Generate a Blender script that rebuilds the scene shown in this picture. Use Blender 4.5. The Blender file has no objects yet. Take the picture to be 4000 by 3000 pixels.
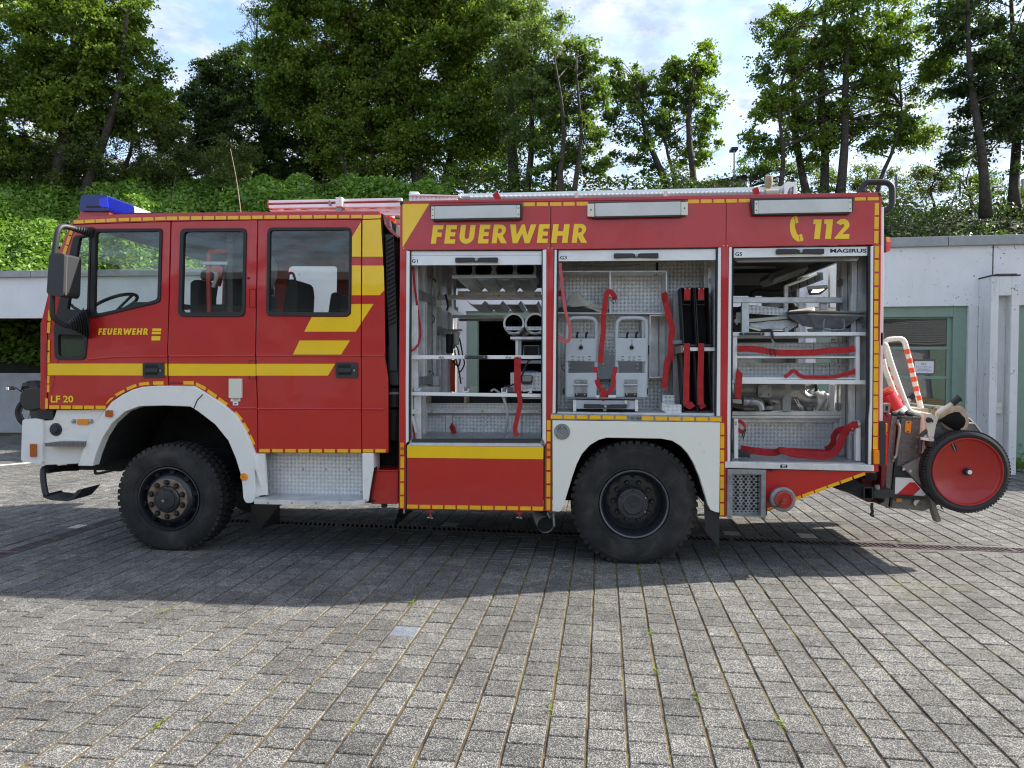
import bpy, math, random
import numpy as np
from mathutils import Vector, Matrix
from mathutils.geometry import tessellate_polygon
random.seed(7); rng = np.random.default_rng(11)
S = bpy.context.scene; COL = S.collection
R = math.radians; PI = math.pi

# ------------------------------------------------------------------ camera
D = 6.08; H = 1.69; F = 2800.0
YAW = R(4.95); PITCH = math.atan(75 / F); ROLL = 0.0025
CAM = Vector((0, -D, H))
f0 = Vector((-math.sin(YAW) * math.cos(PITCH), math.cos(YAW) * math.cos(PITCH), -math.sin(PITCH)))
r0 = Vector((math.cos(YAW), math.sin(YAW), 0)); u0 = r0.cross(f0)
rr = r0 * math.cos(ROLL) + u0 * math.sin(ROLL); uu = u0 * math.cos(ROLL) - r0 * math.sin(ROLL)
cd = bpy.data.cameras.new('camera'); cam = bpy.data.objects.new('camera', cd); COL.objects.link(cam)
m = Matrix.Identity(4)
for i in range(3):
    m[i][0] = rr[i]; m[i][1] = uu[i]; m[i][2] = -f0[i]; m[i][3] = CAM[i]
cam.matrix_world = m
cd.sensor_width = 36; cd.lens = 36 * F / 4000; cd.clip_start = 0.05; cd.clip_end = 2000
S.camera = cam
# ------------------------------------------------------------------ sky, sun, exposure
SUN_AZ = R(16.5); SUN_EL = R(35.3)          # azimuth from +X towards +Y
w = bpy.data.worlds.new("World"); S.world = w; w.use_nodes = True
nt = w.node_tree; nt.nodes.clear()
def N(nt, t, **k):
    n = nt.nodes.new(t)
    for a, b in k.items():
        if a == 'inp':
            for i, v in b.items(): n.inputs[i].default_value = v
        else: setattr(n, a, b)
    return n
out = N(nt, 'ShaderNodeOutputWorld'); bg = N(nt, 'ShaderNodeBackground'); bg.inputs[1].default_value = 0.135
sky = N(nt, 'ShaderNodeTexSky', sky_type='NISHITA', sun_disc=False, sun_elevation=SUN_EL, sun_rotation=PI / 2 - SUN_AZ,
        air_density=1.0, dust_density=1.2, ozone_density=1.2)
tc = N(nt, 'ShaderNodeTexCoord')
# clouds: a broken layer laid out on a plane overhead
sep = N(nt, 'ShaderNodeSeparateXYZ'); nt.links.new(tc.outputs['Generated'], sep.inputs[0])
mz = N(nt, 'ShaderNodeMath', operation='MAXIMUM', inp={1: 0.0}); nt.links.new(sep.outputs[2], mz.inputs[0])
az = N(nt, 'ShaderNodeMath', operation='ADD', inp={1: 0.16}); nt.links.new(mz.outputs[0], az.inputs[0])
dx = N(nt, 'ShaderNodeMath', operation='DIVIDE'); dy = N(nt, 'ShaderNodeMath', operation='DIVIDE')
nt.links.new(sep.outputs[0], dx.inputs[0]); nt.links.new(az.outputs[0], dx.inputs[1])
nt.links.new(sep.outputs[1], dy.inputs[0]); nt.links.new(az.outputs[0], dy.inputs[1])
cx = N(nt, 'ShaderNodeCombineXYZ'); nt.links.new(dx.outputs[0], cx.inputs[0]); nt.links.new(dy.outputs[0], cx.inputs[1])
n1 = N(nt, 'ShaderNodeTexNoise', inp={'Scale': 6.5, 'Detail': 6.0, 'Roughness': 0.52, 'Distortion': 0.25}); nt.links.new(cx.outputs[0], n1.inputs['Vector'])
n2 = N(nt, 'ShaderNodeTexNoise', inp={'Scale': 1.1, 'Detail': 2.0}); nt.links.new(cx.outputs[0], n2.inputs['Vector'])
ad = N(nt, 'ShaderNodeMath', operation='MULTIPLY_ADD', inp={1: 0.75}); nt.links.new(n2.outputs[0], ad.inputs[0]); nt.links.new(n1.outputs[0], ad.inputs[2])
cr = N(nt, 'ShaderNodeValToRGB'); cr.color_ramp.elements[0].position = 0.70; cr.color_ramp.elements[1].position = 0.97
cr.color_ramp.elements[0].color = (0.08, 0.08, 0.08, 1); cr.color_ramp.elements[1].color = (0.93, 0.93, 0.93, 1)
nt.links.new(ad.outputs[0], cr.inputs[0])
mx = N(nt, 'ShaderNodeMix', data_type='RGBA'); nt.links.new(cr.outputs[0], mx.inputs[0])
nt.links.new(sky.outputs[0], mx.inputs[6])
n3 = N(nt, 'ShaderNodeTexNoise', inp={'Scale': 9.0, 'Detail': 5.0, 'Roughness': .6}); nt.links.new(cx.outputs[0], n3.inputs['Vector'])
cr3 = N(nt, 'ShaderNodeValToRGB'); cr3.color_ramp.elements[0].position = .40; cr3.color_ramp.elements[1].position = .60
cr3.color_ramp.elements[0].color = (1.62, 1.9, 2.35, 1); cr3.color_ramp.elements[1].color = (2.75, 2.9, 3.15, 1)
nt.links.new(n3.outputs[0], cr3.inputs[0]); nt.links.new(cr3.outputs[0], mx.inputs[7])
nt.links.new(mx.outputs[2], bg.inputs[0]); nt.links.new(bg.outputs[0], out.inputs[0])
sd = bpy.data.lights.new('sun', 'SUN'); sd.energy = 3.6; sd.angle = R(0.53); sd.color = (1, 0.93, 0.82)
so = bpy.data.objects.new('sun', sd); COL.objects.link(so)
sdir = Vector((math.cos(SUN_EL) * math.cos(SUN_AZ), math.cos(SUN_EL) * math.sin(SUN_AZ), math.sin(SUN_EL)))
so.rotation_euler = sdir.to_track_quat('Z', 'Y').to_euler(); so.location = (20, 6, 20)
S.view_settings.view_transform = 'Standard'; S.view_settings.look = 'None'; S.view_settings.gamma = 1
S.view_settings.use_curve_mapping = False; S.view_settings.exposure = 1.5
S.render.engine = 'CYCLES'
S.cycles.max_bounces = 8; S.cycles.filter_width = 1.15; S.cycles.transparent_max_bounces = 16

# ------------------------------------------------------------------ photo measurement helpers
CR = {'P': (0, 0, 1.0), 'Z1': (0, 700, 2.212), 'Z2': (0, 1350, 1.952), 'Z3': (900, 700, 2.2125), 'Z4': (900, 1350, 2.07375),
      'Z5': (1540, 900, 2.7656), 'Z6': (1540, 1400, 2.2125), 'Z7': (2140, 900, 2.074), 'Z8': (2780, 900, 2.074),
      'W1': (2100, 1600, 2.5525), 'W2': (2750, 1600, 2.765), 'W3': (3350, 1250, 1.952), 'W4': (3350, 650, 2.369),
      'W5': (1500, 650, 2.212), 'W6': (2400, 650, 2.1067), 'PU': (2800, 1480, 2.54), 'W7': (3350, 1500, 1.73)}
def c(cr, x, y):
    o = CR[cr]; return (o[0] + x / o[2], o[1] + y / o[2])
def ray(px, py):
    return f0 * F + rr * (px - 2000) - uu * (py - 1500)
def P(px, py, Y):
    d = ray(px, py); t = (Y - CAM.y) / d.y; return CAM + d * t
def Q(cr, x, y, Y): return P(*c(cr, x, y), Y)
def G(px, py, z=0.0):
    d = ray(px, py); t = (z - CAM.z) / d.z; return CAM + d * t
def K(px, py, dep):                      # point seen at photo px,py at a depth along the view
    d = ray(px, py) / F; return CAM + d * dep
def KC(rx, dep, z):                      # sideways / depth from the camera, height
    p = CAM + r0 * rx + Vector((-math.sin(YAW), math.cos(YAW), 0)) * dep; return Vector((p.x, p.y, z))

# ------------------------------------------------------------------ mesh builder
class MB:
    def __init__(s): s.v = []; s.f = []
    def add(s, vs, fs):
        n = len(s.v); s.v += [tuple(v) for v in vs]; s.f += [tuple(i + n for i in f) for f in fs]; return s
    def box(s, x0, x1, y0, y1, z0, z1):
        if x0 > x1: x0, x1 = x1, x0
        if y0 > y1: y0, y1 = y1, y0
        if z0 > z1: z0, z1 = z1, z0
        v = [(x, y, z) for x in (x0, x1) for y in (y0, y1) for z in (z0, z1)]
        return s.add(v, [(0, 1, 3, 2), (4, 6, 7, 5), (0, 4, 5, 1), (2, 3, 7, 6), (0, 2, 6, 4), (1, 5, 7, 3)])
    def prism(s, pts, y0, y1, holes=()):
        """pts: (x,z) outline, extruded from y0 (front) to y1; holes: inner outlines"""
        def ccw(p): return sum(p[i][0] * p[(i + 1) % len(p)][1] - p[(i + 1) % len(p)][0] * p[i][1] for i in range(len(p))) > 0
        pts = list(pts)
        if not ccw(pts): pts.reverse()
        loops = [pts]
        for h in holes:
            h = list(h)
            if ccw(h): h.reverse()
            loops.append(h)
        allp = [p for l in loops for p in l]; n = len(allp); tri = None
        if holes or len(pts) > 4:
            tri = tessellate_polygon([[Vector((p[0], p[1], 0)) for p in l] for l in loops])
        vs = [(p[0], y0, p[1]) for p in allp] + [(p[0], y1, p[1]) for p in allp]; fs = []
        if tri:
            for t in tri:
                a, b, cc = t
                ar = (allp[b][0] - allp[a][0]) * (allp[cc][1] - allp[a][1]) - (allp[cc][0] - allp[a][0]) * (allp[b][1] - allp[a][1])
                if ar < 0: b, cc = cc, b
                if y0 < y1: fs += [(a, b, cc), (a + n, cc + n, b + n)]
                else: fs += [(a, cc, b), (a + n, b + n, cc + n)]
        else:
            i = tuple(range(n)); j = tuple(k + n for k in reversed(range(n)))
            fs += [i, j] if y0 < y1 else [tuple(reversed(i)), tuple(reversed(j))]
        k = 0
        for l in loops:
            for i in range(len(l)):
                a = k + i; b = k + (i + 1) % len(l)
                fs.append((a, a + n, b + n, b) if y0 < y1 else (a, b, b + n, a + n))
            k += len(l)
        return s.add(vs, fs)
    def tube(s, path, r, n=10, cap=True, closed=False):
        path = [Vector(p) for p in path]; m = len(path); rs = r if isinstance(r, (list, tuple)) else [r] * m
        up = None; rings = []
        for i, p in enumerate(path):
            if closed: t = path[(i + 1) % m] - path[i - 1]
            else: t = path[min(i + 1, m - 1)] - path[max(i - 1, 0)]
            t.normalize()
            if up is None:
                up = Vector((0, 0, 1)) if abs(t.z) < .9 else Vector((0, 1, 0))
            a = t.cross(up)
            if a.length < 1e-4: a = t.cross(Vector((1, 0, 0)))
            a.normalize(); b = a.cross(t); b.normalize(); up = b
            rings.append([p + (a * math.cos(2 * PI * k / n) + b * math.sin(2 * PI * k / n)) * rs[i] for k in range(n)])
        vs = [v for ring in rings for v in ring]; fs = []
        for i in range(m if closed else m - 1):
            j = (i + 1) % m
            for k in range(n):
                k2 = (k + 1) % n; fs.append((i * n + k, i * n + k2, j * n + k2, j * n + k))
        if cap and not closed:
            fs += [tuple(reversed(range(n))), tuple((m - 1) * n + k for k in range(n))]
        return s.add(vs, fs)
    def lathe(s, prof, centre, axis='Y', n=48, sweep=None):
        """prof: (radius, offset along axis)"""
        cx, cy, cz = centre; vs = []; m = len(prof)
        for k in range(n):
            a = 2 * PI * k / n
            for (rad, off) in prof:
                p, q = rad * math.cos(a), rad * math.sin(a)
                if axis == 'Y': vs.append((cx + p, cy + off, cz + q))
                elif axis == 'X': vs.append((cx + off, cy + p, cz + q))
                else: vs.append((cx + p, cy + q, cz + off))
        fs = []
        for k in range(n):
            k2 = (k + 1) % n
            for i in range(m - 1):
                fs.append((k * m + i, k2 * m + i, k2 * m + i + 1, k * m + i + 1))
        return s.add(vs, fs)
    def beam(s, a, b, w, h, up=(0, 0, 1)):
        a = Vector(a); b = Vector(b); t = (b - a).normalized(); u = Vector(up)
        sd = t.cross(u)
        if sd.length < 1e-4: sd = t.cross(Vector((1, 0, 0)))
        sd.normalize(); u = sd.cross(t)
        v = [p + sd * x * w / 2 + u * z * h / 2 for p in (a, b) for x, z in ((-1, -1), (1, -1), (1, 1), (-1, 1))]
        return s.add(v, [(3, 2, 1, 0), (4, 5, 6, 7), (0, 1, 5, 4), (1, 2, 6, 5), (2, 3, 7, 6), (3, 0, 4, 7)])
WO = {}
def obj(name, mb, mat, parent=None, smooth=False, bevel=0, label=None, kind=None):
    me = mb if isinstance(mb, bpy.types.Mesh) else bpy.data.meshes.new(name)
    if isinstance(mb, MB):
        me.from_pydata(mb.v, [], mb.f); me.update()
    o = bpy.data.objects.new(name, me); COL.objects.link(o)
    if mat is not None and not me.materials:
        for x in (mat if isinstance(mat, (list, tuple)) else [mat]): me.materials.append(x)
    if parent is not None:
        o.parent = parent; o.location = -WO.get(parent.name, Vector((0, 0, 0)))
    WO[o.name] = Vector((0, 0, 0))
    if smooth:
        for p in me.polygons: p.use_smooth = True
        if smooth != 'all': me.set_sharp_from_angle(angle=R(38))
    if bevel:
        b = o.modifiers.new('bevel', 'BEVEL'); b.width = bevel; b.segments = 2 if bevel < .015 else 3; b.limit_method = 'ANGLE'; b.angle_limit = R(40)
        b.harden_normals = False
    if label: o['label'] = label
    if kind: o['kind'] = kind
    return o
def tag(o, label, cat, group=None):
    o['label'] = label; o['category'] = cat
    if group: o['group'] = group
    return o
def thing(name, label, cat, loc=(0, 0, 0), group=None):
    o = bpy.data.objects.new(name, None); COL.objects.link(o); o.location = loc; o.empty_display_size = .2
    WO[o.name] = Vector(loc); return tag(o, label, cat, group)
def dup(o, off, label=None, group=None, parent=None):
    r = o.copy(); COL.objects.link(r)
    if parent is not None: r.parent = parent
    else: r.location = o.location + Vector(off)
    if label: r['label'] = label
    if group: r['group'] = group
    for ch in [x for x in bpy.data.objects if x.parent == o]: dup(ch, (0, 0, 0), parent=r)
    return r
# shapes in the plane of the picture crops
def pts(cr, l, Y):
    o = []
    for p in l:
        if isinstance(p[0], str): cr = p[0]; p = p[1:]
        q = Q(cr, p[0], p[1], Y); o.append((q.x, q.z))
    return o
def rnd(poly, r, seg=5):
    o = []; n = len(poly)
    for i in range(n):
        a = Vector(poly[i - 1]); b = Vector(poly[i]); cc = Vector(poly[(i + 1) % n])
        d1 = (a - b); d2 = (cc - b); rr_ = min(r, d1.length * .45, d2.length * .45)
        p = b + d1.normalized() * rr_; q = b + d2.normalized() * rr_
        for k in range(seg + 1):
            t = k / seg; o.append(tuple(p * (1 - t) ** 2 + b * 2 * t * (1 - t) + q * t * t))
    return o
def rect(cr, x0, y0, x1, y1): return [(x0, y0), (x1, y0), (x1, y1), (x0, y1)]
def pr(cr, l, Y, dep, holes=(), r=0, mb=None):
    p = pts(cr, l, Y)
    if r: p = rnd(p, r)
    return (mb or MB()).prism(p, Y, Y + dep, [pts(cr, h, Y) if not isinstance(h, tuple) else h[0] for h in holes])
def bx(cr, x0, y0, x1, y1, Y, dep, mb=None, r=0): return pr(cr, rect(cr, x0, y0, x1, y1), Y, dep, (), r, mb)
def path(cr, l, Y=None):
    return [Q(cr, p[0], p[1], p[2] if len(p) > 2 else Y) for p in l]
def smoothpath(p, k=4, closed=False):
    p = [Vector(q) for q in p]; o = []; n = len(p)
    for i in range(n if closed else n - 1):
        if closed: a, b, cc, d = p[i - 1], p[i], p[(i + 1) % n], p[(i + 2) % n]
        else: a, b, cc, d = p[max(i - 1, 0)], p[i], p[i + 1], p[min(i + 2, n - 1)]
        for j in range(k):
            t = j / k
            o.append(0.5 * ((2 * b) + (cc - a) * t + (2 * a - 5 * b + 4 * cc - d) * t * t + (3 * b - 3 * cc + d - a) * t ** 3))
    if not closed: o.append(p[-1])
    return o
def ribbon(cr, l, wid, Y, th=.003, smooth=3, mb=None):
    """strap seen broadside: centre line l (x, y[, Y]), width in metres"""
    c3 = smoothpath([Q(cr, p[0], p[1], p[2] if len(p) > 2 else Y) for p in l], smooth) if smooth else [Q(cr, p[0], p[1], p[2] if len(p) > 2 else Y) for p in l]
    vs = []; n = len(c3)
    for i, p in enumerate(c3):
        t = c3[min(i + 1, n - 1)] - c3[max(i - 1, 0)]; s = Vector((-t.z, 0, t.x))
        if s.length < 1e-6: s = Vector((1, 0, 0))
        s.normalize(); s *= wid / 2
        vs += [p - s, p + s, p + s + Vector((0, th, 0)), p - s + Vector((0, th, 0))]
    fs = [(0, 1, 2, 3), (4 * n - 1, 4 * n - 2, 4 * n - 3, 4 * n - 4)]
    for i in range(n - 1):
        for k in range(4):
            a = i * 4 + k; b = i * 4 + (k + 1) % 4; fs.append((a, a + 4, b + 4, b))
    return (mb or MB()).add(vs, fs)

# ------------------------------------------------------------------ materials
MT = {}
def mat(name, col, rough=.5, metal=0, coat=0, spec=.5, bump=0, bscale=40, var=0, vscale=6, emis=None, dirt=None):
    m = bpy.data.materials.new(name); m.use_nodes = True; nt = m.node_tree; b = nt.nodes['Principled BSDF']
    b.inputs['Base Color'].default_value = (*col, 1); b.inputs['Roughness'].default_value = rough; b.inputs['Metallic'].default_value = metal
    b.inputs['Coat Weight'].default_value = coat; b.inputs['Coat Roughness'].default_value = .06; b.inputs['Specular IOR Level'].default_value = spec
    t = N(nt, 'ShaderNodeTexCoord'); L = nt.links.new
    src = None
    if var:
        n = N(nt, 'ShaderNodeTexNoise', inp={'Scale': vscale, 'Detail': 6, 'Roughness': .62}); L(t.outputs['Object'], n.inputs['Vector'])
        r = N(nt, 'ShaderNodeMapRange', inp={'From Min': .3, 'From Max': .7, 'To Min': 1 - var, 'To Max': 1 + var * .6}); L(n.outputs[0], r.inputs[0])
        mm = N(nt, 'ShaderNodeMix', data_type='RGBA', blend_type='MULTIPLY', inp={0: 1.0}); mm.inputs[6].default_value = (*col, 1)
        cc = N(nt, 'ShaderNodeCombineColor'); [L(r.outputs[0], cc.inputs[i]) for i in range(3)]; L(cc.outputs[0], mm.inputs[7]); src = mm.outputs[2]
        rr_ = N(nt, 'ShaderNodeMapRange', inp={'From Min': .3, 'From Max': .7, 'To Min': min(1, rough * 1.35), 'To Max': rough * .75}); L(n.outputs[0], rr_.inputs[0]); L(rr_.outputs[0], b.inputs['Roughness'])
    if dirt:
        dc, amt, ds = dirt
        n = N(nt, 'ShaderNodeTexNoise', inp={'Scale': ds, 'Detail': 9, 'Roughness': .72, 'Distortion': .4}); L(t.outputs['Object'], n.inputs['Vector'])
        r = N(nt, 'ShaderNodeMapRange', inp={'From Min': .62 - amt * .35, 'From Max': .78 - amt * .2, 'To Min': 0, 'To Max': min(1, .35 + amt)}); L(n.outputs[0], r.inputs[0])
        mm = N(nt, 'ShaderNodeMix', data_type='RGBA'); L(r.outputs[0], mm.inputs[0]); mm.inputs[7].default_value = (*dc, 1)
        if src: L(src, mm.inputs[6])
        else: mm.inputs[6].default_value = (*col, 1)
        src = mm.outputs[2]
    if src: L(src, b.inputs['Base Color'])
    if bump:
        n = N(nt, 'ShaderNodeTexNoise', inp={'Scale': bscale, 'Detail': 5}); L(t.outputs['Object'], n.inputs['Vector'])
        bb = N(nt, 'ShaderNodeBump', inp={'Strength': bump, 'Distance': .004}); L(n.outputs[0], bb.inputs['Height']); L(bb.outputs[0], b.inputs['Normal'])
    if emis: b.inputs['Emission Color'].default_value = (*emis[0], 1); b.inputs['Emission Strength'].default_value = emis[1]
    MT[name] = m; return m
def paint(name, col):
    # gloss paint, orange peel and slight panel waviness so that reflections break up
    m = mat(name, col, .38, coat=.75, spec=.3, var=.05, vscale=3)
    nt = m.node_tree; b = nt.nodes['Principled BSDF']; L = nt.links.new
    t = N(nt, 'ShaderNodeTexCoord'); n = N(nt, 'ShaderNodeTexNoise', inp={'Scale': 1.7, 'Detail': 1.5}); L(t.outputs['Object'], n.inputs['Vector'])
    bb = N(nt, 'ShaderNodeBump', inp={'Strength': .55, 'Distance': .035}); L(n.outputs[0], bb.inputs['Height']); L(bb.outputs[0], b.inputs['Coat Normal'])
    return m
paint('red', (.49, .016, .015)); paint('yellow', (.92, .58, .004)); paint('cream', (.72, .71, .65))
mat('reflex', (.92, .48, .002), .38, coat=.3, var=.1, vscale=30, dirt=((.3, .2, .05), .05, 18))
mat('letter', (.95, .64, .012), .4, coat=.15)
mat('ink', (.02, .02, .022), .5)
mat('fender', (.82, .81, .77), .45, bump=.25, bscale=90, var=.04, dirt=((.42, .38, .3), .10, 7))
mat('whitepaint', (.80, .81, .81), .35, coat=.3, var=.05, dirt=((.35, .33, .3), .08, 9))
mat('rubber', (.016, .017, .019), .55, bump=.1)
mat('plastic', (.03, .032, .036), .5, bump=.25, bscale=140)
mat('greyplastic', (.09, .095, .10), .5, bump=.1)
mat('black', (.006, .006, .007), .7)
mat('undercarriage', (.012, .012, .012), .9, var=.5)
mat('tyre', (.021, .020, .0195), .82, bump=.4, bscale=60, var=.35, vscale=5, dirt=((.075, .062, .05), .3, 5))
mat('rim', (.022, .025, .031), .38, coat=.25, var=.3, vscale=14, dirt=((.09, .075, .06), .12, 10))
mat('rust', (.26, .20, .15), .65, metal=.3, var=.35, vscale=25, dirt=((.13, .045, .015), .38, 16))
mat('nut', (.05, .042, .038), .5, metal=.6)
mat('alu', (.74, .75, .76), .40, metal=.45, var=.22, vscale=9, dirt=((.3, .3, .29), .12, 14))
mat('aluw', (.82, .83, .83), .38, metal=.25, var=.05)
mat('aludark', (.30, .305, .31), .42, metal=.6, var=.25, vscale=6)
mat('steel', (.40, .41, .42), .32, metal=.9, var=.15)
mat('galva', (.30, .315, .325), .5, metal=.55, var=.3, vscale=12, dirt=((.16, .16, .16), .3, 10))
mat('carriergrey', (.46, .50, .54), .42, var=.05, coat=.15)
mat('strap', (.40, .016, .018), .75, bump=.5, bscale=220, var=.12, vscale=20)
mat('strapold', (.50, .10, .11), .8, bump=.4, bscale=200)
mat('orangelens', (.86, .26, .01), .2, coat=.6, bump=.3, bscale=160)
mat('amber', (.42, .10, .01), .25, coat=.5, bump=.3, bscale=160)
mat('redlens', (.72, .008, .015), .2, coat=.6, bump=.3, bscale=160)
mat('lampglass', (.62, .62, .60), .3, coat=.4, var=.12, vscale=4)
mat('ivory', (.72, .72, .62), .4)
mat('headlining', (.045, .047, .05), .85, var=.1)
mat('seat', (.025, .026, .028), .8, bump=.2)
mat('redtube', (.42, .03, .02), .4, coat=.4)
mat('tankgrey', (.55, .56, .55), .5)
mat('wood', (.34, .27, .19), .7, var=.2, vscale=20)
mat('hullgrey', (.36, .38, .39), .5)
mat('exhaust', (.42, .38, .33), .5, metal=.3, dirt=((.10, .05, .03), .3, 12))
mat('burgundy', (.20, .012, .02), .38, bump=.8, bscale=9, coat=.3)
mat('orangeplastic', (.85, .10, .01), .4)
mat('whitesign', (.78, .78, .76), .45, dirt=((.25, .22, .18), .12, 8))
mat('redsign', (.60, .015, .02), .35, dirt=((.35, .3, .3), .10, 14))
mat('canvas', (.42, .34, .25), .85, bump=1.0, bscale=12, dirt=((.16, .09, .045), .35, 7))
mat('tube_white', (.80, .75, .68), .5, dirt=((.3, .14, .06), .22, 22))
mat('orange_band', (.85, .09, .03), .45, dirt=((.6, .3, .2), .08, 30))
mat('cream_steel', (.60, .58, .50), .5, dirt=((.22, .10, .04), .22, 12))
mat('rusty_grey', (.24, .235, .22), .6, metal=.3, dirt=((.16, .065, .02), .42, 6))
mat('paper', (.78, .79, .82), .6)
mat('sheet', (.55, .53, .45), .6, bump=1.0, bscale=22, var=.12)
def glass(name, tint, refl=.9, base=.042):
    m = bpy.data.materials.new(name); m.use_nodes = True; nt = m.node_tree; nt.nodes.clear(); L = nt.links.new
    o = N(nt, 'ShaderNodeOutputMaterial'); t = N(nt, 'ShaderNodeBsdfTransparent'); t.inputs[0].default_value = (*tint, 1)
    g = N(nt, 'ShaderNodeBsdfGlossy'); g.inputs['Roughness'].default_value = .015; g.inputs[0].default_value = (refl, refl, refl, 1)
    fw = N(nt, 'ShaderNodeLayerWeight', inp={'Blend': .5}); x = N(nt, 'ShaderNodeMixShader')
    p5 = N(nt, 'ShaderNodeMath', operation='POWER', inp={1: 5.0}); L(fw.outputs['Facing'], p5.inputs[0])
    lw = N(nt, 'ShaderNodeMath', operation='MULTIPLY_ADD', inp={1: 1 - base, 2: base}); L(p5.outputs[0], lw.inputs[0])
    tcx = N(nt, 'ShaderNodeTexCoord'); nn = N(nt, 'ShaderNodeTexNoise', inp={'Scale': .9, 'Detail': 0}); L(tcx.outputs['Object'], nn.inputs['Vector'])
    bb = N(nt, 'ShaderNodeBump', inp={'Strength': .5, 'Distance': .02}); L(nn.outputs[0], bb.inputs['Height']); L(bb.outputs[0], g.inputs['Normal'])
    L(lw.outputs[0], x.inputs[0]); L(t.outputs[0], x.inputs[1]); L(g.outputs[0], x.inputs[2])
    L(x.outputs[0], o.inputs[0]); MT[name] = m; return m
glass('cabglass', (.93, .955, .94)); glass('darkglass', (.30, .32, .33)); glass('doorglass', (.36, .37, .42), .9, .24); glass('dimglass', (.3, .31, .32)); glass('blueglass', (.03, .06, .75))
mat('mirror', (.16, .17, .19), .05, metal=1)
mat('bluelens', (.003, .006, .16), .2, coat=.45, spec=.3)
mat('bluelit', (.008, .03, .85), .3, coat=.2)

def tread(name, col, rough, plane, metal=.8, scale=.034, strength=1.0):
    """checker plate: short raised bars, alternately turned, as relief and lighter-coloured tops"""
    m = mat(name, col, rough, metal=metal, var=.14, vscale=7, dirt=((.2, .2, .2), .10, 9)); nt = m.node_tree; L = nt.links.new
    b = nt.nodes['Principled BSDF']; t = N(nt, 'ShaderNodeTexCoord'); s = N(nt, 'ShaderNodeSeparateXYZ'); L(t.outputs['Object'], s.inputs[0])
    def M(op, a, b_=0.0, c_=None):
        n = N(nt, 'ShaderNodeMath', operation=op)
        for i, v in enumerate((a, b_, c_)):
            if v is None: continue
            if isinstance(v, (int, float)): n.inputs[i].default_value = v
            else: L(v, n.inputs[i])
        return n.outputs[0]
    ax = {'xz': (0, 2), 'xy': (0, 1), 'yz': (1, 2)}[plane]
    u = M('DIVIDE', s.outputs[ax[0]], scale); v = M('DIVIDE', s.outputs[ax[1]], scale)
    fu = M('FLOOR', u); fv = M('FLOOR', v); par = M('FLOORED_MODULO', M('ADD', fu, fv), 2.0)
    lu = M('SUBTRACT', M('SUBTRACT', u, fu), .5); lv = M('SUBTRACT', M('SUBTRACT', v, fv), .5)
    sg = M('MULTIPLY_ADD', par, 2.0, -1.0); lv = M('MULTIPLY', lv, sg)
    a = M('MULTIPLY', M('ADD', lu, lv), .7071); q = M('MULTIPLY', M('SUBTRACT', lu, lv), .7071)
    # two parallel bars per cell
    q2 = M('SUBTRACT', M('ABSOLUTE', q), .15)
    e = M('ADD', M('POWER', M('DIVIDE', M('ABSOLUTE', a), .42), 2.0), M('POWER', M('DIVIDE', M('ABSOLUTE', q2), .085), 2.0))
    hgt = M('SUBTRACT', 1.0, M('MINIMUM', e, 1.0))
    bb = N(nt, 'ShaderNodeBump', inp={'Strength': strength, 'Distance': .007}); L(hgt, bb.inputs['Height']); L(bb.outputs[0], b.inputs['Normal'])
    old = b.inputs['Base Color'].links[0].from_socket
    mm = N(nt, 'ShaderNodeMix', data_type='RGBA', inp={0: .5}); L(M('MULTIPLY', hgt, .26), mm.inputs[0]); L(old, mm.inputs[6]); mm.inputs[7].default_value = (.9, .9, .9, 1)
    L(mm.outputs[2], b.inputs['Base Color']); return m
tread('tread', (.76, .77, .78), .36, 'xz', metal=.35, strength=1.0); tread('tread_floor', (.48, .49, .5), .4, 'xy'); tread('tread_side', (.45, .46, .47), .4, 'yz')
tread('tread_dark', (.19, .18, .17), .42, 'xz', metal=.6, scale=.042); tread('tread_step', (.62, .63, .64), .4, 'xy', scale=.03)
M_ = MT
# ================================================================== THE SETTING
def nmath(nt, op, a, b=0.0, c_=None):
    n = N(nt, 'ShaderNodeMath', operation=op)
    for i, v in enumerate((a, b, c_)):
        if v is None: continue
        if isinstance(v, (int, float)): n.inputs[i].default_value = v
        else: nt.links.new(v, n.inputs[i])
    return n.outputs[0]
# --- ground sheet (joint filling, soil) far beyond everything
PD = YAW - R(7.3)                                        # paving runs slightly off the truck's square
e2 = Vector((-math.sin(PD), math.cos(PD), 0)); e1 = Vector((e2.y, -e2.x, 0)); SX = .181; SY = .178
def joint_mat():
    m = bpy.data.materials.new('joint_soil'); m.use_nodes = True; nt = m.node_tree; L = nt.links.new; b = nt.nodes['Principled BSDF']
    g = N(nt, 'ShaderNodeNewGeometry'); n = N(nt, 'ShaderNodeTexNoise', inp={'Scale': 2.6, 'Detail': 6, 'Roughness': .7}); L(g.outputs['Position'], n.inputs['Vector'])
    r = N(nt, 'ShaderNodeValToRGB'); e = r.color_ramp.elements; e[0].position = .38; e[0].color = (.035, .028, .02, 1); e[1].position = .66; e[1].color = (.17, .18, .03, 1)
    x = r.color_ramp.elements.new(.50); x.color = (.12, .082, .04, 1); x = r.color_ramp.elements.new(.58); x.color = (.14, .105, .04, 1)
    L(n.outputs[0], r.inputs[0]); L(r.outputs[0], b.inputs['Base Color']); b.inputs['Roughness'].default_value = .95; return m
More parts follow.
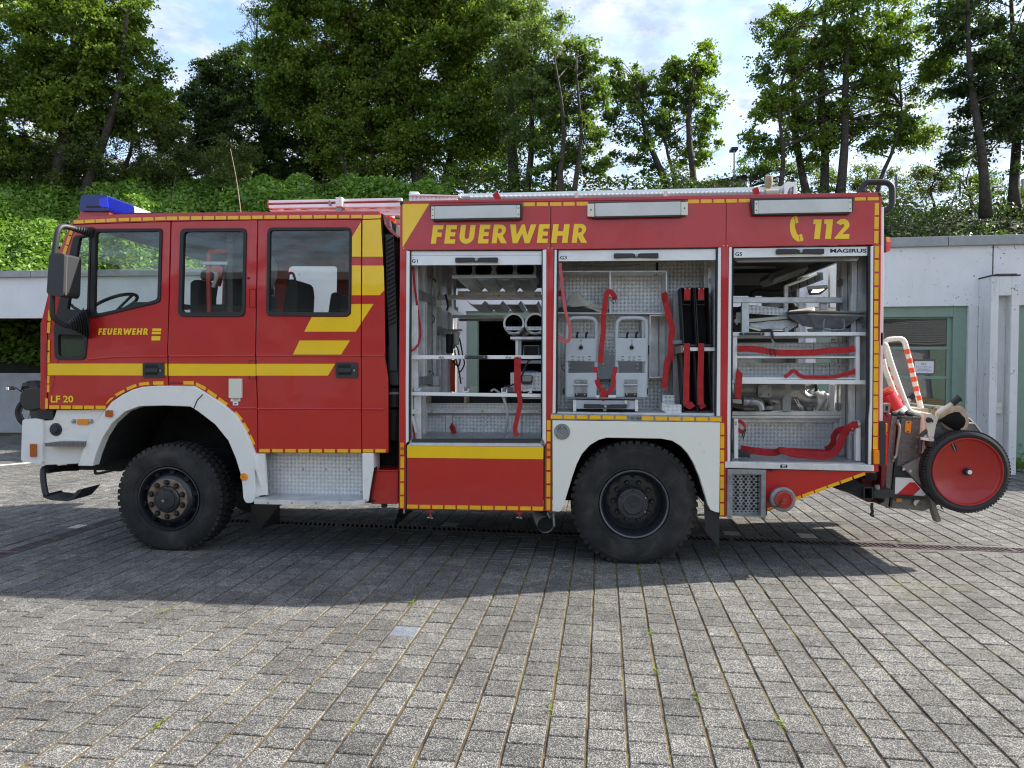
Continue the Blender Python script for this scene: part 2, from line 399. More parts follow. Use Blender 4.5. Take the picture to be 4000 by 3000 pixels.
def paver_mat():
    m = bpy.data.materials.new('exposed_aggregate_paver'); m.use_nodes = True; nt = m.node_tree; L = nt.links.new; b = nt.nodes['Principled BSDF']
    g = N(nt, 'ShaderNodeNewGeometry'); P_ = g.outputs['Position']
    def dot(v):
        n = N(nt, 'ShaderNodeVectorMath', operation='DOT_PRODUCT'); L(P_, n.inputs[0]); n.inputs[1].default_value = v; return n.outputs['Value']
    u = nmath(nt, 'DIVIDE', dot(e1), SX); v = nmath(nt, 'DIVIDE', dot(e2), SY)
    fu = nmath(nt, 'FLOOR', u); v2 = nmath(nt, 'MULTIPLY_ADD', nmath(nt, 'FLOORED_MODULO', fu, 2.0), .5, v); fv = nmath(nt, 'FLOOR', v2)
    cx = N(nt, 'ShaderNodeCombineXYZ'); L(fu, cx.inputs[0]); L(fv, cx.inputs[1])
    wn = N(nt, 'ShaderNodeTexWhiteNoise'); L(cx.outputs[0], wn.inputs['Vector'])
    # aggregate chips
    vo = N(nt, 'ShaderNodeTexVoronoi', inp={'Scale': 190}); L(P_, vo.inputs['Vector'])
    sc = N(nt, 'ShaderNodeSeparateColor'); L(vo.outputs['Color'], sc.inputs[0])
    ramp = N(nt, 'ShaderNodeValToRGB'); ramp.color_ramp.interpolation = 'CONSTANT'; e = ramp.color_ramp.elements
    e[0].position = 0; e[0].color = (.075, .075, .078, 1); e[1].position = .84; e[1].color = (.41, .395, .36, 1)
    for p, cc in ((.28, (.11, .11, .11)), (.50, (.20, .195, .185)), (.70, (.34, .33, .30))):
        x = e.new(p); x.color = (*cc, 1)
    L(sc.outputs[0], ramp.inputs[0])
    big = N(nt, 'ShaderNodeTexNoise', inp={'Scale': 1.3, 'Detail': 7, 'Roughness': .65}); L(P_, big.inputs['Vector'])
    mid = N(nt, 'ShaderNodeTexNoise', inp={'Scale': 11, 'Detail': 4, 'Roughness': .6}); L(P_, mid.inputs['Vector'])
    k = nmath(nt, 'MULTIPLY_ADD', wn.outputs[0], .26, .54)
    k2 = N(nt, 'ShaderNodeMapRange', inp={'From Min': .3, 'From Max': .7, 'To Min': .66, 'To Max': 1.3}); L(big.outputs[0], k2.inputs[0])
    k3 = N(nt, 'ShaderNodeMapRange', inp={'From Min': .3, 'From Max': .72, 'To Min': .74, 'To Max': 1.28}); L(mid.outputs[0], k3.inputs[0])
    kk = nmath(nt, 'MULTIPLY', nmath(nt, 'MULTIPLY', k, k2.outputs[0]), k3.outputs[0])
    cc = N(nt, 'ShaderNodeCombineColor'); [L(kk, cc.inputs[i]) for i in range(3)]
    mm = N(nt, 'ShaderNodeMix', data_type='RGBA', blend_type='MULTIPLY', inp={0: 1.0}); L(ramp.outputs[0], mm.inputs[6]); L(cc.outputs[0], mm.inputs[7])
    # moss film and pale lime spots
    ms = N(nt, 'ShaderNodeTexNoise', inp={'Scale': .55, 'Detail': 9, 'Roughness': .75}); L(P_, ms.inputs['Vector'])
    mr = N(nt, 'ShaderNodeMapRange', inp={'From Min': .56, 'From Max': .75, 'To Min': 0, 'To Max': .38}); L(ms.outputs[0], mr.inputs[0])
    m2 = N(nt, 'ShaderNodeMix', data_type='RGBA'); L(mr.outputs[0], m2.inputs[0]); L(mm.outputs[2], m2.inputs[6]); m2.inputs[7].default_value = (.13, .135, .06, 1)
    sp = N(nt, 'ShaderNodeTexNoise', inp={'Scale': 4.2, 'Detail': 6, 'Roughness': .7, 'Distortion': 1.2}); L(P_, sp.inputs['Vector'])
    sr = N(nt, 'ShaderNodeMapRange', inp={'From Min': .69, 'From Max': .76, 'To Min': 0, 'To Max': .6}); L(sp.outputs[0], sr.inputs[0])
    m3 = N(nt, 'ShaderNodeMix', data_type='RGBA'); L(sr.outputs[0], m3.inputs[0]); L(m2.outputs[2], m3.inputs[6]); m3.inputs[7].default_value = (.5, .49, .44, 1)
    L(m3.outputs[2], b.inputs['Base Color']); b.inputs['Roughness'].default_value = .85
    bb = N(nt, 'ShaderNodeBump', inp={'Strength': .8, 'Distance': .004}); L(vo.outputs['Distance'], bb.inputs['Height']); L(bb.outputs[0], b.inputs['Normal'])
    return m
JM = joint_mat(); PM = paver_mat()
gm = MB(); gm.add([(-600, -600, -.0075), (600, -600, -.0075), (600, 600, -.0075), (-600, 600, -.0075)], [(0, 1, 2, 3)])
obj('ground', gm, JM, kind='structure')
mat('pale_paver', (.50, .48, .40), .85, bump=.5, bscale=120, var=.2, vscale=20, dirt=((.2, .2, .16), .15, 14))
mat('cast_iron', (.13, .10, .105), .6, metal=.4, var=.3, vscale=12, dirt=((.11, .06, .05), .3, 18))
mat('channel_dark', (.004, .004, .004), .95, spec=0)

# --- drainage channels: line A runs across, line B runs away at the left
A0 = G(1190, 2045); A1 = G(4000, 2150); A2 = A0 + (A1 - A0) * 1.6; A0 = A0 - (A1 - A0) * .80
B0 = G(-10, 2172); B1 = G(446, 2029)
tB = (B1 - B0).normalized(); tA = (A1 - A0).normalized()
# B meets A
den = tB.x * tA.y - tB.y * tA.x; dd = A0 - B0; BJ = B0 + tB * ((dd.x * tA.y - dd.y * tA.x) / den)
A0 = BJ; B0 = BJ - tB * 6.5
CW = .082                                               # half width
def near_channel(p):
    for a, t, L_ in ((A0, tA, (A2 - A0).length), (B0, tB, (BJ - B0).length)):
        q = p - a; s = q.dot(t); d = abs(q.x * t.y - q.y * t.x)
        if -.1 < s < L_ + .08: yield a, t, s, d
# --- pavers
pav = bpy.data.objects.new('pavement', None); COL.objects.link(pav); pav['kind'] = 'structure'; WO['pavement'] = Vector((0, 0, 0))
cells = []
for i in range(-75, 75):
    for j in range(-25, 95):
        u0_, u1_ = i * SX, (i + 1) * SX; off = .5 * (i % 2)
        v0_, v1_ = (j - off) * SY, (j + 1 - off) * SY
        p = e1 * (u0_ + u1_) / 2 + e2 * (v0_ + v1_) / 2; q = p - CAM
        dep = q.dot(f0); rx = q.dot(rr)
        if dep < 2.7 or dep > (17.4 if rx < -2.5 else 13.4) or abs(rx) > dep * .76 + .35: continue
        if any(d < CW + .012 + .085 for a, t, s, d in near_channel(p)):
            # cut stones beside the channel: keep only if the centre is clear, shrunk
            if any(d < CW + .055 for a, t, s, d in near_channel(p)): continue
        cells.append((dep * 1.0, u0_, u1_, v0_, v1_, p))
cells.sort(key=lambda t: t[0])
def add_paver(mb, u0_, u1_, v0_, v1_, p):
    gl, gt = random.uniform(.0050, .0080), random.uniform(.0030, .0052)
    a, b_, cc, d = u0_ + gl, u1_ - gl, v0_ + gt, v1_ - gt
    h = random.gauss(0, .0008); tx, ty = random.gauss(0, .005), random.gauss(0, .005); rot = random.gauss(0, .006)
    ch = .004; uc, vc = (a + b_) / 2, (cc + d) / 2
    def V(u, v, z):
        du, dv = u - uc, v - vc; u2 = uc + du * math.cos(rot) - dv * math.sin(rot); v2 = vc + du * math.sin(rot) + dv * math.cos(rot)
        w_ = e1 * u2 + e2 * v2; return (w_.x, w_.y, z + h + du * tx + dv * ty - .001)
    v = [V(a, cc, -.05), V(b_, cc, -.05), V(b_, d, -.05), V(a, d, -.05), V(a, cc, -ch), V(b_, cc, -ch), V(b_, d, -ch), V(a, d, -ch),
         V(a + ch, cc + ch, 0), V(b_ - ch, cc + ch, 0), V(b_ - ch, d - ch, 0), V(a + ch, d - ch, 0)]
    f = [(8, 9, 10, 11)]
    for k in range(4):
        k2 = (k + 1) % 4; f += [(k, k2, 4 + k2, 4 + k), (4 + k, 4 + k2, 8 + k2, 8 + k)]
    mb.add(v, f)
pale = [G(*q) for q in ((305, 2068), (272, 2057), (3142, 2096), (2905, 2085), (2870, 2080), (1180, 2032), (1310, 2035), (1450, 2040), (1580, 2046), (1730, 2050))]
BLUE = G(1632, 2472); cp_m = PM.copy(); MT['chalky_paver'] = cp_m; _b = cp_m.node_tree.nodes['Principled BSDF']; _o = _b.inputs['Base Color'].links[0].from_socket
_x = N(cp_m.node_tree, 'ShaderNodeMix', data_type='RGBA', inp={0: .35}); cp_m.node_tree.links.new(_o, _x.inputs[6]); _x.inputs[7].default_value = (.22, .30, .42, 1); cp_m.node_tree.links.new(_x.outputs[2], _b.inputs['Base Color'])
n = 0; mass = MB(); palem = MB()
for (dep, a, b_, cc, d, p) in cells:
    if any((p - q).length < SX * .5 for q in pale):
        o = MB(); add_paver(o, a, b_, cc, d, p); obj('paver', o, MT['pale_paver'], pav, label='pale cream paver'); continue
    if (p - BLUE).length < .1:
        o = MB(); add_paver(o, a, b_, cc, d, p); obj('paver', o, MT['chalky_paver'], pav, label='paver with a faint blue stain'); continue
    if n < 285 and abs((p - CAM).dot(rr)) < dep * .73:
        o = MB(); add_paver(o, a, b_, cc, d, p); obj('paver', o, PM, pav); n += 1
    else: add_paver(mass, a, b_, cc, d, p)
obj('distant_pavers', mass, PM, pav, kind='stuff')

# --- the channels themselves
def channel(name, label, a, b):
    t = (b - a).normalized(); s = Vector((t.y, -t.x, 0)); L_ = (b - a).length
    th = thing(name, label, 'drain', tuple(a))
    fr = MB()
    for sg in (-1, 1): fr.beam(a + s * sg * (CW - .008) + Vector((0, 0, -.006)), b + s * sg * (CW - .008) + Vector((0, 0, -.006)), .016, .016)
    obj('channel_frame', fr, MT['cast_iron'], th)
    for sg in (-1, 1):
        ed = MB(); q = s * sg * (CW + .058) + Vector((0, 0, -.006)); ed.beam(a + q, b + q, .112, .005); obj('edge_stone', ed, PM, th)
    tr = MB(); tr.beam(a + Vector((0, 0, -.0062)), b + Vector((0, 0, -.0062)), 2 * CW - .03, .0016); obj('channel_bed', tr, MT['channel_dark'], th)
    me = MB(); me.beam((0, 0, 0), s * (2 * CW - .03) + t * .045, .019, .008)
    me0 = bpy.data.meshes.new('grate_bar'); me0.from_pydata(me.v, [], me.f); me0.materials.append(MT['cast_iron'])
    bars = []
    k = int(L_ / .052)
    for i in range(k):
        p = a + t * (i * .052 + .01) - s * (CW - .015) + Vector((0, 0, -.004)); q = p - CAM; dep = q.dot(f0)
        if dep < 2.5 or abs(q.dot(rr)) > dep * .75 + .2: continue
        bars.append((dep, p))
    bars.sort(key=lambda x: x[0]); rest = MB()
    for i, (dep, p) in enumerate(bars):
        if i < 250:
            o = obj('grate_bar', me0, None, th); o.location = p - WO[th.name]
        else: rest.add([Vector(v) + p for v in me.v], me.f)
    if rest.v: obj('grate_bars', rest, MT['cast_iron'], th, kind='stuff')
    for i in range(int(L_ / .5) + 1):
        cr_ = MB(); cr_.beam(a + t * (i * .5) + s * (CW - .016) + Vector((0, 0, -.002)), a + t * (i * .5) - s * (CW - .016) + Vector((0, 0, -.002)), .03, .012)
        obj('grate_joint', cr_, MT['cast_iron'], th)
channel('drainage_channel', 'long slotted iron drain grate running across the yard under the truck', A0, A2)
channel('drainage_channel', 'slotted iron drain grate running away at the left beside the front wheel', B0, BJ - tB * .1)

# --- foliage helper: many small leaf faces as one mesh
def leaf_mat(name, cols, trans=.35, nscale=.7, rough=.5):
    m = bpy.data.materials.new(name); m.use_nodes = True; nt = m.node_tree; nt.nodes.clear(); L = nt.links.new
    o = N(nt, 'ShaderNodeOutputMaterial'); g = N(nt, 'ShaderNodeNewGeometry')
    no = N(nt, 'ShaderNodeTexNoise', inp={'Scale': nscale, 'Detail': 4, 'Roughness': .6}); L(g.outputs['Position'], no.inputs['Vector'])
    k = nmath(nt, 'MULTIPLY_ADD', g.outputs['Random Per Island'], .42, nmath(nt, 'MULTIPLY_ADD', no.outputs[0], 1.3, -.36))
    r = N(nt, 'ShaderNodeValToRGB'); e = r.color_ramp.elements; e[0].position = 0; e[0].color = (*cols[0], 1); e[1].position = 1; e[1].color = (*cols[-1], 1)
    for i, cc in enumerate(cols[1:-1]): x = e.new((i + 1) / (len(cols) - 1)); x.color = (*cc, 1)
    L(k, r.inputs[0]); b = N(nt, 'ShaderNodeBsdfPrincipled', inp={'Roughness': rough, 'Specular IOR Level': .45}); L(r.outputs[0], b.inputs['Base Color'])
    tr = N(nt, 'ShaderNodeBsdfTranslucent'); mm = N(nt, 'ShaderNodeMix', data_type='RGBA', blend_type='MULTIPLY', inp={0: 1.0}); L(r.outputs[0], mm.inputs[6]); mm.inputs[7].default_value = (1.5, 1.75, .5, 1)
    L(mm.outputs[2], tr.inputs[0]); x = N(nt, 'ShaderNodeMixShader', inp={0: trans}); L(b.outputs[0], x.inputs[1]); L(tr.outputs[0], x.inputs[2]); L(x.outputs[0], o.inputs[0])
    MT[name] = m; return m
leaf_mat('leaf_maple', [(00.043, 00.076, 00.019), (00.097, 00.155, 00.026), (00.175, 00.242, 00.037), (00.282, 00.336, 00.060)], trans=.42)
leaf_mat('leaf_yellow', [(.05, .075, .013), (.10, .14, .020), (.165, .205, .028), (.23, .25, .04)])
leaf_mat('leaf_dark', [(00.022, 00.045, 00.019), (00.045, 00.079, 00.027), (00.079, 00.124, 00.037), (00.128, 00.179, 00.053)])
leaf_mat('leaf_pale', [(0.062, 0.095, 0.036), (0.112, 0.162, 0.056), (0.174, 0.230, 0.084), (0.235, 0.291, 0.112)], trans=.42)
leaf_mat('leaf_green', [(00.037, 00.069, 00.021), (00.079, 00.129, 00.031), (00.144, 00.209, 00.046), (00.222, 00.280, 00.065)], trans=.4)
leaf_mat('leaf_knotweed', [(0.065, 0.130, 0.021), (0.124, 0.227, 0.034), (0.195, 0.319, 0.055), (0.273, 0.403, 0.091)], trans=.3, nscale=.9)
leaf_mat('leaf_bramble', [(00.037, 00.061, 00.021), (00.066, 00.106, 00.029), (00.108, 00.152, 00.043), (00.159, 00.192, 00.066)], trans=.25)
leaf_mat('moss', [(.06, .09, .01), (.12, .17, .02), (.20, .27, .03), (.26, .30, .05)], trans=.2, nscale=6)
leaf_mat('leaf_olive', [(00.031, 00.049, 00.017), (00.059, 00.086, 00.024), (00.104, 00.136, 00.035), (00.174, 00.200, 00.052)])
mat('bark', (.050, .040, .030), .9, bump=1.0, bscale=18, var=.4, vscale=8); mat('barkpale', (.15, .13, .10), .85, bump=.7, bscale=18, var=.4)
mat('ivybark', (.022, .030, .014), .9, bump=1.0, bscale=12, var=.5)
mat('bank_soil', (.018, .020, .010), .95, var=.4)
def leaves(cen, size, upbias=.5, droop=0.0, aspect=.55, out=None):
    """cen (n,3) centres, size (n,), returns verts/faces arrays of folded leaf quads"""
    n = len(cen); nrm = rng.normal(size=(n, 3)); nrm[:, 2] += upbias * 2
    if out is not None: nrm += out
    nrm /= np.linalg.norm(nrm, axis=1)[:, None]
    a = rng.normal(size=(n, 3)); a[:, 2] -= droop; a -= (a * nrm).sum(1)[:, None] * nrm; a /= np.linalg.norm(a, axis=1)[:, None]
    b = np.cross(nrm, a); s = size[:, None]
    v = np.empty((n, 4, 3)); v[:, 0] = cen - a * s * .5; v[:, 1] = cen + b * s * aspect * .5 + nrm * s * .06; v[:, 2] = cen + a * s * .5 - nrm * s * .1; v[:, 3] = cen - b * s * aspect * .5 + nrm * s * .06
    return v.reshape(-1, 3)
def leaf_mesh(name, V):
    n = len(V) // 4; me = bpy.data.meshes.new(name); me.vertices.add(4 * n); me.vertices.foreach_set('co', V.astype(np.float32).ravel())
    me.loops.add(4 * n); me.loops.foreach_set('vertex_index', np.arange(4 * n, dtype=np.int32)); me.polygons.add(n)
    me.polygons.foreach_set('loop_start', np.arange(0, 4 * n, 4, dtype=np.int32)); me.update(calc_edges=True); return me

# --- moss and weeds in the joints
mv = []; tips = []
near = [q for q in cells if q[0] < 9]
for q in near:
    nz = math.sin(q[1] * 3.1) * math.cos(q[3] * 2.3) + random.uniform(-1, 1)
    if nz < .72: continue
    for k in range(random.randint(2, 9)):
        v = random.uniform(q[3], q[4]); base = e1 * (q[1] + random.gauss(0, .0035)) + e2 * v; tips.append((base.x, base.y, random.uniform(-.006, .004)))
for s in range(46):                                      # bigger tufts
    q = random.choice(near); v0_ = random.uniform(q[3], q[4])
    for k in range(random.randint(15, 60)):
        base = e1 * (q[1] + random.gauss(0, .007)) + e2 * (v0_ + random.gauss(0, .035)); tips.append((base.x, base.y, random.uniform(-.004, .014)))
tips = np.array(tips)
o = obj('joint_weeds', leaf_mesh('joint_weeds', leaves(tips, rng.uniform(.006, .017, len(tips)), .8, 0, .6)), MT['moss'], kind='stuff')

# --- white painted line at the far left
lm = MB(); a = G(-200, 1836); b_ = G(118, 1808); lm.beam(a + Vector((0, 0, .004)), b_ + Vector((0, 0, .004)), .16, .002)
mat('roadpaint', (.62, .61, .54), .7, var=.2, vscale=20, dirt=((.2, .2, .16), .25, 14)); obj('painted_line', lm, MT['roadpaint'], kind='structure')

# --- bank behind: terrain
def bankz(rx, dep):
    ridge = 8.0 + .25 * math.sin(rx * .35) - (.0 if rx < 2 else .05 * (rx - 2))
    if rx > 7.5: ridge -= .5
    z0, d0 = 1.35, 17.6
    if dep <= d0: return z0
    return min(ridge, z0 + (dep - d0) * .76 + .18 * math.sin(rx * 1.3 + dep) )
bv = []; xs = [-34 + i * .8 for i in range(86)]; ds = [17.55, 17.7] + [18 + .6 * i for i in range(19)] + [32, 40, 60, 90]
for dpt in ds:
    for x in xs: bv.append(KC(x, dpt, bankz(x, dpt) - (.0 if dpt < 60 else (dpt - 40) * .1)))
bf = []
for j in range(len(ds) - 1):
    for i in range(len(xs) - 1):
        a = j * len(xs) + i; bf.append((a, a + 1, a + 1 + len(xs), a + len(xs)))
bm_ = MB(); bm_.add(bv, bf); obj('bank', bm_, MT['bank_soil'], smooth='all', kind='structure')
def scatter_bank(n, x0, x1, d0, d1, size, hump, hh, droop=.4):
    X = rng.uniform(x0, x1, n); Dp = rng.uniform(d0, d1, n); Z = np.array([bankz(a, b) for a, b in zip(X, Dp)])
    hmp = hump(X, Dp); Z = Z + rng.uniform(0, 1, n) ** .6 * (hh * hmp)
    C3 = np.array([tuple(KC(a, b, cc)) for a, b, cc in zip(X, Dp, Z)])
    return leaves(C3, rng.uniform(size[0], size[1], n), .75, droop, .62, out=np.array([[.15, -.65, 0]]))
hump = lambda X, Dp: .35 + .65 * np.clip(.5 + .5 * np.sin(X * 1.7 + Dp * .9) * np.cos(X * .6 - Dp * 1.6 + 1) + .25 * np.sin(X * 4.2 + 2 * Dp), 0, 1)
V = np.concatenate([scatter_bank(84000, -19, -2.2, 17.7, 27.4, (.11, .21), hump, .85)])
o = obj('knotweed_thicket', leaf_mesh('knotweed_thicket', V), MT['leaf_knotweed'], kind='stuff')
V = scatter_bank(42000, 5.5, 20, 17.7, 28.2, (.09, .17), hump, 1.25, .2); o = obj('bramble_thicket', leaf_mesh('bramble_thicket', V), MT['leaf_bramble'], kind='stuff')
V = scatter_bank(6000, -3, 7, 22, 27.6, (.12, .22), hump, .7); o = obj('ground_cover', leaf_mesh('ground_cover', V), MT['leaf_green'], kind='stuff')
V = scatter_bank(420, 10.0, 18, 19.5, 23, (.05, .08), hump, 1.15, 0); mat('whiteflower', (.62, .62, .56), .7); o = obj('bramble_blossom', leaf_mesh('bramble_blossom', V), MT['whiteflower'], kind='stuff')

# --- trees
def tree(name, label, dep, trunks, blobs, leafm, barkm='bark', leafn=1.0, size=(.15, .24), clump=.55, limbs=16, group=None, droop=.3, per=72, ivy=False):
    base = K(trunks[0][0], trunks[0][1], dep); th = thing(name, label, 'tree', tuple(base), group)
    tops = []; tm = MB()
    for (x0, y0, x1, y1, r) in trunks:
        dj = dep + random.uniform(-.8, .8); a = K(x0, y0 + 60, dj); b_ = K(x1, y1, dj + random.uniform(-.5, .5)); n = 9; pth = []
        wob = random.uniform(0, 6)
        for i in range(n):
            t = i / (n - 1); p = a.lerp(b_, t); p += Vector((math.sin(t * 5 + wob) * .16, math.cos(t * 4 + wob) * .16, 0)) * min(1, t * 2); pth.append(p)
        tm.tube(pth, [r * (1.15 - .85 * (i / (n - 1))) * (1.25 if i == 0 else 1) for i in range(n)], 8); tops.append(pth)
    cl = []; cs = []
    for (bx_, by_, brx, bry) in blobs:
        s = dep / F; k = max(3, int(brx * bry * s * s * 3.14 * 6.0 * leafn)); c0 = K(bx_, by_, dep)
        for i in range(k):
            d = Vector((random.gauss(0, 1), random.gauss(0, 1), random.gauss(0, 1))).normalized() * random.uniform(.45, 1.04) ** .7
            p = c0 + r0 * d.x * brx * s + Vector((-math.sin(YAW), math.cos(YAW), 0)) * d.y * (brx + bry) / 2 * s * .85 + Vector((0, 0, 1)) * d.z * bry * s
            cl.append(p); cs.append(clump * random.uniform(.6, 1.25))
    # limbs from the trunks out to clumps
    pick = random.sample(range(len(cl)), min(limbs * 2, len(cl)))
    rad_k = .7
    for i in pick:
        q = cl[i]; pth = random.choice(tops); zq = q.z
        st = min(pth[2:], key=lambda p: abs(p.z - (zq - .35 * (q - p).length))) ; mid = st.lerp(q, .5) + Vector((random.gauss(0, .15), random.gauss(0, .15), random.uniform(0, .4)))
        L_ = (q - st).length; rad = min(.055, .010 + .008 * L_)
        tm.tube(smoothpath([st, mid, q], 3), [rad * (1 - .8 * k / 6) for k in range(7)], 5, cap=False)
        for e in range(2):
            q2 = min(cl, key=lambda p: (p - (mid + Vector((random.gauss(0, 1), random.gauss(0, 1), random.gauss(0, 1))))).length)
            tm.tube([mid, mid.lerp(q2, .5) + Vector((0, 0, .1)), q2], [rad * .5, rad * .35, .008], 4, cap=False)
    obj('trunk', tm, MT[barkm], th, smooth='all')
    # twig-like rows of leaves inside each clump
    Cn = []; 
    for p, s_ in zip(cl, cs):
        nt_ = max(4, int(per * 4.6 * (s_ / .55) ** 2 / 9))
        for t in range(nt_):
            d = rng.normal(size=3); d /= np.linalg.norm(d); d[2] = d[2] * .55 - .10 * droop; L_ = s_ * rng.uniform(.6, 1.35)
            k = 9; tt = rng.uniform(.15, 1, k)[:, None]
            Cn.append(np.array(p) + d[None, :] * L_ * tt + rng.normal(scale=.045, size=(k, 3)) + np.array([0, 0, -1.0]) * (tt ** 2) * droop * .25)
    C3 = np.concatenate(Cn); fx, fy, fz = C3.T; fn_ = np.sin(1.5 * fx + 1.1 * fz + .7 * fy) * np.cos(1.9 * fz - .8 * fx) + .5 * np.sin(2.6 * fy + 1.9 * fx - 2.2 * fz)
    C3 = C3[(fn_ > -.45) | (rng.random(len(C3)) < .40)]; sz = rng.uniform(size[0] * .62, size[1] * .66, len(C3))
    obj('crown', leaf_mesh('crown', leaves(C3, sz, .45, droop, .6)), MT[leafm], th)
    if ivy:
        C4 = []
        for pth in tops[:1]:
            for k in range(2600):
                t = random.random() * .55 * (len(pth) - 1); i = int(t); p = pth[i].lerp(pth[min(i + 1, len(pth) - 1)], t - i); a = random.random() * 6.28; r_ = random.uniform(.25, .62)
                C4.append((p.x + math.cos(a) * r_, p.y + math.sin(a) * r_, p.z + random.gauss(0, .1)))
        C4 = np.array(C4); obj('ivy', leaf_mesh('ivy', leaves(C4, rng.uniform(.08, .14, len(C4)), .2)), MT['leaf_dark'], th)
    return th
TG = 'trees along the top of the bank'
tree('maple_tree', 'broad leafy maple with yellow-green leaves filling the upper left corner', 26,
     [(210, 720, 330, -150, .22), (330, 720, 520, 60, .16)], [(60, 120, 260, 330), (60, 470, 240, 250), (330, 60, 240, 300), (480, 310, 170, 210), (290, 400, 170, 190), (440, 60, 100, 150), (610, 430, 80, 130)],
     'leaf_maple', leafn=1.2, group=TG, limbs=16)
tree('hedge_tree', 'drooping olive-green bushy tree below the corner maple, left of the gap in the sky', 26,
     [(470, 735, 500, 470, .10), (380, 735, 360, 520, .08)], [(430, 600, 230, 110), (560, 500, 150, 110), (660, 640, 160, 80), (260, 640, 130, 90), (880, 640, 130, 110), (110, 650, 140, 110), (0, 600, 130, 120)],
     'leaf_olive', leafn=1.05, size=(.09, .16), droop=.8, clump=.45, per=110, limbs=14, group=TG)
tree('dark_tree', 'dark dense tree between the corner maple and the big central tree', 33,
     [(900, 740, 880, 320, .16), (1010, 740, 1020, 300, .14)], [(870, 340, 130, 130), (800, 470, 130, 150), (980, 330, 130, 150), (960, 540, 190, 190), (1180, 420, 160, 260), (1130, 640, 180, 110), (1330, 560, 180, 150), (1250, 700, 170, 70), (740, 560, 110, 120)],
     'leaf_dark', leafn=1.15, group=TG, limbs=16)
tree('birch_tree', 'thin feathery tree top beside the big central crown with sky behind it', 29,
     [(1040, 420, 985, 20, .05)], [(975, 40, 50, 50), (955, 110, 45, 40), (1010, 150, 60, 40), (1000, 90, 40, 50)],
     'leaf_dark', leafn=1.0, size=(.06, .11), clump=.35, per=46, limbs=10, group=TG)
tree('hornbeam_tree', 'huge dark green tree rising out of the frame above the cab and body', 28.5,
     [(1640, 760, 1560, -260, .24), (1490, 760, 1350, 60, .15), (1400, 760, 1240, 240, .12), (1720, 760, 1850, 100, .13)],
     [(1500, -80, 420, 260), (1250, 130, 240, 190), (1620, 210, 300, 230), (1900, 120, 210, 240), (1330, 400, 250, 190), (1700, 480, 250, 180), (1950, 420, 170, 190), (1480, 610, 230, 100), (1860, 620, 150, 90), (1130, 300, 120, 160)],
     'leaf_maple', leafn=.95, group=TG, limbs=20, clump=.7)
tree('ash_tree', 'light feathery tall tree on the right side of the big central crown', 26,
     [(2010, 750, 2010, -60, .20), (2050, 750, 2120, 60, .12)], [(2040, 60, 110, 170), (2130, 190, 120, 150), (2090, 420, 150, 170), (2010, 280, 110, 150), (2180, 330, 80, 130)],
     'leaf_pale', leafn=.95, size=(.11, .19), droop=.7, group=TG, limbs=18, ivy=True)
tree('lime_tree', 'slim tree with olive crown at the left edge of the wide sky gap', 25.5,
     [(2190, 750, 2180, 240, .10), (2240, 750, 2270, 230, .09), (2165, 750, 2120, 350, .07)], [(2280, 300, 80, 150), (2320, 460, 60, 150), (2210, 520, 130, 140), (2240, 230, 70, 90), (2150, 640, 100, 70), (2330, 640, 50, 60)],
     'leaf_green', leafn=1.2, clump=.42, per=80, group=TG, limbs=18)
tree('oak_tree', 'left tree of the free-standing pair, dark crown leaning left against the clouds', 27,
     [(2630, 755, 2470, 300, .13)], [(2450, 300, 70, 80), (2420, 420, 60, 110), (2530, 470, 100, 110), (2460, 580, 90, 60), (2540, 650, 70, 40), (2400, 330, 30, 60), (2490, 360, 60, 80)],
     'leaf_green', leafn=1.15, clump=.4, per=76, group=TG, limbs=20)
tree('oak_tree', 'right tree of the free-standing pair with a tall rounded crown near the lamp post', 27.5,
     [(2712, 755, 2700, 220, .13), (2640, 755, 2600, 400, .08)], [(2700, 240, 90, 80), (2760, 340, 55, 110), (2640, 340, 90, 110), (2710, 450, 90, 90), (2720, 590, 110, 60), (2790, 430, 25, 30), (2610, 480, 60, 90)],
     'leaf_maple', leafn=1.25, clump=.4, per=76, group=TG, limbs=22)
tree('wingnut_tree', 'tall light green tree with several leaning trunks above the rear of the truck', 25,
     [(3160, 755, 3060, 120, .14), (3215, 755, 3230, -60, .15), (3275, 755, 3350, -100, .15), (3420, 740, 3520, 420, .08), (3040, 750, 3060, 350, .09)],
     [(3180, 60, 190, 170), (3080, 290, 140, 170), (3400, 80, 230, 180), (3300, 330, 200, 170), (3520, 280, 170, 150), (3030, 470, 120, 110), (3200, 500, 160, 90), (3420, 520, 150, 60), (3560, 480, 120, 90), (2990, 560, 70, 50), (3100, 600, 90, 40)],
     'leaf_maple', leafn=.95, size=(.14, .22), clump=.5, per=76, group=TG, limbs=34, droop=.8)
tree('sycamore_tree', 'very dark tall tree filling the upper right corner', 23.5,
     [(3850, 790, 3780, -40, .15), (3960, 790, 3960, -80, .16), (4060, 790, 4100, -80, .14)], [(3930, 60, 230, 200), (3800, 200, 130, 180), (3900, 330, 200, 150), (4080, 300, 160, 260), (3840, 480, 130, 110), (4010, 520, 120, 130), (3700, 60, 60, 60), (3780, 600, 90, 60)],
     'leaf_dark', leafn=.9, clump=.5, group=TG, limbs=26)
UG = 'bushes along the top of the bank'
def bush(label, dep, blobs, leafm, leafn=1.1, size=(.09, .16)):
    t = tree('bush', label, dep, [(blobs[0][0], blobs[0][1] + blobs[0][3], blobs[0][0], blobs[0][1] - blobs[0][3] * .5, .05)], blobs, leafm, leafn=leafn, size=size, clump=.42, per=80, limbs=6, group=UG); t['category'] = 'bush'
bush('dark undergrowth under the corner maple at the upper left', 30, [(150, 690, 260, 90), (450, 690, 260, 90), (780, 690, 240, 90), (60, 560, 160, 100)], 'leaf_olive', 1.0, (.12, .2))
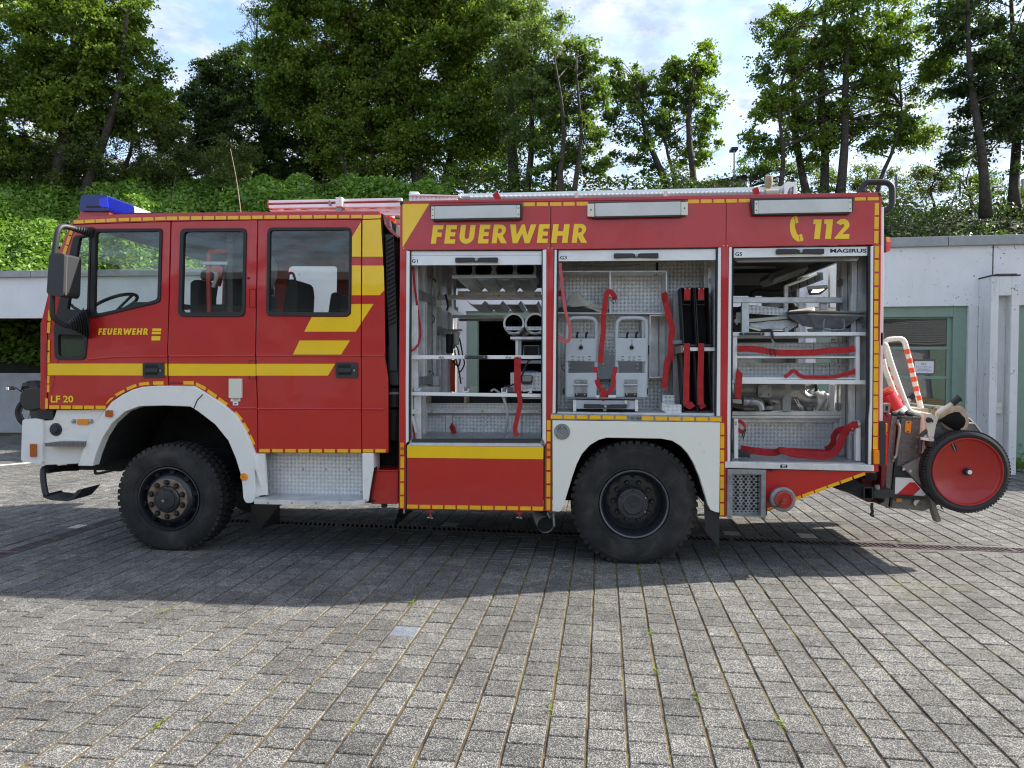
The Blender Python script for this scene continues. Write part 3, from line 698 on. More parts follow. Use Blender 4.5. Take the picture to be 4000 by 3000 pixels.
bush('yellow-green bush behind the black roof rail at the truck rear', 26.5, [(3650, 700, 110, 70), (3560, 720, 90, 50)], 'leaf_yellow')
bush('dark bush under the tall tree right of the black roof rail', 26, [(3790, 690, 130, 90), (3920, 740, 130, 60)], 'leaf_green')
bush('green bush behind the roof end of the small hut', 30, [(2940, 640, 90, 70), (3040, 700, 110, 60), (3150, 690, 120, 60)], 'leaf_green')
bush('yellowish bush between the tall trunks above the rear lamp', 28, [(3400, 690, 150, 60), (3290, 720, 110, 50)], 'leaf_yellow')
bush('small round bush in front of the hut wall', 25, [(2858, 730, 38, 26)], 'leaf_green', 2.4)
bush('bush with sky gaps below the big central tree', 27, [(1830, 700, 160, 50), (1960, 690, 110, 60), (1700, 720, 120, 40)], 'leaf_green', .7)
bush('shrubs under the central tree above the ladder', 26.5, [(1200, 760, 150, 45), (1080, 780, 90, 30)], 'leaf_green', 1.0)
#bush('green hanging shrub at the left edge of the low roof', 25.5, [(-60, 700, 150, 90)], 'leaf_maple', 1.0)

# --- hut, lamp post, fence on the bank
mat('hutwall', (.62, .62, .60), .8, var=.08); mat('hutroof', (.03, .03, .032), .7); mat('postgrey', (.28, .30, .32), .5, metal=.4)
hut = thing('small_hut', 'small white hut with a black slanting roof between the two trees and the lamp', 'hut', tuple(K(2780, 770, 30)))
def kp(l, dep): return [K(x, y, dep) for x, y in l]
hm = MB(); a = kp([(2640, 800), (2925, 800), (2900, 692), (2745, 716), (2655, 740)], 30); b_ = [p + Vector((.6, 4, 0)) for p in a]
hm.add(a + b_, [(0, 1, 2, 3, 4), (9, 8, 7, 6, 5), (0, 5, 6, 1), (1, 6, 7, 2), (0, 4, 9, 5)]); obj('wall', hm, MT['hutwall'], hut)
hm = MB(); a = kp([(2630, 745), (2745, 712), (2915, 681), (2922, 690), (2895, 700), (2745, 722), (2632, 752)], 29.8); b_ = [p + Vector((.6, 4.4, 0)) for p in a]
k = len(a); hm.add(a + b_, [tuple(range(k)), tuple(reversed(range(k, 2 * k)))] + [(i, i + k, (i + 1) % k + k, (i + 1) % k) for i in range(k)]); obj('roof', hm, MT['hutroof'], hut)
lp = thing('lamp_post', 'tall thin grey lamp post rising behind the small hut', 'lamp post', tuple(K(2868, 770, 28)))
hm = MB(); hm.tube([K(2868, 800, 28), K(2868, 585, 28)], [.045, .03], 8); obj('pole', hm, MT['postgrey'], lp, smooth=True)
hm = MB(); a = K(2860, 585, 28); hm.box(a.x - .05, a.x + .22, a.y - .1, a.y + .35, a.z - .02, a.z + .09); obj('lamp_head', hm, MT['greyplastic'], lp, bevel=.02)
fn = thing('mesh_fence', 'grey wire mesh fence on the bank in front of the dark trees at the right', 'fence', tuple(K(3800, 780, 26)))
hm = MB()
for i in range(90):
    x = 3480 + i * 6.5; y = 745 + (x - 3480) * .03; hm.beam(K(x, y, 27), K(x, y - 52, 27), .007, .007)
for k in range(4):
    hm.beam(K(3480, 745 - k * 17, 27), K(4060, 762 - k * 17, 27), .009, .009)
obj('wire_mesh', hm, MT['postgrey'], fn, kind='stuff')
for x in (3500, 3750, 3995):
    hm = MB(); y = 745 + (x - 3480) * .03; hm.beam(K(x, y + 5, 26), K(x, y - 62, 26), .06, .06); obj('fence_post', hm, MT['hullgrey'] if x == 3995 else MT['postgrey'], fn)
# ================================================================== HALL AND LOW ROOF BEHIND THE TRUCK
def stained(name, col, grey, specks=True):
    m = mat(name, col, .8, bump=.3, bscale=60, var=.06, vscale=2); nt = m.node_tree; L = nt.links.new; b = nt.nodes['Principled BSDF']
    old = b.inputs['Base Color'].links[0].from_socket; g = N(nt, 'ShaderNodeNewGeometry')
    mp = N(nt, 'ShaderNodeMapping'); mp.inputs['Scale'].default_value = (5.5, 5.5, .7); L(g.outputs['Position'], mp.inputs[0])
    st = N(nt, 'ShaderNodeTexNoise', inp={'Scale': 1.6, 'Detail': 9, 'Roughness': .72}); L(mp.outputs[0], st.inputs['Vector'])
    r = N(nt, 'ShaderNodeMapRange', inp={'From Min': .52, 'From Max': .74, 'To Min': 0, 'To Max': .6 * grey}); L(st.outputs[0], r.inputs[0])
    x = N(nt, 'ShaderNodeMix', data_type='RGBA'); L(r.outputs[0], x.inputs[0]); L(old, x.inputs[6]); x.inputs[7].default_value = (.16, .155, .15, 1); src = x.outputs[2]
    if specks:
        n2 = N(nt, 'ShaderNodeTexNoise', inp={'Scale': 26, 'Detail': 2}); L(g.outputs['Position'], n2.inputs['Vector'])
        n3 = N(nt, 'ShaderNodeTexNoise', inp={'Scale': 1.7, 'Detail': 3}); L(g.outputs['Position'], n3.inputs['Vector'])
        k = nmath(nt, 'MULTIPLY_ADD', n3.outputs[0], .35, n2.outputs[0])
        r2 = N(nt, 'ShaderNodeMapRange', inp={'From Min': .865, 'From Max': .90, 'To Min': 0, 'To Max': .85}); L(k, r2.inputs[0])
        x2 = N(nt, 'ShaderNodeMix', data_type='RGBA'); L(r2.outputs[0], x2.inputs[0]); L(src, x2.inputs[6]); x2.inputs[7].default_value = (.10, .10, .10, 1); src = x2.outputs[2]
    L(src, b.inputs['Base Color']); return m
stained('fascia', (.76, .765, .775), .2); stained('pillarmat', (.72, .725, .73), .65); stained('fasciaclean', (.72, .74, .78), .08, False)
mat('coping', (.32, .33, .34), .55, metal=.3, var=.08); mat('doorgreen', (.23, .33, .26), .5, var=.08, dirt=((.12, .16, .12), .1, 6))
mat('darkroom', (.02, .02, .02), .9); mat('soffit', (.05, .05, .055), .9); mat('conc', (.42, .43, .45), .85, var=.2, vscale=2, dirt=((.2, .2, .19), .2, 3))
WA = math.atan(.1745); WB = YAW - WA                                   # wall direction in the world
wt = Vector((math.cos(WB), math.sin(WB), 0)); wn_ = Vector((math.sin(WB), -math.cos(WB), 0))   # along the wall to the right; out towards the yard
W0 = KC(7.25, 11.6, 0)
def onwall(px, py, out=0.0):
    d = ray(px, py); q = W0 + wn_ * out; t = (q - CAM).dot(wn_) / d.dot(wn_); p = CAM + d * t; v = p - W0
    return v.dot(wt), p.z
def wbox(mb, s0, s1, o0, o1, z0, z1):
    v = [W0 + wt * s + wn_ * o + Vector((0, 0, z)) for s in (s0, s1) for o in (o1, o0) for z in (z0, z1)]
    return mb.add(v, [(0, 1, 3, 2), (4, 6, 7, 5), (0, 4, 5, 1), (2, 3, 7, 6), (0, 2, 6, 4), (1, 5, 7, 3)])
hall = thing('garage_hall', 'low white garage hall with stained pillars and green sectional doors behind the truck', 'building', tuple(W0))
ZT = 3.62; ZD = 2.66; s_end = -11.9; s_r = 8.0
bay = 3.0; sp0 = onwall(3905, 1500, .3)[0]
pill = [sp0 + bay, sp0, sp0 - bay, sp0 - 2 * bay, sp0 - 3 * bay, sp0 - 4 * bay]
s_end = pill[-1] - .55
mb = wbox(MB(), s_end, s_r, -.25, 0, ZD, ZT); obj('fascia_wall', mb, MT['fascia'], hall)
gj = MB()
for s in pill[:-1]: wbox(gj, s - .008, s + .008, .0, .003, 3.12, ZT)
obj('wall_joint', gj, MT['soffit'], hall)
s = s_end - .05
while s < s_r:
    L_ = 2.98; wbox_ = wbox(MB(), s + .003, min(s + L_, s_r) - .003, -.3, .06, ZT, ZT + .155); obj('coping', wbox_, MT['coping'], hall, bevel=.008); s += L_
obj('roof', wbox(MB(), s_end, s_r, -9, -.3, ZT - .25, ZT + .02), MT['hutroof'], hall)
for s in pill:
    h = 3.08
    pl = MB(); wbox(pl, s - .20, s - .09, 0.003, .42, 0, h); wbox(pl, s + .09, s + .20, 0.003, .42, 0, h); wbox(pl, s - .09, s + .09, .003, .25, 0, h - .3); wbox(pl, s - .09, s + .09, .003, .418, h - .3, h)
    obj('pillar', pl, MT['pillarmat'], hall, bevel=.008)
    cp = MB(); wbox(cp, s - .21, s + .21, .0, .43, h, h + .022); wbox(cp, s - .12, s + .17, .03, .40, h + .022, h + .04); obj('mossy_cap', cp, MT['bark'], hall, bevel=.006)
    sw = wbox(MB(), s - .34, s - .20, -.25, .0, 0, ZD); wbox(sw, s + .20, s + .34, -.25, 0, 0, ZD); obj('side_wall', sw, MT['pillarmat'], hall)
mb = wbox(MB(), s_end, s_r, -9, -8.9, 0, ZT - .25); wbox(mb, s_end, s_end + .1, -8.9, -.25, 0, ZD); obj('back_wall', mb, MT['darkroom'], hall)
for bi in range(5):
    s1 = pill[bi] - .34; s0 = pill[bi + 1] + .34
    fr = MB(); wbox(fr, s0, s0 + .20, -.2, -.06, 0, ZD); wbox(fr, s1 - .20, s1, -.2, -.06, 0, ZD); wbox(fr, s0 + .20, s1 - .20, -.2, -.06, ZD - .17, ZD)
    obj('door_frame', fr, MT['doorgreen'], hall, bevel=.005)
    if bi == 3: continue                                                # this bay stands open
    a, b_ = s0 + .20, s1 - .20; z0 = .04; rows = [.04, .52, 1.02, 1.50, 1.98, 2.49]
    dr = MB(); cols = [a, a + .5 * (b_ - a) - .35, b_]
    for z in rows: wbox(dr, a, b_, -.17, -.115, z - .025, z + .025)
    for cc in (a + .03, cols[1], b_ - .03): wbox(dr, cc - .035, cc + .035, -.165, -.12, .06, 2.47)
    d_ = obj('garage_door', dr, MT['doorgreen'], hall, bevel=.003)
    for zi in range(5):
        for ci in range(2):
            x0_ = cols[ci] + .05; x1_ = cols[ci + 1] - .05
            pn = wbox(MB(), x0_, x1_, -.15, -.142, rows[zi] + .025, rows[zi + 1] - .025)
            if zi == 0: obj('panel', pn, MT['doorgreen'], d_)
            else: obj('pane', pn, MT['doorglass'], d_)
# wall lamp (lit) by the door and meter boxes on a pillar
fl = thing('flood_light', 'small black floodlight with lit panel on the hall wall, seen through the rear locker', 'lamp', tuple(P(*c('Z8', 860, 500), 4.6)))
fm = MB(); a = [P(*c('Z8', *q), 4.6) for q in ((775, 478), (945, 466), (880, 520), (790, 525))]
fm.add([a[0], a[1], a[2], a[3]] + [p + Vector((0, .05, .05)) for p in a], [(0, 3, 2, 1), (4, 5, 6, 7), (0, 1, 5, 4), (1, 2, 6, 5), (2, 3, 7, 6), (3, 0, 4, 7)]); obj('housing', fm, MT['black'], fl)
mat('ledlit', (.9, .88, .7), .5, emis=((1, .93, .65), 2.2)); fm = MB(); a = [P(*c('Z8', *q), 4.585) for q in ((820, 480), (915, 474), (870, 500), (808, 503))]; fm.add(a, [(3, 2, 1, 0)]); obj('lit_panel', fm, MT['ledlit'], fl)
fm = MB(); fm.tube([P(*c('Z8', 800, 500), 4.65), P(*c('Z8', 790, 500), 6.0)], .02, 6); obj('bracket', fm, MT['black'], fl)
for i, y in enumerate((1582, 1604)):
    p = onwall(3898, y, .28); mbx = wbox(MB(), p[0] - .05, p[0] + .05, .25, .31, p[1] - .045, p[1] + .04)
    tag(obj('junction_box', mbx, MT['ivory'], None, bevel=.006), ('upper' if i == 0 else 'lower') + ' small cream junction box in the recess of the stained pillar', 'box', 'junction boxes on the pillar')
# paper notice on the door glass
def wtext(s, px0, py0, px1, py1, out, ma, parent, name='lettering'):
    cu = bpy.data.curves.new('t', 'FONT'); cu.body = s; cu.align_x = 'LEFT'; to = bpy.data.objects.new('t', cu); COL.objects.link(to)
    me = bpy.data.meshes.new_from_object(to.evaluated_get(bpy.context.evaluated_depsgraph_get())); bpy.data.objects.remove(to)
    co = np.array([v.co[:] for v in me.vertices]); mn, mxx = co.min(0), co.max(0); sa, za = onwall(px0, py0, out); sb, zb = onwall(px1, py1, out)
    for v in me.vertices:
        u = (v.co.x - mn[0]) / (mxx[0] - mn[0]); w_ = (v.co.y - mn[1]) / (mxx[1] - mn[1]); p = W0 + wt * (sa + (sb - sa) * u) + wn_ * out; v.co = (p.x, p.y, zb + (za - zb) * w_)
    return obj(name, me, ma, parent)
sg = thing('paper_notice', 'white paper notice taped inside a brown frame on the garage door glass', 'sign', tuple(W0 + wt * onwall(3610, 1434)[0] + wn_ * -.12))
a = onwall(3570, 1403, -.13); b_ = onwall(3653, 1465, -.13); mat('browntape', (.16, .12, .10), .7)
obj('frame', wbox(MB(), a[0], b_[0], -.141, -.136, b_[1], a[1]), MT['browntape'], sg)
a2 = onwall(3573, 1411, -.13); b2 = onwall(3647, 1458, -.13); obj('sheet', wbox(MB(), a2[0], b2[0], -.136, -.132, b2[1], a2[1]), MT['paper'], sg)
for s_, (x0, y0, x1, y1) in (("Halle D", (3598, 1417, 3618, 1423)), ("Nur für Kraftfahrzeuge", (3580, 1431, 3638, 1436)), ("der Brandschutz-", (3586, 1439, 3630, 1444)), ("dienststelle Wuppertal", (3580, 1446, 3638, 1451))):
    wtext(s_, x0, y0, x1, y1, -.1305, MT['ink'], sg)
lm = MB(); a = onwall(3598, 1424.5, -.13); b_ = onwall(3618, 1425.5, -.13); wbox(lm, a[0], b_[0], -.1315, -.1302, b_[1], a[1]); obj('underline', lm, MT['ink'], sg)

# --- car port roof at the left
cp = thing('carport', 'long flat carport roof with a white fascia and grey edge left behind the cab', 'building', tuple(KC(-10, 15.6, 0)))
def cbox(x0, x1, d0, d1, z0, z1, mb=None, k=.10):
    mb = mb or MB(); v = [KC(x, d - k * (x + 11.3), z) for x in (x0, x1) for d in (d0, d1) for z in (z0, z1)]
    return mb.add(v, [(0, 1, 3, 2), (4, 6, 7, 5), (0, 4, 5, 1), (2, 3, 7, 6), (0, 2, 6, 4), (1, 5, 7, 3)])
XR = -3.4
obj('fascia', cbox(-24, XR, 15.7, 15.95, 2.68, 3.56), MT['fasciaclean'], cp)
x = -24
while x < XR:
    obj('roof_edge', cbox(x + .004, min(x + 3.4, XR) - .004, 15.62, 16.05, 3.56, 3.70), MT['coping'], cp, bevel=.008); x += 3.4
obj('roof_slab', cbox(-24, XR, 15.95, 19.4, 2.9, 3.5), MT['soffit'], cp)
for x in (-16.5, -8.2, -5.2): obj('beam', cbox(x - .15, x + .15, 15.95, 19.3, 2.66, 2.9), MT['soffit'], cp)
for x in (-17.5, -8.6): obj('post', cbox(x - .12, x + .12, 16.2, 16.5, 0, 2.9), MT['pillarmat'], cp)
rw = thing('retaining_wall', 'low pale grey concrete wall at the foot of the bank behind the motorcycle', 'wall', tuple(KC(-12, 17.3, 0)))
obj('wall', cbox(-30, XR + 1, 17.45, 17.8, 0, 1.46, k=0), MT['conc'], rw, bevel=.01)

# --- motorcycle
mc = thing('motorcycle', 'black faired motorcycle parked by the low wall, half hidden by the cab', 'motorcycle', tuple(K(120, 1655, 14.6)))
dm = 14.6
def kx(l, dep): return [K(x, y, dep) for x, y in l]
def kprism(mb, l, d0, d1):
    a = kx(l, d0); v = a + [p + Vector((-math.sin(YAW), math.cos(YAW), 0)) * (d1 - d0) for p in a]; n = len(a)
    return mb.add(v, [tuple(range(n)), tuple(reversed(range(n, 2 * n)))] + [(i, i + n, (i + 1) % n + n, (i + 1) % n) for i in range(n)])
mat('gloss_black', (.008, .008, .009), .35, coat=.25)
obj('fairing', kprism(MB(), [(78, 1540), (95, 1520), (140, 1512), (190, 1530), (215, 1560), (180, 1590), (120, 1605), (92, 1600), (74, 1570)], dm - .2, dm + .2), MT['gloss_black'], mc, bevel=.02)
obj('windscreen', kprism(MB(), [(80, 1525), (88, 1498), (112, 1487), (140, 1490), (150, 1520), (110, 1530)], dm - .14, dm + .14), MT['darkglass'], mc)
obj('tank', kprism(MB(), [(150, 1530), (180, 1515), (230, 1525), (240, 1560), (170, 1565)], dm - .15, dm + .15), MT['gloss_black'], mc, bevel=.02)
obj('engine', kprism(MB(), [(110, 1590), (180, 1585), (190, 1640), (120, 1640)], dm - .15, dm + .15), MT['rim'], mc, bevel=.02)
for px in (118, 300):
    wc = K(px, 1612, dm); wh = MB(); prof = [(.20, -.03), (.24, -.06), (.29, -.055), (.31, -.02), (.31, .02), (.29, .055), (.24, .06), (.20, .03), (.20, -.03)]; wh.lathe(prof, wc, 'Y', 28); w_ = obj('wheel', wh, MT['tyre'], mc, smooth=True)
    wh = MB(); wh.lathe([(.19, -.02), (.205, -.02), (.205, .02), (.19, .02), (.19, -.02)], wc, 'Y', 28); [wh.beam(wc, wc + Vector((math.cos(a) * .2, 0, math.sin(a) * .2)), .02, .02) for a in (0, 2.1, 4.2, 1, 3.1, 5.2)]; obj('rim', wh, MT['steel'], w_)
mm_ = MB(); mm_.tube([K(92, 1535, dm - .1), K(60, 1513, dm - .3)], .012, 6); a = obj('mirror_arm', mm_, MT['black'], mc)
mm_ = MB(); q = K(40, 1516, dm - .35); mm_.box(q.x - .085, q.x + .1, q.y - .02, q.y + .03, q.z - .035, q.z + .04); obj('mirror', mm_, MT['gloss_black'], mc, bevel=.025)
mm_ = MB(); q = K(31, 1517, dm - .38); mm_.box(q.x - .03, q.x + .03, q.y - .02, q.y - .012, q.z - .03, q.z + .03); obj('mirror_glass', mm_, MT['paper'], mc)
for a, b_ in (((100, 1560), (118, 1612)), ((128, 1560), (120, 1612))):
    mm_ = MB(); mm_.tube([K(*a, dm - .1), K(*b_, dm - .1)], .022, 6); obj('fork', mm_, MT['steel'], mc)
obj('seat', kprism(MB(), [(235, 1530), (330, 1515), (340, 1535), (240, 1560)], dm - .13, dm + .13), MT['seat'], mc, bevel=.03)

# --- valerian plants at the pillar
VG = 'flowering weeds at the foot of the hall pillar'
mat('stem', (.10, .16, .04), .7); leaf_mat('leaf_weed', [(.06, .12, .02), (.12, .20, .03), (.19, .28, .05), (.26, .34, .08)], trans=.4, nscale=5)
def weed(label, px, pyb, dep, stems, nl):
    b_ = G(px, pyb); dep = (b_ - CAM).dot(f0); th = thing('flowering_weed', label, 'plant', tuple(b_), VG); sm = MB(); LC = []; FC = []
    for (tx, ty) in stems:
        t = K(tx, ty, dep); m_ = b_.lerp(t, .5) + Vector((random.gauss(0, .04), random.gauss(0, .04), 0)); pth = smoothpath([b_ + Vector((random.gauss(0, .04), random.gauss(0, .04), 0)), m_, t], 4); sm.tube(pth, .004, 4)
        for k in range(60): FC.append(np.array(t) + rng.normal(scale=(.028, .028, .026)))
        for p in pth[1:-2]:
            for k in range(5): LC.append(np.array(p) + rng.normal(scale=.035, size=3))
    for k in range(nl): LC.append(np.array(b_) + np.abs(rng.normal(scale=(.13, .13, .14))) * np.array([rng.choice([-1, 1]), rng.choice([-1, 1]), 1]))
    obj('stem', sm, MT['stem'], th); obj('leaves', leaf_mesh('leaves', leaves(np.array(LC), rng.uniform(.04, .085, len(LC)), .4, 0, .4)), MT['leaf_weed'], th)
    obj('blossom', leaf_mesh('blossom', leaves(np.array(FC), rng.uniform(.012, .022, len(FC)), .4, 0, .8)), MT['whiteflower'], th)
weed('tall white-flowered weed between the hose cart wheel and the pillar', 3850, 1838, 11, [(3842, 1610), (3870, 1650), (3830, 1632)], 60)
weed('white-flowered weed with bright leaves at the pillar foot', 3945, 1838, 11, [(3930, 1680), (3925, 1732), (3950, 1760)], 240)
weed('leafy weed with white blossom heads at the far right edge', 3990, 1838, 11, [(3985, 1704), (3998, 1710), (3970, 1710), (3988, 1785)], 260)

# --- workshop hall across the yard, behind the camera (seen only as a reflection in glass and paint)
mat('corrugated', (.33, .34, .35), .55, metal=.2, var=.1); wh_ = thing('workshop_hall', 'long grey corrugated workshop hall across the yard, mirrored in the cab windows', 'building', (0, -19, 0))
mb = MB(); mb.box(-26, 20, -24, -19, 0, 4.6); obj('wall', mb, MT['conc'], wh_)
mb = MB()
for i in range(22): mb.box(-26, 20, -18.97, -18.88, 2.65 + i * .085, 2.65 + i * .085 + .05)
obj('corrugated_cladding', mb, MT['corrugated'], wh_, kind='stuff'); obj('eaves', MB().box(-26.2, 20.2, -24, -18.5, 4.6, 4.85), MT['coping'], wh_)
for i in range(6): obj('gate', MB().box(-22 + i * 7, -18 + i * 7, -18.97, -18.9, 0, 2.5), MT['doorgreen'], wh_)
# ================================================================== THE FIRE ENGINE: chassis, cab, wheels
ft = thing('fire_engine', 'red fire engine with yellow stripes and all its side lockers open', 'fire engine', (-.5, 1.2, 0))
W_ = 2.42                                                        # width of the vehicle
def part(name, mb, ma, parent=ft, **k): return obj(name, mb, M_[ma], parent, **k)

# --- letters -------------------------------------------------------
def arc(cx, cy, r, a0, a1, n=7, ry=None):
    return [(cx + r * math.cos(R(a0 + (a1 - a0) * i / n)), cy + (ry or r) * math.sin(R(a0 + (a1 - a0) * i / n))) for i in range(n + 1)]
GL = {
 'F': (.56, [(0, 0), (.27, 0), (.27, .37), (.52, .37), (.52, .60), (.27, .60), (.27, .77), (.56, .77), (.56, 1), (0, 1)], []),
 'E': (.58, [(0, 0), (.58, 0), (.58, .23), (.27, .23), (.27, .39), (.54, .39), (.54, .61), (.27, .61), (.27, .77), (.58, .77), (.58, 1), (0, 1)], []),
 'U': (.78, [(0, 1), (0, .36)] + arc(.39, .38, .39, 180, 360, 12) + [(.78, .36), (.78, 1), (.51, 1), (.51, .38)] + arc(.39, .36, .12, 0, -180, 8) + [(.27, .38), (.27, 1)], []),
 'R': (.82, [(0, 0), (.27, 0), (.27, .36), (.50, 0), (.82, 0), (.55, .40)] + arc(.38, .70, .30, -50, 90, 9) + [(0, 1)], [[(.27, .54)] + arc(.34, .67, .13, -90, 90, 6) + [(.27, .80)]]),
 'W': (1.26, [(0, 1), (.27, 1), (.38, .42), (.56, 1), (.70, 1), (.88, .42), (.99, 1), (1.26, 1), (1.03, 0), (.80, 0), (.63, .52), (.46, 0), (.23, 0)], []),
 'H': (.80, [(0, 0), (.27, 0), (.27, .38), (.53, .38), (.53, 0), (.80, 0), (.80, 1), (.53, 1), (.53, .62), (.27, .62), (.27, 1), (0, 1)], []),
 '1': (.40, [(.12, 0), (.40, 0), (.40, 1), (0, 1), (0, .77), (.12, .77)], []),
 '2': (.72, [(0, 0), (.72, 0), (.72, .24), (.38, .24), (.60, .48)] + arc(.37, .68, .32, -15, 160, 12) + [(.30, .68)] + arc(.37, .66, .085, 170, -20, 6) + [(.40, .57)], [])}
def glyph(ch, cr, xl, xr, yb, yt, sh, Y, parent, ma='letter', th=.002):
    wd, o, hs = GL[ch]
    def f(p): u, v = p; return (xl + (xr - xl) * u / wd + sh * v, yb + (yt - yb) * v)
    return part('letter', pr(cr, [f(p) for p in o], Y - th, th, [[f(p) for p in h] for h in hs]), ma, parent)
def text(s, cr, x0, yb, x1, yt, Y, ma, parent, sh=0.0, bold=0.0, th=.0012, name='lettering'):
    cu = bpy.data.curves.new('t', 'FONT'); cu.body = s; cu.offset = bold; cu.resolution_u = 4; to = bpy.data.objects.new('t', cu); COL.objects.link(to)
    me = bpy.data.meshes.new_from_object(to.evaluated_get(bpy.context.evaluated_depsgraph_get())); bpy.data.objects.remove(to)
    co = np.array([v.co[:] for v in me.vertices]); mn, mxx = co.min(0), co.max(0)
    for v in me.vertices:
        u = (v.co.x - mn[0]) / (mxx[0] - mn[0]); w = (v.co.y - mn[1]) / (mxx[1] - mn[1])
        p = Q(cr, x0 + (x1 - x0) * u + sh * w, yb + (yt - yb) * w, Y); v.co = (p.x, Y - th, p.z)
    me.name = name; return obj(name, me, M_[ma], parent)
def dashes(cr, a, b, th, n, gap=.17, Y=-.004, parent=ft, ma='reflex', first=None):
    """n reflective strips in a row from a to b (crop coordinates), th thick"""
    L_ = math.hypot(b[0] - a[0], b[1] - a[1]); ux, uy = (b[0] - a[0]) / L_, (b[1] - a[1]) / L_; nx, ny = -uy, ux; step = (L_) / (n - gap)
    for i in range(n):
        s0 = i * step; s1 = s0 + step * (1 - gap)
        q = [(a[0] + ux * s + nx * o, a[1] + uy * s + ny * o) for s, o in ((s0, -th / 2), (s1, -th / 2), (s1, th / 2), (s0, th / 2))]
        part('reflective_strip', pr(cr, q, Y, .003), ma, parent)
def win(cr, outer, inner, r1, r2, Y, door, gl='cabglass', tilt=0):
    fr = part('window_seal', MB().prism(rnd(pts(cr, outer, Y), r1), Y - .012, Y + .03, [rnd(pts(cr, inner, Y), r2)]), 'rubber', door, bevel=.003)
    g = MB().prism(rnd(pts(cr, inner, Y), r2), Y + .008, Y + .010); part('window_pane', g, gl, fr)
    return fr

# --- cab windows (outlines)
FWo = [(780, 1207), (803, 430), (1392, 428), (1405, 450), (1388, 1052), (1355, 1072)]
FWi = [(817, 1155), (832, 458), (1383, 452), (1364, 1038), (1290, 1060), (868, 1162)]
QWo = [(478, 1562), (470, 1270), (640, 487), (790, 487), (775, 1200), (742, 1562)]
MWo = [(1562, 428), (2133, 426), (2118, 1187), (1543, 1187)]; MWi = [(1592, 455), (2108, 452), (2094, 1148), (1574, 1152)]
RWo = [(322, 420), (1046, 418), (1040, 1186), (312, 1182)]; RWi = [(345, 445), (1028, 440), (1022, 1150), (337, 1150)]
# side outline pieces
ARCH = [('Z2', 1952, 822), (1925, 800), (1870, 650), (1800, 535), (1700, 450), (1590, 378), (1480, 314)]
ARCHF = [('Z2', 1285, 307), (1050, 320), (960, 352), (880, 402), (800, 487)]
doorF = [('Z1', 640, 392), (1472, 366), (1447, 1405), ('Z2', 1273, 0), (1282, 305)] + ARCHF[1:] + [('Z2', 365, 487), (366, 0), ('Z1', 415, 1380), (412, 1235), (470, 1010), (560, 640)]
doorM = [('Z1', 1483, 366), (2210, 352), ('Z3', 233, 356), (213, 1500), ('Z4', 200, 80), (216, 505), (219, 868), (200, 868), ('Z2', 1945, 812)] + ARCH[2:] + [('Z2', 1291, 307), (1281, 0), ('Z1', 1454, 1405)]
doorR = [('Z3', 241, 354), (1131, 350), (1126, 1500), ('Z4', 1056, 80), (1061, 868), (225, 868), (223, 505), (209, 80), ('Z3', 222, 1500)]
cornR = [('Z3', 1139, 350), (1300, 344), (1330, 960), (1338, 1500), ('Z4', 1250, 80), (1278, 270), (1280, 868), (1067, 868), (1062, 80), ('Z3', 1134, 1500)]
pillA = [('Z1', 360, 1227), (415, 1000), (505, 640), (610, 387), (640, 350), (690, 327), (690, 380), (636, 386), (556, 636), (462, 1010), (404, 1232), ('Z1', 405, 1385), ('Z2', 357, 0), (357, 487), ('Z2', 345, 487), (355, 0), ('Z1', 395, 1370)]
header = [('Z1', 640, 350), (690, 327), (1000, 306), (1430, 292), ('Z3', 0, 287), (1280, 280), (1296, 292), (1300, 340), (1139, 346), (241, 350), (-10, 352), ('Z1', 1480, 362), (640, 388)]
shell_out = [('Z1', 395, 1235), (440, 1010), (530, 640), (625, 392), (690, 340), (1430, 300), ('Z3', 1285, 292), (1298, 345), (1325, 960), ('Z4', 1248, 80), (1272, 270), (1274, 862), (225, 862), ('Z2', 1935, 805), (1880, 690), (1805, 560), (1700, 470), (1590, 398), (1480, 330), (1285, 322), (1050, 335), (970, 362), (890, 412), (810, 480), (370, 480), (370, 0)]
Yd = 0.0
def bigger(l, k): 
    cx = sum(p[0] for p in l) / len(l); cy = sum(p[1] for p in l) / len(l); return [(cx + (p[0] - cx) * k, cy + (p[1] - cy) * k) for p in l]
def side(mir):
    """side sheet metal; mir: far side of the cab"""
    Y0, th = (0.0, .018) if not mir else (W_, -.018)
    out = [pts('Z1', l, 0) for l in (FWo, MWo)] + [pts('Z3', RWo, 0)]; qw = rnd(pts('Z1', QWo, 0), .05)
    F_, M2, R2 = [rnd(o, .05) for o in out]
    def pl(name, o, hs, y, t, **k):
        return part(name, MB().prism(pts('Z1', o, 0), y, y + t, hs), k.pop('ma', 'red'), **k)
    if mir:
        MB_ = MB().prism(pts('Z1', shell_out, 0), Y0, Y0 + th, [F_, M2, R2, qw]); fp = part('far_side_panel', MB_, 'red'); part('darkened_pane', MB().prism([tuple(p) for p in F_], W_ - .012, W_ - .010), 'dimglass', fp); return  # dark pane added in the far window to keep daylight out of the cab
    part('cab_shell', MB().prism(pts('Z1', shell_out, 0), .02, .034, [[tuple(p) for p in F_], M2, R2, qw]), 'rubber')
    d1 = pl('front_door', doorF, [F_, qw], Y0, th, bevel=.004); d2 = pl('side_panel', doorM, [M2], Y0, th, bevel=.004); d3 = pl('rear_door', doorR, [R2], Y0, th, bevel=.004)
    pl('corner_panel', cornR, [], Y0, th, bevel=.004); pl('windshield_pillar', pillA, [], Y0 - .002, th, bevel=.003); pl('roof_rail', header, [], Y0 - .004, th + .004, bevel=.006)
    return d1, d2, d3
dF, dM, dR = side(False); side(True)
win('Z1', FWo, FWi, .05, .03, 0, dF); win('Z1', MWo, MWi, .055, .04, 0, dM); win('Z3', RWo, RWi, .055, .03, 0, dR)
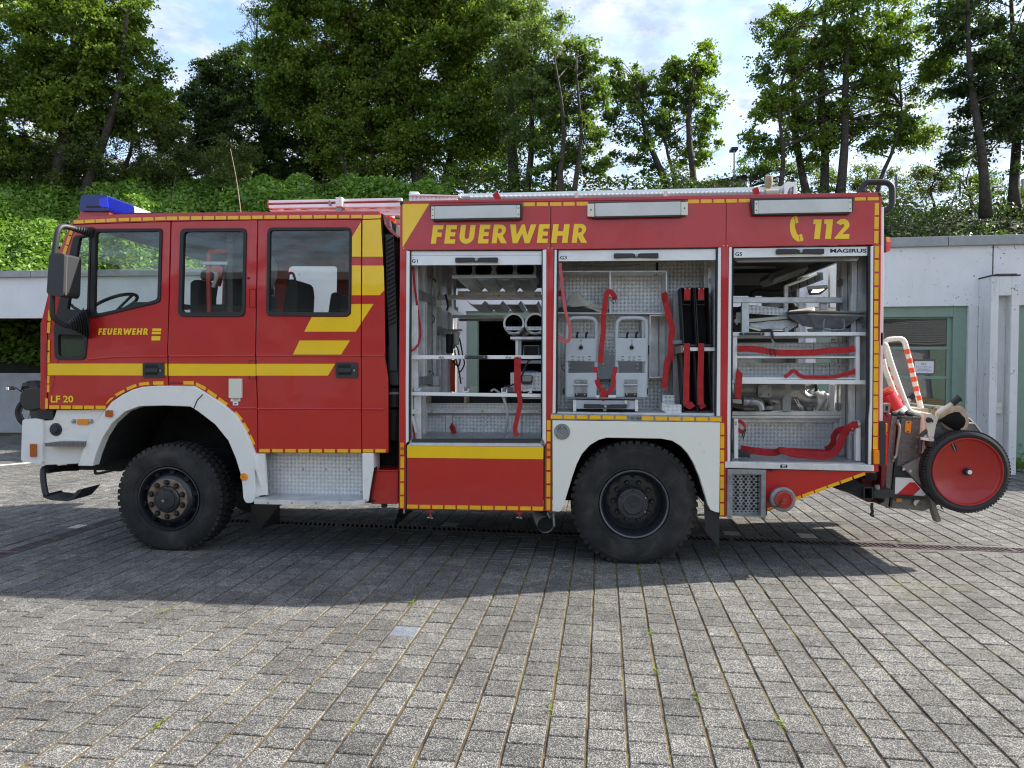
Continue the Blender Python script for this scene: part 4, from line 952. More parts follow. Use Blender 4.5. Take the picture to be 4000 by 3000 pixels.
# quarter window with its small lower light
qs = part('quarter_window_seal', MB().prism(rnd(pts('Z1', QWo, 0), .05), -.010, .03, [rnd(pts('Z1', [(585, 1125), (692, 505), (776, 495), (756, 1130)], 0), .02), rnd(pts('Z1', [(505, 1340), (725, 1335), (715, 1528), (510, 1528)], 0), .03)]), 'rubber', dF, bevel=.003)
part('window_pane', MB().prism(pts('Z1', [(495, 1550), (490, 1270), (600, 760), (660, 500), (780, 495), (760, 1200), (735, 1550)], 0), .008, .010), 'cabglass', qs)
part('lower_pane', MB().prism(rnd(pts('Z1', [(495, 1180), (745, 1175), (720, 1545), (492, 1545)], 0), .02), .011, .013), 'darkglass', qs)
# pressed crease lines
for nm, l, pa in (('crease', [('Z1', 770, 1556), (1000, 1535), (1448, 1530)], dF), ('crease', [('Z1', 1462, 1530), ('Z4', 198, 82)], dM), ('crease', [('Z4', 212, 82), (1054, 82)], dR), ('crease', [('Z4', 1066, 82), (1245, 82)], ft),
                 ('crease', [('Z4', 0, 507), (212, 507)], dM), ('crease', [('Z4', 220, 512), (1056, 512)], dR), ('crease', [('Z4', 1066, 515), (1240, 515)], ft)):
    w = pts('Z1', l, 0); mb = MB()
    for a, b in zip(w, w[1:]): mb.tube([(a[0], .004, a[1]), (b[0], .004, b[1])], .011, 8)
    part(nm, mb, 'red', pa, smooth=True)
# yellow waist band and blocks
def yel(cr, l, pa, y=-.003): return part('yellow_marking', pr(cr, l, y, .0025), 'yellow', pa)
yel('Z2', [(362, 137), (1087, 137), (1087, 228), (362, 226)], dF); yel('Z2', [(1251, 138), (1273, 138), (1274, 228), (1251, 228)], dF)
yel('Z2', [(1285, 138), (1900, 140), (1950, 141), (1950, 231), (1286, 230)], dM)
yel('Z4', [(209, 147), (849, 148), (790, 243), (210, 243)], dR)
yel('Z3', [(1128, 370), (1128, 670), (1051, 670), (1051, 500)], dR, -.0135); yel('Z3', [(1143, 352), (1298, 347), (1318, 670), (1140, 670)], ft, -.003)
yel('Z3', [(1150, 310), (1295, 308), (1297, 338), (1145, 343)], ft, -.007)
yel('Z3', [(1050, 745), (1128, 745), (1127, 1003), (1049, 1003)], dR, -.003); yel('Z3', [(1139, 747), (1325, 747), (1330, 960), (1290, 1003), (1138, 1003)], ft)
yel('Z3', [(1045, 1080), (1127, 1078), (1126, 1250), (1083, 1318), (638, 1318), (702, 1191), (1010, 1191), (1043, 1165)], dR); yel('Z3', [(1137, 1080), (1237, 1078), (1135, 1235)], ft)
yel('Z3', [(598, 1394), (1033, 1394), (957, 1515), (540, 1515)], dR)
# reflective strips
dashes('Z1', (637, 371), (1005, 352), 29, 4, .1, -.008); dashes('Z1', (1025, 350), (1430, 339), 29, 4, .13, -.008)
dashes('Z1', (1440, 338), (2165, 331), 31, 7, .14, -.008); dashes('Z3', (186, 329), (1135, 322), 29, 9, .14, -.008)
dashes('Z1', (632, 405), (550, 650), 27, 3, .12, -.006); dashes('Z1', (430, 1130), (417, 1330), 26, 2, .12, -.006)
dashes('Z1', (422, 1388), (418, 1588), 18, 2, .14, -.006); dashes('Z2', (368, 230), (366, 355), 18, 2, .12, -.004); part('reflective_strip', bx('Z2', 344, 403, 364, 481, -.006, .003), 'reflex')
dashes('Z2', (376, 469), (805, 472), 27, 5, .14, -.004, dF)
for q in ([(803, 448), (840, 400), (866, 390), (860, 402), (820, 440)], [(877, 370), (945, 333), (951, 352), (886, 388)], [(963, 320), (1034, 292), (1043, 312), (970, 342)], [(1058, 285), (1134, 275), (1139, 298), (1062, 306)], [(1166, 273), (1246, 272), (1246, 298), (1167, 299)]):
    part('reflective_strip', pr('Z2', q, -.004, .003), 'reflex', dF)
for q in ([(1397, 270), (1477, 271), (1477, 298), (1400, 297)], [(1497, 280), (1574, 318), (1564, 341), (1492, 304)], [(1586, 332), (1656, 378), (1643, 399), (1578, 354)], [(1670, 393), (1738, 441), (1722, 461), (1660, 412)],
          [(1800, 500), (1852, 560), (1834, 577), (1785, 516)], [(1865, 585), (1903, 650), (1884, 664), (1846, 597)], [(1912, 678), (1947, 748), (1930, 760), (1896, 687)]):
    part('reflective_strip', pr('Z2', q, -.004, .003), 'reflex', dM)
dashes('Z4', (232, 851), (1058, 853), 28, 8, .18, -.004, dR); dashes('Z4', (1073, 852), (1258, 852), 28, 2, .16, -.004)
# writing on the cab
for ch, xl, xr in (('F', 405, 495), ('E', 520, 612), ('U', 645, 772), ('E', 810, 900), ('R', 930, 1062), ('W', 1070, 1298), ('E', 1320, 1412), ('H', 1443, 1585), ('R', 1622, 1755)):
    k = (1278 - 847) / (1755 - 405); glyph(ch, 'Z1', 847 + (xl - 405) * k, 847 + (xr - 405) * k, 1344, 1289, 8, -.003, dF)
for i, y in enumerate((1290, 1318, 1356)): part('yellow_marking', pr('Z1', [(1318 - i * 4, y), (1394 - i * 4, y), (1391 - i * 4, y + (21 if i < 2 else 37)), (1314 - i * 3, y + (21 if i < 2 else 37))], -.003, .0025), 'letter', dF)
text('LF 20', 'Z2', 388, 434, 560, 381, -.003, 'letter', dF, bold=.028)
text('7,00 bar', 'Z2', 1291, 297, 1388, 275, -.003, 'ink', dM)
# door handles
for cr, x0, y0, x1, y1, pa in (('Z2', 1088, 129, 1250, 246, dF), ('Z4', 850, 135, 1030, 262, dR)):
    h = part('door_handle', bx(cr, x0, y0, x1, y1, -.014, .014, r=.02), 'plastic', pa, bevel=.005); w = x1 - x0; t = y1 - y0
    part('grip_recess', bx(cr, x0 + w * .10, y0 + t * .14, x0 + w * .70, y0 + t * .82, -.0165, .003, r=.012), 'black', h)
    part('grip', bx(cr, x0 + w * .12, y0 + t * .38, x0 + w * .70, y0 + t * .64, -.030, .012, r=.005), 'plastic', h, bevel=.004)
    p = Q(cr, x0 + w * .87, y0 + t * .52, 0); part('lock', MB().lathe([(0, -.017), (.009, -.017), (.009, 0)], p, 'Y', 12), 'steel', h)
p = Q('Z1', 2147, 855, 0); part('plug', MB().lathe([(0, -.006), (.010, -.006), (.012, 0)], p, 'Y', 14), 'rubber')
for cr, l in (('Z3', rect('Z3', 166, 950, 218, 1108)), ('Z4', rect('Z4', 152, 122, 205, 270))):
    w = pts(cr, l, 0); mb = MB()
    for i in range(4): a, b = w[i], w[(i + 1) % 4]; mb.beam((a[0], -.0005, a[1]), (b[0], -.0005, b[1]), .003, .004)
    part('hinge_cover_gap', mb, 'black', dM)
    w2 = [(w[0][0] + .004, w[0][1] - .004), (w[1][0] - .004, w[1][1] - .004), (w[2][0] - .004, w[2][1] + .004), (w[3][0] + .004, w[3][1] + .004)]
# cream box on side panel + small labels
part('socket_flap', bx('Z4', -14, 268, 89, 424, -.022, .022, r=.006), 'ivory', dM, bevel=.003); 
q1 = part('instruction_plate', bx('Z4', 2, 428, 80, 452, -.004, .004), 'aluw', dM); part('instruction_plate', bx('Z4', 20, 453, 62, 484, -.004, .004), 'aluw', dM)
part('battery_mark', bx('Z4', 32, 466, 48, 476, -.0055, .002), 'ink', dM)
for y in (433, 438, 443): part('print_line', bx('Z4', 24, y, 66, y + 1.5, -.005, .002), 'ink', dM)

# --- cab volume: roof, front, floor, back wall, interior
zr = P(*c('Z1', 1000, 306), 0).z; xF = Q('Z1', 690, 327, 0).x; xR = Q('Z3', 1290, 290, 0).x
rf = MB(); w = pts('Z1', [('Z1', 640, 350), (690, 326), (1000, 305), (1430, 291), ('Z3', 0, 286), (1280, 279), (1296, 292), (1290, 300), ('Z1', 1430, 305), (690, 342)], 0); rf.prism(w, .004, W_ - .004); part('roof', rf, 'red', bevel=.012)
fr = MB().prism(pts('Z1', [('Z1', 328, 1238), (336, 1230), (396, 1230), (404, 1310), ('Z2', 346, 478), (342, 489), (290, 489), (285, 480)], 0), .03, W_ - .03); part('front_panel', fr, 'red', bevel=.02)
part('front_gap', MB().prism(pts('Z1', [(388, 1380), (408, 1380), (404, 1659), ('Z2', 345, 300), (340, 250)], 0), .012, .04), 'rubber')
wsm = MB().prism(pts('Z1', [(372, 1225), (420, 1010), (512, 640), (615, 392), (628, 392), (525, 645), (434, 1012), (386, 1228)], 0), .02, W_ - .02); part('windshield', wsm, 'cabglass')
part('windshield_frame', MB().prism(pts('Z1', [(358, 1228), (395, 1228), (420, 1250), (360, 1250)], 0), .02, W_ - .02), 'rubber')
part('wiper', MB().tube([Q('Z1', 560, 1040, .25), Q('Z1', 640, 1110, .5), Q('Z1', 680, 1130, .9)], .014, 6), 'black')
part('headlining', MB().prism(pts('Z1', [(660, 400), (700, 350), (1430, 312), ('Z3', 1280, 305), (1280, 330), ('Z1', 1430, 345), (1100, 380)], 0), .04, W_ - .04), 'headlining')
part('sun_visor', MB().add([Q('Z1', 700, 400, .1), Q('Z1', 830, 500, .1), Q('Z1', 830, 520, 2.3), Q('Z1', 700, 400, 2.3)], [(0, 1, 2, 3), (3, 2, 1, 0)]), 'headlining')
zfl = Q('Z4', 200, 300, 0).z
part('cab_floor', MB().box(Q('Z2', 400, 400, 0).x, xR - .02, .04, W_ - .04, zfl - .05, zfl), 'black')
bwx = Q('Z3', 1300, 500, 0).x
part('cab_back_wall', MB().box(bwx - .03, bwx, .03, W_ - .03, Q('Z4', 0, 860, 0).z, zr - .02), 'headlining')
dash = MB().prism(pts('Z1', [(470, 1250), (560, 1180), (760, 1180), (860, 1230), (860, 1400), (470, 1400)], 0), .1, W_ - .1); part('dashboard', dash, 'plastic', bevel=.03)
eng = MB().box(Q('Z1', 900, 1200, 0).x, Q('Z1', 1500, 1200, 0).x, .85, 1.6, zfl, zfl + .45); part('engine_cover', eng, 'seat', bevel=.05)
# steering wheel
sw = MB(); cs = Q('Z1', 985, 1085, .52); ex = Vector((.195, 0, .10)); ey = Vector((0, .215, 0)); pth = [cs + ex * math.cos(a) + ey * math.sin(a) for a in [2 * PI * i / 28 for i in range(28)]]
sw.tube(pth, .016, 8, closed=True); sw.tube([cs - ex, cs + Vector((.02, 0, -.06)), cs + ex], .013, 6); sw.tube([cs + Vector((.02, 0, -.06)), cs + Vector((-.1, 0, -.4))], .03, 8); part('steering_wheel', sw, 'plastic', smooth=True)
part('dash_hood', MB().prism(pts('Z1', [(880, 1160), (1000, 1095), (1080, 1050), (1290, 1050), (1360, 1040), (1300, 1075), (1100, 1085), (960, 1150)], 0), .12, .7), 'plastic', bevel=.01)
ft_seats = [(1600, 760, 1660, 1400, .38, .72), (1600, 760, 1700, 1400, 1.65, 2.1)]
for (a, b, cc, d, y0, y1) in ft_seats:
    st = MB().prism(pts('Z1', [(a, d), (a + 5, 880), (a + 35, 860), (a + 100, 860), (cc + 20, 1000), (cc + 25, d)], .3), y0, y1); s_ = part('seat', st, 'seat', bevel=.04)
    part('headrest', MB().prism(pts('Z1', [(a + 30, 850), (a + 40, b), (a + 110, b), (a + 118, 850)], .3), y0 + .1, y1 - .1), 'seat', s_, bevel=.03)
for (px, y0) in ((560, .35), (560, 1.55)):
    st = MB().prism(pts('Z3', [(440, 1300), (500, 880), (560, 860), (590, 900), (600, 980), (585, 1300)], .4), y0, y0 + .45); s_ = part('seat', st, 'seat', bevel=.04)
    hp = MB().tube(smoothpath([Q('Z3', 500, 880, y0 + .22), Q('Z3', 505, 820, y0 + .22), Q('Z3', 540, 815, y0 + .22), Q('Z3', 560, 870, y0 + .22)], 4), .012, 6); part('grab_handle', hp, 'black', s_)
st = MB().box(Q('Z3', 640, 1300, .5).x, Q('Z3', 1240, 1300, .5).x, .3, 2.1, zfl, zfl + .42); part('rear_bench', st, 'seat', bevel=.04)
# breathing apparatus rack with red tubes (seen through the middle window)
rk = MB(); Yr = .16
rk.tube(smoothpath([Q('Z1', 1812, 1300, Yr), Q('Z1', 1806, 690, Yr), Q('Z1', 1850, 630, Yr), Q('Z1', 1960, 628, Yr), Q('Z1', 2000, 690, Yr), Q('Z1', 1996, 1300, Yr)], 5), .022, 8)
rkp = part('apparatus_rack', rk, 'redtube', smooth=True)
rk = MB(); rk.prism(rnd(pts('Z1', [(1830, 765), (1850, 745), (1910, 745), (1935, 770), (1930, 800), (1900, 925), (1880, 925), (1890, 810), (1835, 800)], Yr), .012), Yr - .02, Yr + .02); part('latch_plate', rk, 'redtube', rkp)
part('cross_bar', bx('Z1', 1722, 712, 1990, 738, Yr - .03, .02), 'steel', rkp); part('gas_strut', MB().tube([Q('Z1', 1885, 830, Yr - .05), Q('Z1', 1845, 935, Yr - .05)], .022, 8), 'steel', rkp, smooth=True)
part('air_cylinder', MB().lathe([(0, -.45), (.05, -.44), (.075, -.38), (.075, .20), (.05, .27), (0, .28)], Q('Z1', 2015, 990, Yr + .06), 'Z', 16), 'seat', rkp, smooth=True)
part('rack_foot', bx('Z1', 1800, 1080, 2010, 1400, Yr + .05, .25), 'seat', rkp, bevel=.02)
part('white_back_shell', MB().lathe([(0, -.02), (.2, -.01), (.27, .04), (.27, .05), (0, .05)], Q('Z1', 2150, 790, .7), 'Y', 24), 'tankgrey')
# partition post between the middle and rear windows
part('partition_post', MB().box(Q('Z1', 2160, 400, .5).x, Q('Z1', 2200, 400, .5).x, .05, .3, zfl, zr - .05), 'headlining')

# --- light bar
lb = part('light_bar', MB().prism(rnd(pts('Z1', [(682, 272), (680, 245), (705, 145), (730, 136), (900, 132), (925, 140), (940, 250), (938, 272)], .22), .02), .22, .62), 'bluelens', bevel=.012)
part('lit_blue_cap', MB().prism(pts('Z1', [(850, 165), (918, 150), (926, 240), (850, 238)], .2), .212, .22), 'bluelit', lb)
part('lens_seam', MB().prism(pts('Z1', [(735, 231), (860, 229), (860, 236), (735, 238)], .2), .205, .22), 'rubber', lb)
part('white_centre', MB().prism(rnd(pts('Z1', [(684, 270), (706, 148), (922, 142), (938, 270)], .22), .02), .63, 1.72), 'aluw', lb, bevel=.01)
part('light_bar_end', MB().prism(rnd(pts('Z1', [(682, 272), (680, 245), (705, 145), (730, 136), (900, 132), (925, 140), (940, 250), (938, 272)], .22), .02), 1.73, 2.15), 'bluelens', lb, bevel=.012)
part('light_bar_mount', MB().prism(pts('Z1', [(690, 276), (942, 276), (944, 330), (690, 333)], .26), .26, 2.1), 'red')
part('roof_hatch', MB().prism(pts('Z1', [(750, 322), (1100, 292), (1415, 283), (1435, 298), (760, 328)], .15), .15, 1.6), 'rubber')
for (x0, y0, x1, y1, yy, mt_) in ((667, 832, 685, 690, .5, 'black'), (941, 830, 900, 582, .8, 'wood')):
    pt = [P(x0, y0, yy), P((x0 * .6 + x1 * .4), y0 * .5 + y1 * .5, yy), P(x1, y1, yy)]; part('antenna', MB().tube(smoothpath(pt, 4), [.0045] * 4 + [.003] * 5, 6), mt_)

# --- mirror
mi = part('mirror_housing', MB().prism(rnd(pts('Z1', [(402, 980), (424, 655), (448, 640), (540, 641), (556, 655), (546, 985), (524, 1018), (425, 1000)], -.36), .03), -.36, -.15), 'plastic', bevel=.035)
part('mirror_glass', MB().add([(Q('Z1', 572, 668, -.33).x, -.33, Q('Z1', 560, 680, -.3).z), (Q('Z1', 592, 668, -.15).x, -.15, Q('Z1', 560, 680, -.3).z), (Q('Z1', 582, 668, -.15).x, -.15, Q('Z1', 560, 990, -.3).z), (Q('Z1', 560, 668, -.33).x, -.33, Q('Z1', 560, 990, -.3).z)], [(0, 1, 2, 3), (3, 2, 1, 0)]), 'mirror', mi)
part('mirror_rim', MB().tube([(Q('Z1', 574, 668, -.33).x, -.33, Q('Z1', 560, 668, -.3).z), (Q('Z1', 594, 668, -.15).x, -.15, Q('Z1', 560, 668, -.3).z), (Q('Z1', 584, 668, -.15).x, -.15, Q('Z1', 560, 1002, -.3).z), (Q('Z1', 562, 668, -.33).x, -.33, Q('Z1', 560, 1002, -.3).z)], .008, 6, closed=True), 'greyplastic', mi)
part('mirror_arm', MB().tube(smoothpath([Q('Z1', 465, 660, -.25), Q('Z1', 480, 560, -.25), Q('Z1', 500, 450, -.24), Q('Z1', 540, 408, -.2), Q('Z1', 620, 420, -.12), Q('Z1', 700, 445, -.03)], 5), .024, 10), 'plastic', mi, smooth=True)
part('mirror_arm', MB().tube(smoothpath([Q('Z1', 452, 1000, -.26), Q('Z1', 452, 1150, -.25), Q('Z1', 475, 1210, -.22), Q('Z1', 560, 1262, -.12), Q('Z1', 640, 1270, -.03)], 5), .022, 10), 'plastic', mi, smooth=True)
def bellows(a, b, r0_, r1_, n, nm='bellows'):
    mb = MB(); a = Vector(a); b = Vector(b); pth = []; rs = []
    for i in range(n * 2 + 1):
        t = i / (n * 2); pth.append(a.lerp(b, t)); rs.append((r0_ + (r1_ - r0_) * t) * (1.0 if i % 2 else .78))
    mb.tube(pth, rs, 14); return part(nm, mb, 'rubber', mi)
bellows(Q('Z1', 620, 425, -.11), Q('Z1', 795, 462, .0), .022, .055, 8); bellows(Q('Z1', 585, 1262, -.10), Q('Z1', 752, 1245, .0), .028, .15, 9)

# --- white front end, bumper, steps
part('bumper', MB().prism(rnd(pts('Z2', [(170, 562), (290, 558), (326, 570), (322, 895), (296, 899), (172, 886), (160, 870)], .0), .03), .0, W_ - .02), 'whitepaint', bevel=.02)
part('marker_lamp', bx('Z2', 227, 750, 272, 849, -.018, .02, r=.008), 'amber', bevel=.004)
part('front_side_panel', pr('Z2', [(430, 490), (800, 490), (770, 540), (690, 690), (640, 800), (600, 900), (325, 912), (322, 576), (398, 566), (415, 540)], .03, .02), 'fender', bevel=.006)
part('headlamp_surround', MB().prism(pts('Z2', [(290, 490), (408, 490), (408, 562), (290, 560)], .03), .02, .5), 'rubber')
p = Q('Z2', 427, 640, .03); part('electric_socket', MB().lathe([(0, -.035), (.028, -.033), (.034, -.02), (.034, -.012), (.055, -.01), (.060, 0)], p, 'Y', 24), 'plastic', smooth=True)
part('socket_label', bx('Z2', 399, 594, 448, 609, .024, .004), 'ink')
part('side_reflector', bx('Z2', 588, 561, 673, 602, .018, .012, r=.004), 'orangelens', bevel=.002)
for x in (565, 697):
    p = Q('Z2', x, 577, .03); part('bolt', MB().lathe([(0, -.02), (.016, -.018), (.018, -.008), (.022, 0)], p, 'Y', 14), 'steel', smooth=True)
part('step_plate', MB().prism(pts('Z2', [(338, 745), (430, 733), (644, 735), (640, 772), (345, 770)], -.06), -.06, .06), 'tread_dark')
part('step_recess', MB().prism(pts('Z2', [(345, 730), (480, 712), (640, 728), (640, 736), (345, 745)], .0), .024, .03), 'fender')
sm = MB().tube(smoothpath([Q('Z2', 420, 925, .25), Q('Z2', 345, 935, .1), Q('Z2', 328, 965, .06), Q('Z2', 335, 1060, .04), Q('Z2', 352, 1140, .03)], 5), .026, 10); part('step_bracket', sm, 'plastic', smooth=True)
sm = MB().prism(pts('Z2', [(338, 1132), (350, 1148), (520, 1168), (560, 1150), (600, 1100), (645, 1086), (638, 1100), (575, 1168), (530, 1184), (400, 1176), (340, 1155)], 0), -.02, .22); part('lower_step', sm, 'plastic', bevel=.004)
part('under_bar', MB().tube(smoothpath([Q('Z2', 360, 950, .15), Q('Z2', 480, 935, .3), Q('Z2', 600, 930, .4)], 4), .03, 8), 'undercarriage')
for l in ([(730, 905), (725, 960), (745, 975), (860, 950), (950, 935)], [(780, 905), (850, 945), (930, 950)]):
    part('under_bar', MB().tube(smoothpath([Q('Z2', x, y, 1.9) for x, y in l], 4), .016, 8), 'black')
# --- front wheel arch
arch_in = [('Z2', 705, 919), (730, 830), (780, 705), (850, 595), (950, 505), (1060, 463), (1250, 458), (1450, 465), (1510, 502), (1640, 602), (1740, 725), (1795, 855), (1840, 1000), (1855, 1165), (1868, 1192), (1880, 1200)]
fend = [('Z2', 592, 917), (640, 770), (700, 650), (780, 520), (850, 430), (930, 375), (1010, 335), (1080, 315), (1200, 306), (1470, 308), (1480, 312), (1590, 378), (1700, 450), (1800, 535), (1870, 650), (1925, 780), (1960, 880), (1990, 1080), ('Z4', 196, 1000), (200, 1180), (192, 1262), (170, 1275), ('Z2', 1880, 1200)] + [p for p in reversed(arch_in[1:-1])] + [('Z2', 705, 919)]
part('front_fender', MB().prism(pts('Z2', fend, -.035), -.035, .06), 'fender', bevel=.026)
part('fender_joint', MB().tube([Q('Z2', 1548, 372, -.034), Q('Z2', 1505, 415, -.036), Q('Z2', 1478, 480, -.034)], .005, 6), 'black')
liner = pts('Z2', arch_in, -.035); mb = MB(); n = len(liner)
vs = [(x, .0, z) for x, z in liner] + [(x, .85, z + .02) for x, z in liner]; mb.add(vs, [(i, i + 1, i + 1 + n, i + n) for i in range(n - 1)]); part('wheel_arch_liner', mb, 'undercarriage', smooth='all')
part('wheel_arch_back', MB().prism(pts('Z2', [(690, 920), (760, 700), (950, 480), (1480, 440), (1750, 690), (1850, 1000), (1860, 1210), ('Z2', 1500, 1180), (1000, 920)], .0), .85, .9), 'undercarriage')
part('side_marker_lamp', bx('Z2', 802, 493, 853, 544, -.055, .03, r=.01), 'amber', bevel=.005)
p = Q('Z4', 112, 1062, -.035); part('round_reflector', MB().lathe([(0, -.014), (.030, -.014), (.034, -.008), (.034, 0)], p, 'Y', 24), 'orangelens'); part('rivet', MB().lathe([(0, -.017), (.004, -.017), (.004, -.01)], p, 'Y', 8), 'ink')
# --- entry step area
part('step_well_side', MB().prism(pts('Z4', [(200, 872), (284, 872), (304, 1205), (240, 1212), (232, 1225), (200, 1225)], .02), .0, .03), 'fender')
part('step_well_side', MB().prism(pts('Z4', [(1066, 872), (1158, 872), (1160, 1000), (1135, 1150), (1118, 1262), (1075, 1268), (1068, 1210)], -.01), -.01, .2), 'fender', bevel=.008)
part('step_well_gap', MB().prism(pts('Z4', [(1160, 985), (1166, 1000), (1140, 1150), (1122, 1265), (1112, 1266), (1134, 1150)], .0), .0, .1), 'rubber')
stp = part('step_well_plate', MB().prism(pts('Z4', [(270, 870), (1066, 870), (1066, 1215), (285, 1215)], .16), .16, .18), 'tread')
for (x, y) in ((400, 1005), (588, 1003), (774, 1003), (961, 1003), (317, 1185), (1058, 1186)):
    p = Q('Z4', x, y, .16); part('bolt', MB().lathe([(0, -.006), (.007, -.005), (.009, 0)], p, 'Y', 10), 'steel', stp)
es = part('entry_step', MB().box(Q('Z4', 215, 1262, -.1).x, Q('Z4', 980, 1262, -.1).x, -.125, .15, Q('Z4', 300, 1290, -.14).z + .004, Q('Z4', 300, 1262, -.14).z), 'aludark')
z_ = Q('Z4', 500, 1255, -.14).z; z2 = Q('Z4', 500, 1289, -.14).z; xa, xb, xc, xd = [Q('Z4', x, 1255, -.14).x for x in (193, 210, 985, 1064)]
mb = MB(); top = [(xa, -.13), (xc, -.13), (xd, -.05), (xd, .16), (xa + .1, .16), (xa, .0)]; n = len(top)
mb.add([(x, y, z_) for x, y in top] + [(x, y, z_ - .004) for x, y in top], [tuple(range(n)), tuple(reversed(range(n, 2 * n)))]); part('step_tread', mb, 'tread_step', es)
mb = MB(); e = [(xa, .0), (xa, -.14), (xc, -.14), (xd, -.06), (xd, .1)]
for a, b in zip(e, e[1:]): mb.add([(a[0], a[1], z_ + .003), (b[0], b[1], z_ + .003), (b[0], b[1], z2), (a[0], a[1], z2), (a[0], a[1] + .01, z_ + .003), (b[0], b[1] + .01, z_ + .003)], [(0, 3, 2, 1), (0, 1, 5, 4)])
part('step_edge', mb, 'alu', es)
for x in (304, 498, 692, 887):
    p = Q('Z4', x, 1273, -.14); part('bolt', MB().lathe([(0, -.006), (.007, -.005), (.009, 0)], p, 'Y', 10), 'steel', es)
mf = part('mud_flap', MB().add([Q('Z4', 165, 1288, .05), Q('Z4', 400, 1288, .75), Q('Z4', 398, 1430, .75), Q('Z4', 240, 1490, .2), Q('Z4', 162, 1512, .05)], [(0, 1, 2, 3, 4), (4, 3, 2, 1, 0)]), 'plastic')
mb = text('IVECO', 'Z4', 208, 1425, 335, 1345, .1, 'greyplastic', mf, name='embossed_lettering')
for v in mb.data.vertices:                                            # follow the flap, which runs back from the edge
    u = (v.co.x - Q('Z4', 208, 1400, .1).x) / (Q('Z4', 335, 1400, .1).x - Q('Z4', 208, 1400, .1).x)
    pz = (Q('Z4', 200, 1425, .1).z + (v.co.z - Q('Z4', 208, 1425, .1).z) * .62); a = Q('Z4', 208, 1400, .165); b = Q('Z4', 335, 1375, .545); q = a.lerp(b, u); v.co = (q.x, q.y - .012, q.z + (pz - Q('Z4', 208, 1400, .1).z) * 1.05)
# --- red box and air intake between cab and body
tb = part('tool_box', pr('Z4', rect('Z4', 1140, 1018, 1357, 1283), .06, .6), 'red', bevel=.004); part('box_lid', MB().prism(pts('Z4', [(1140, 1008), (1360, 1008), (1358, 1018), (1140, 1018)], .05), .05, .66), 'red', tb, bevel=.002)
p = Q('Z4', 1158, 1258, .06); part('screw', MB().lathe([(0, -.012), (.011, -.01), (.013, 0)], p, 'Y', 12), 'ink', tb)
part('box_handle', MB().tube([Q('Z4', 1138, 1072, .02), Q('Z4', 1108, 1070, .02), Q('Z4', 1110, 1110, .02)], .009, 6), 'rubber', tb)
part('box_catch', bx('Z4', 1222, 1284, 1260, 1312, .1, .05), 'rubber', tb)
sn = part('air_intake', MB().prism(pts('Z3', [(1336, 474), (1412, 480), (1425, 900), (1440, 1240), (1443, 1659), (1372, 1659), (1362, 1250), (1345, 960)], .06), .06, .3), 'plastic', bevel=.006)
for i in range(20):
    t = i / 19; y = 510 + t * 720; x0 = 1340 + t * 24; x1 = 1406 + t * 24
    part('louvre', MB().prism(pts('Z3', [(x0 + 4, y + 22), (x1 - 2, y - 8), (x1 - 2, y - 1), (x0 + 4, y + 31)], .05), .035, .06), 'rubber', sn)
part('intake_duct', MB().prism(pts('Z4', [(1270, 0), (1362, 0), (1366, 325), (1300, 325), (1278, 250)], .08), .08, .35), 'plastic', bevel=.01)
mb = MB(); q0 = Q('Z4', 1330, 340, .2); q1 = Q('Z4', 1330, 500, .2); pth = [q0.lerp(q1, i / 14) for i in range(15)]; mb.tube(pth, [.10 if i % 2 else .085 for i in range(15)], 18); part('rubber_bellows', mb, 'rubber', smooth='all')
part('hose_clamp', MB().tube([Q('Z4', 1330, 372, .2), Q('Z4', 1330, 392, .2)], .104, 18), 'galva'); part('lower_duct', MB().tube([Q('Z4', 1325, 505, .22), Q('Z4', 1320, 750, .25)], .09, 16), 'rubber', smooth=True)
part('gap_wall', MB().box(Q('Z3', 1320, 600, 1).x, Q('Z3', 1480, 600, 0).x, .5, .53, .45, zr - .3), 'black')
part('hatch_edge', MB().prism(pts('Z3', [(1298, 300), (1330, 318), (1345, 400), (1380, 450), (1462, 520), (1464, 500), (1390, 440), (1352, 395), (1335, 312)], .1), .05, .3), 'red')
# --- chassis
part('chassis', MB().box(Q('Z2', 500, 900, .7).x, 2.3, .72, .80, .62, .86).box(Q('Z2', 500, 900, .7).x, 2.3, 1.62, 1.70, .62, .86).box(-2.6, -.6, .85, 1.55, .50, 1.05).box(-3.6, -3.3, .3, 2.1, .45, .62).box(.4, .7, .3, 2.1, .45, .62), 'undercarriage')
part('underbody_infill', MB().box(-2.5, -.3, .35, 2.25, .60, 1.0).box(-.3, 2.25, .66, 2.2, .60, 1.0).box(-.35, 1.0, 1.0, 1.6, .35, .8), 'undercarriage')  # plain boxes filled in to stop sunlight reaching the ground below
part('tank', MB().box(-2.1, -1.0, .3, .75, .42, .75).box(-1.5, 0, 1.7, 2.2, .4, .8), 'undercarriage', bevel=.03)
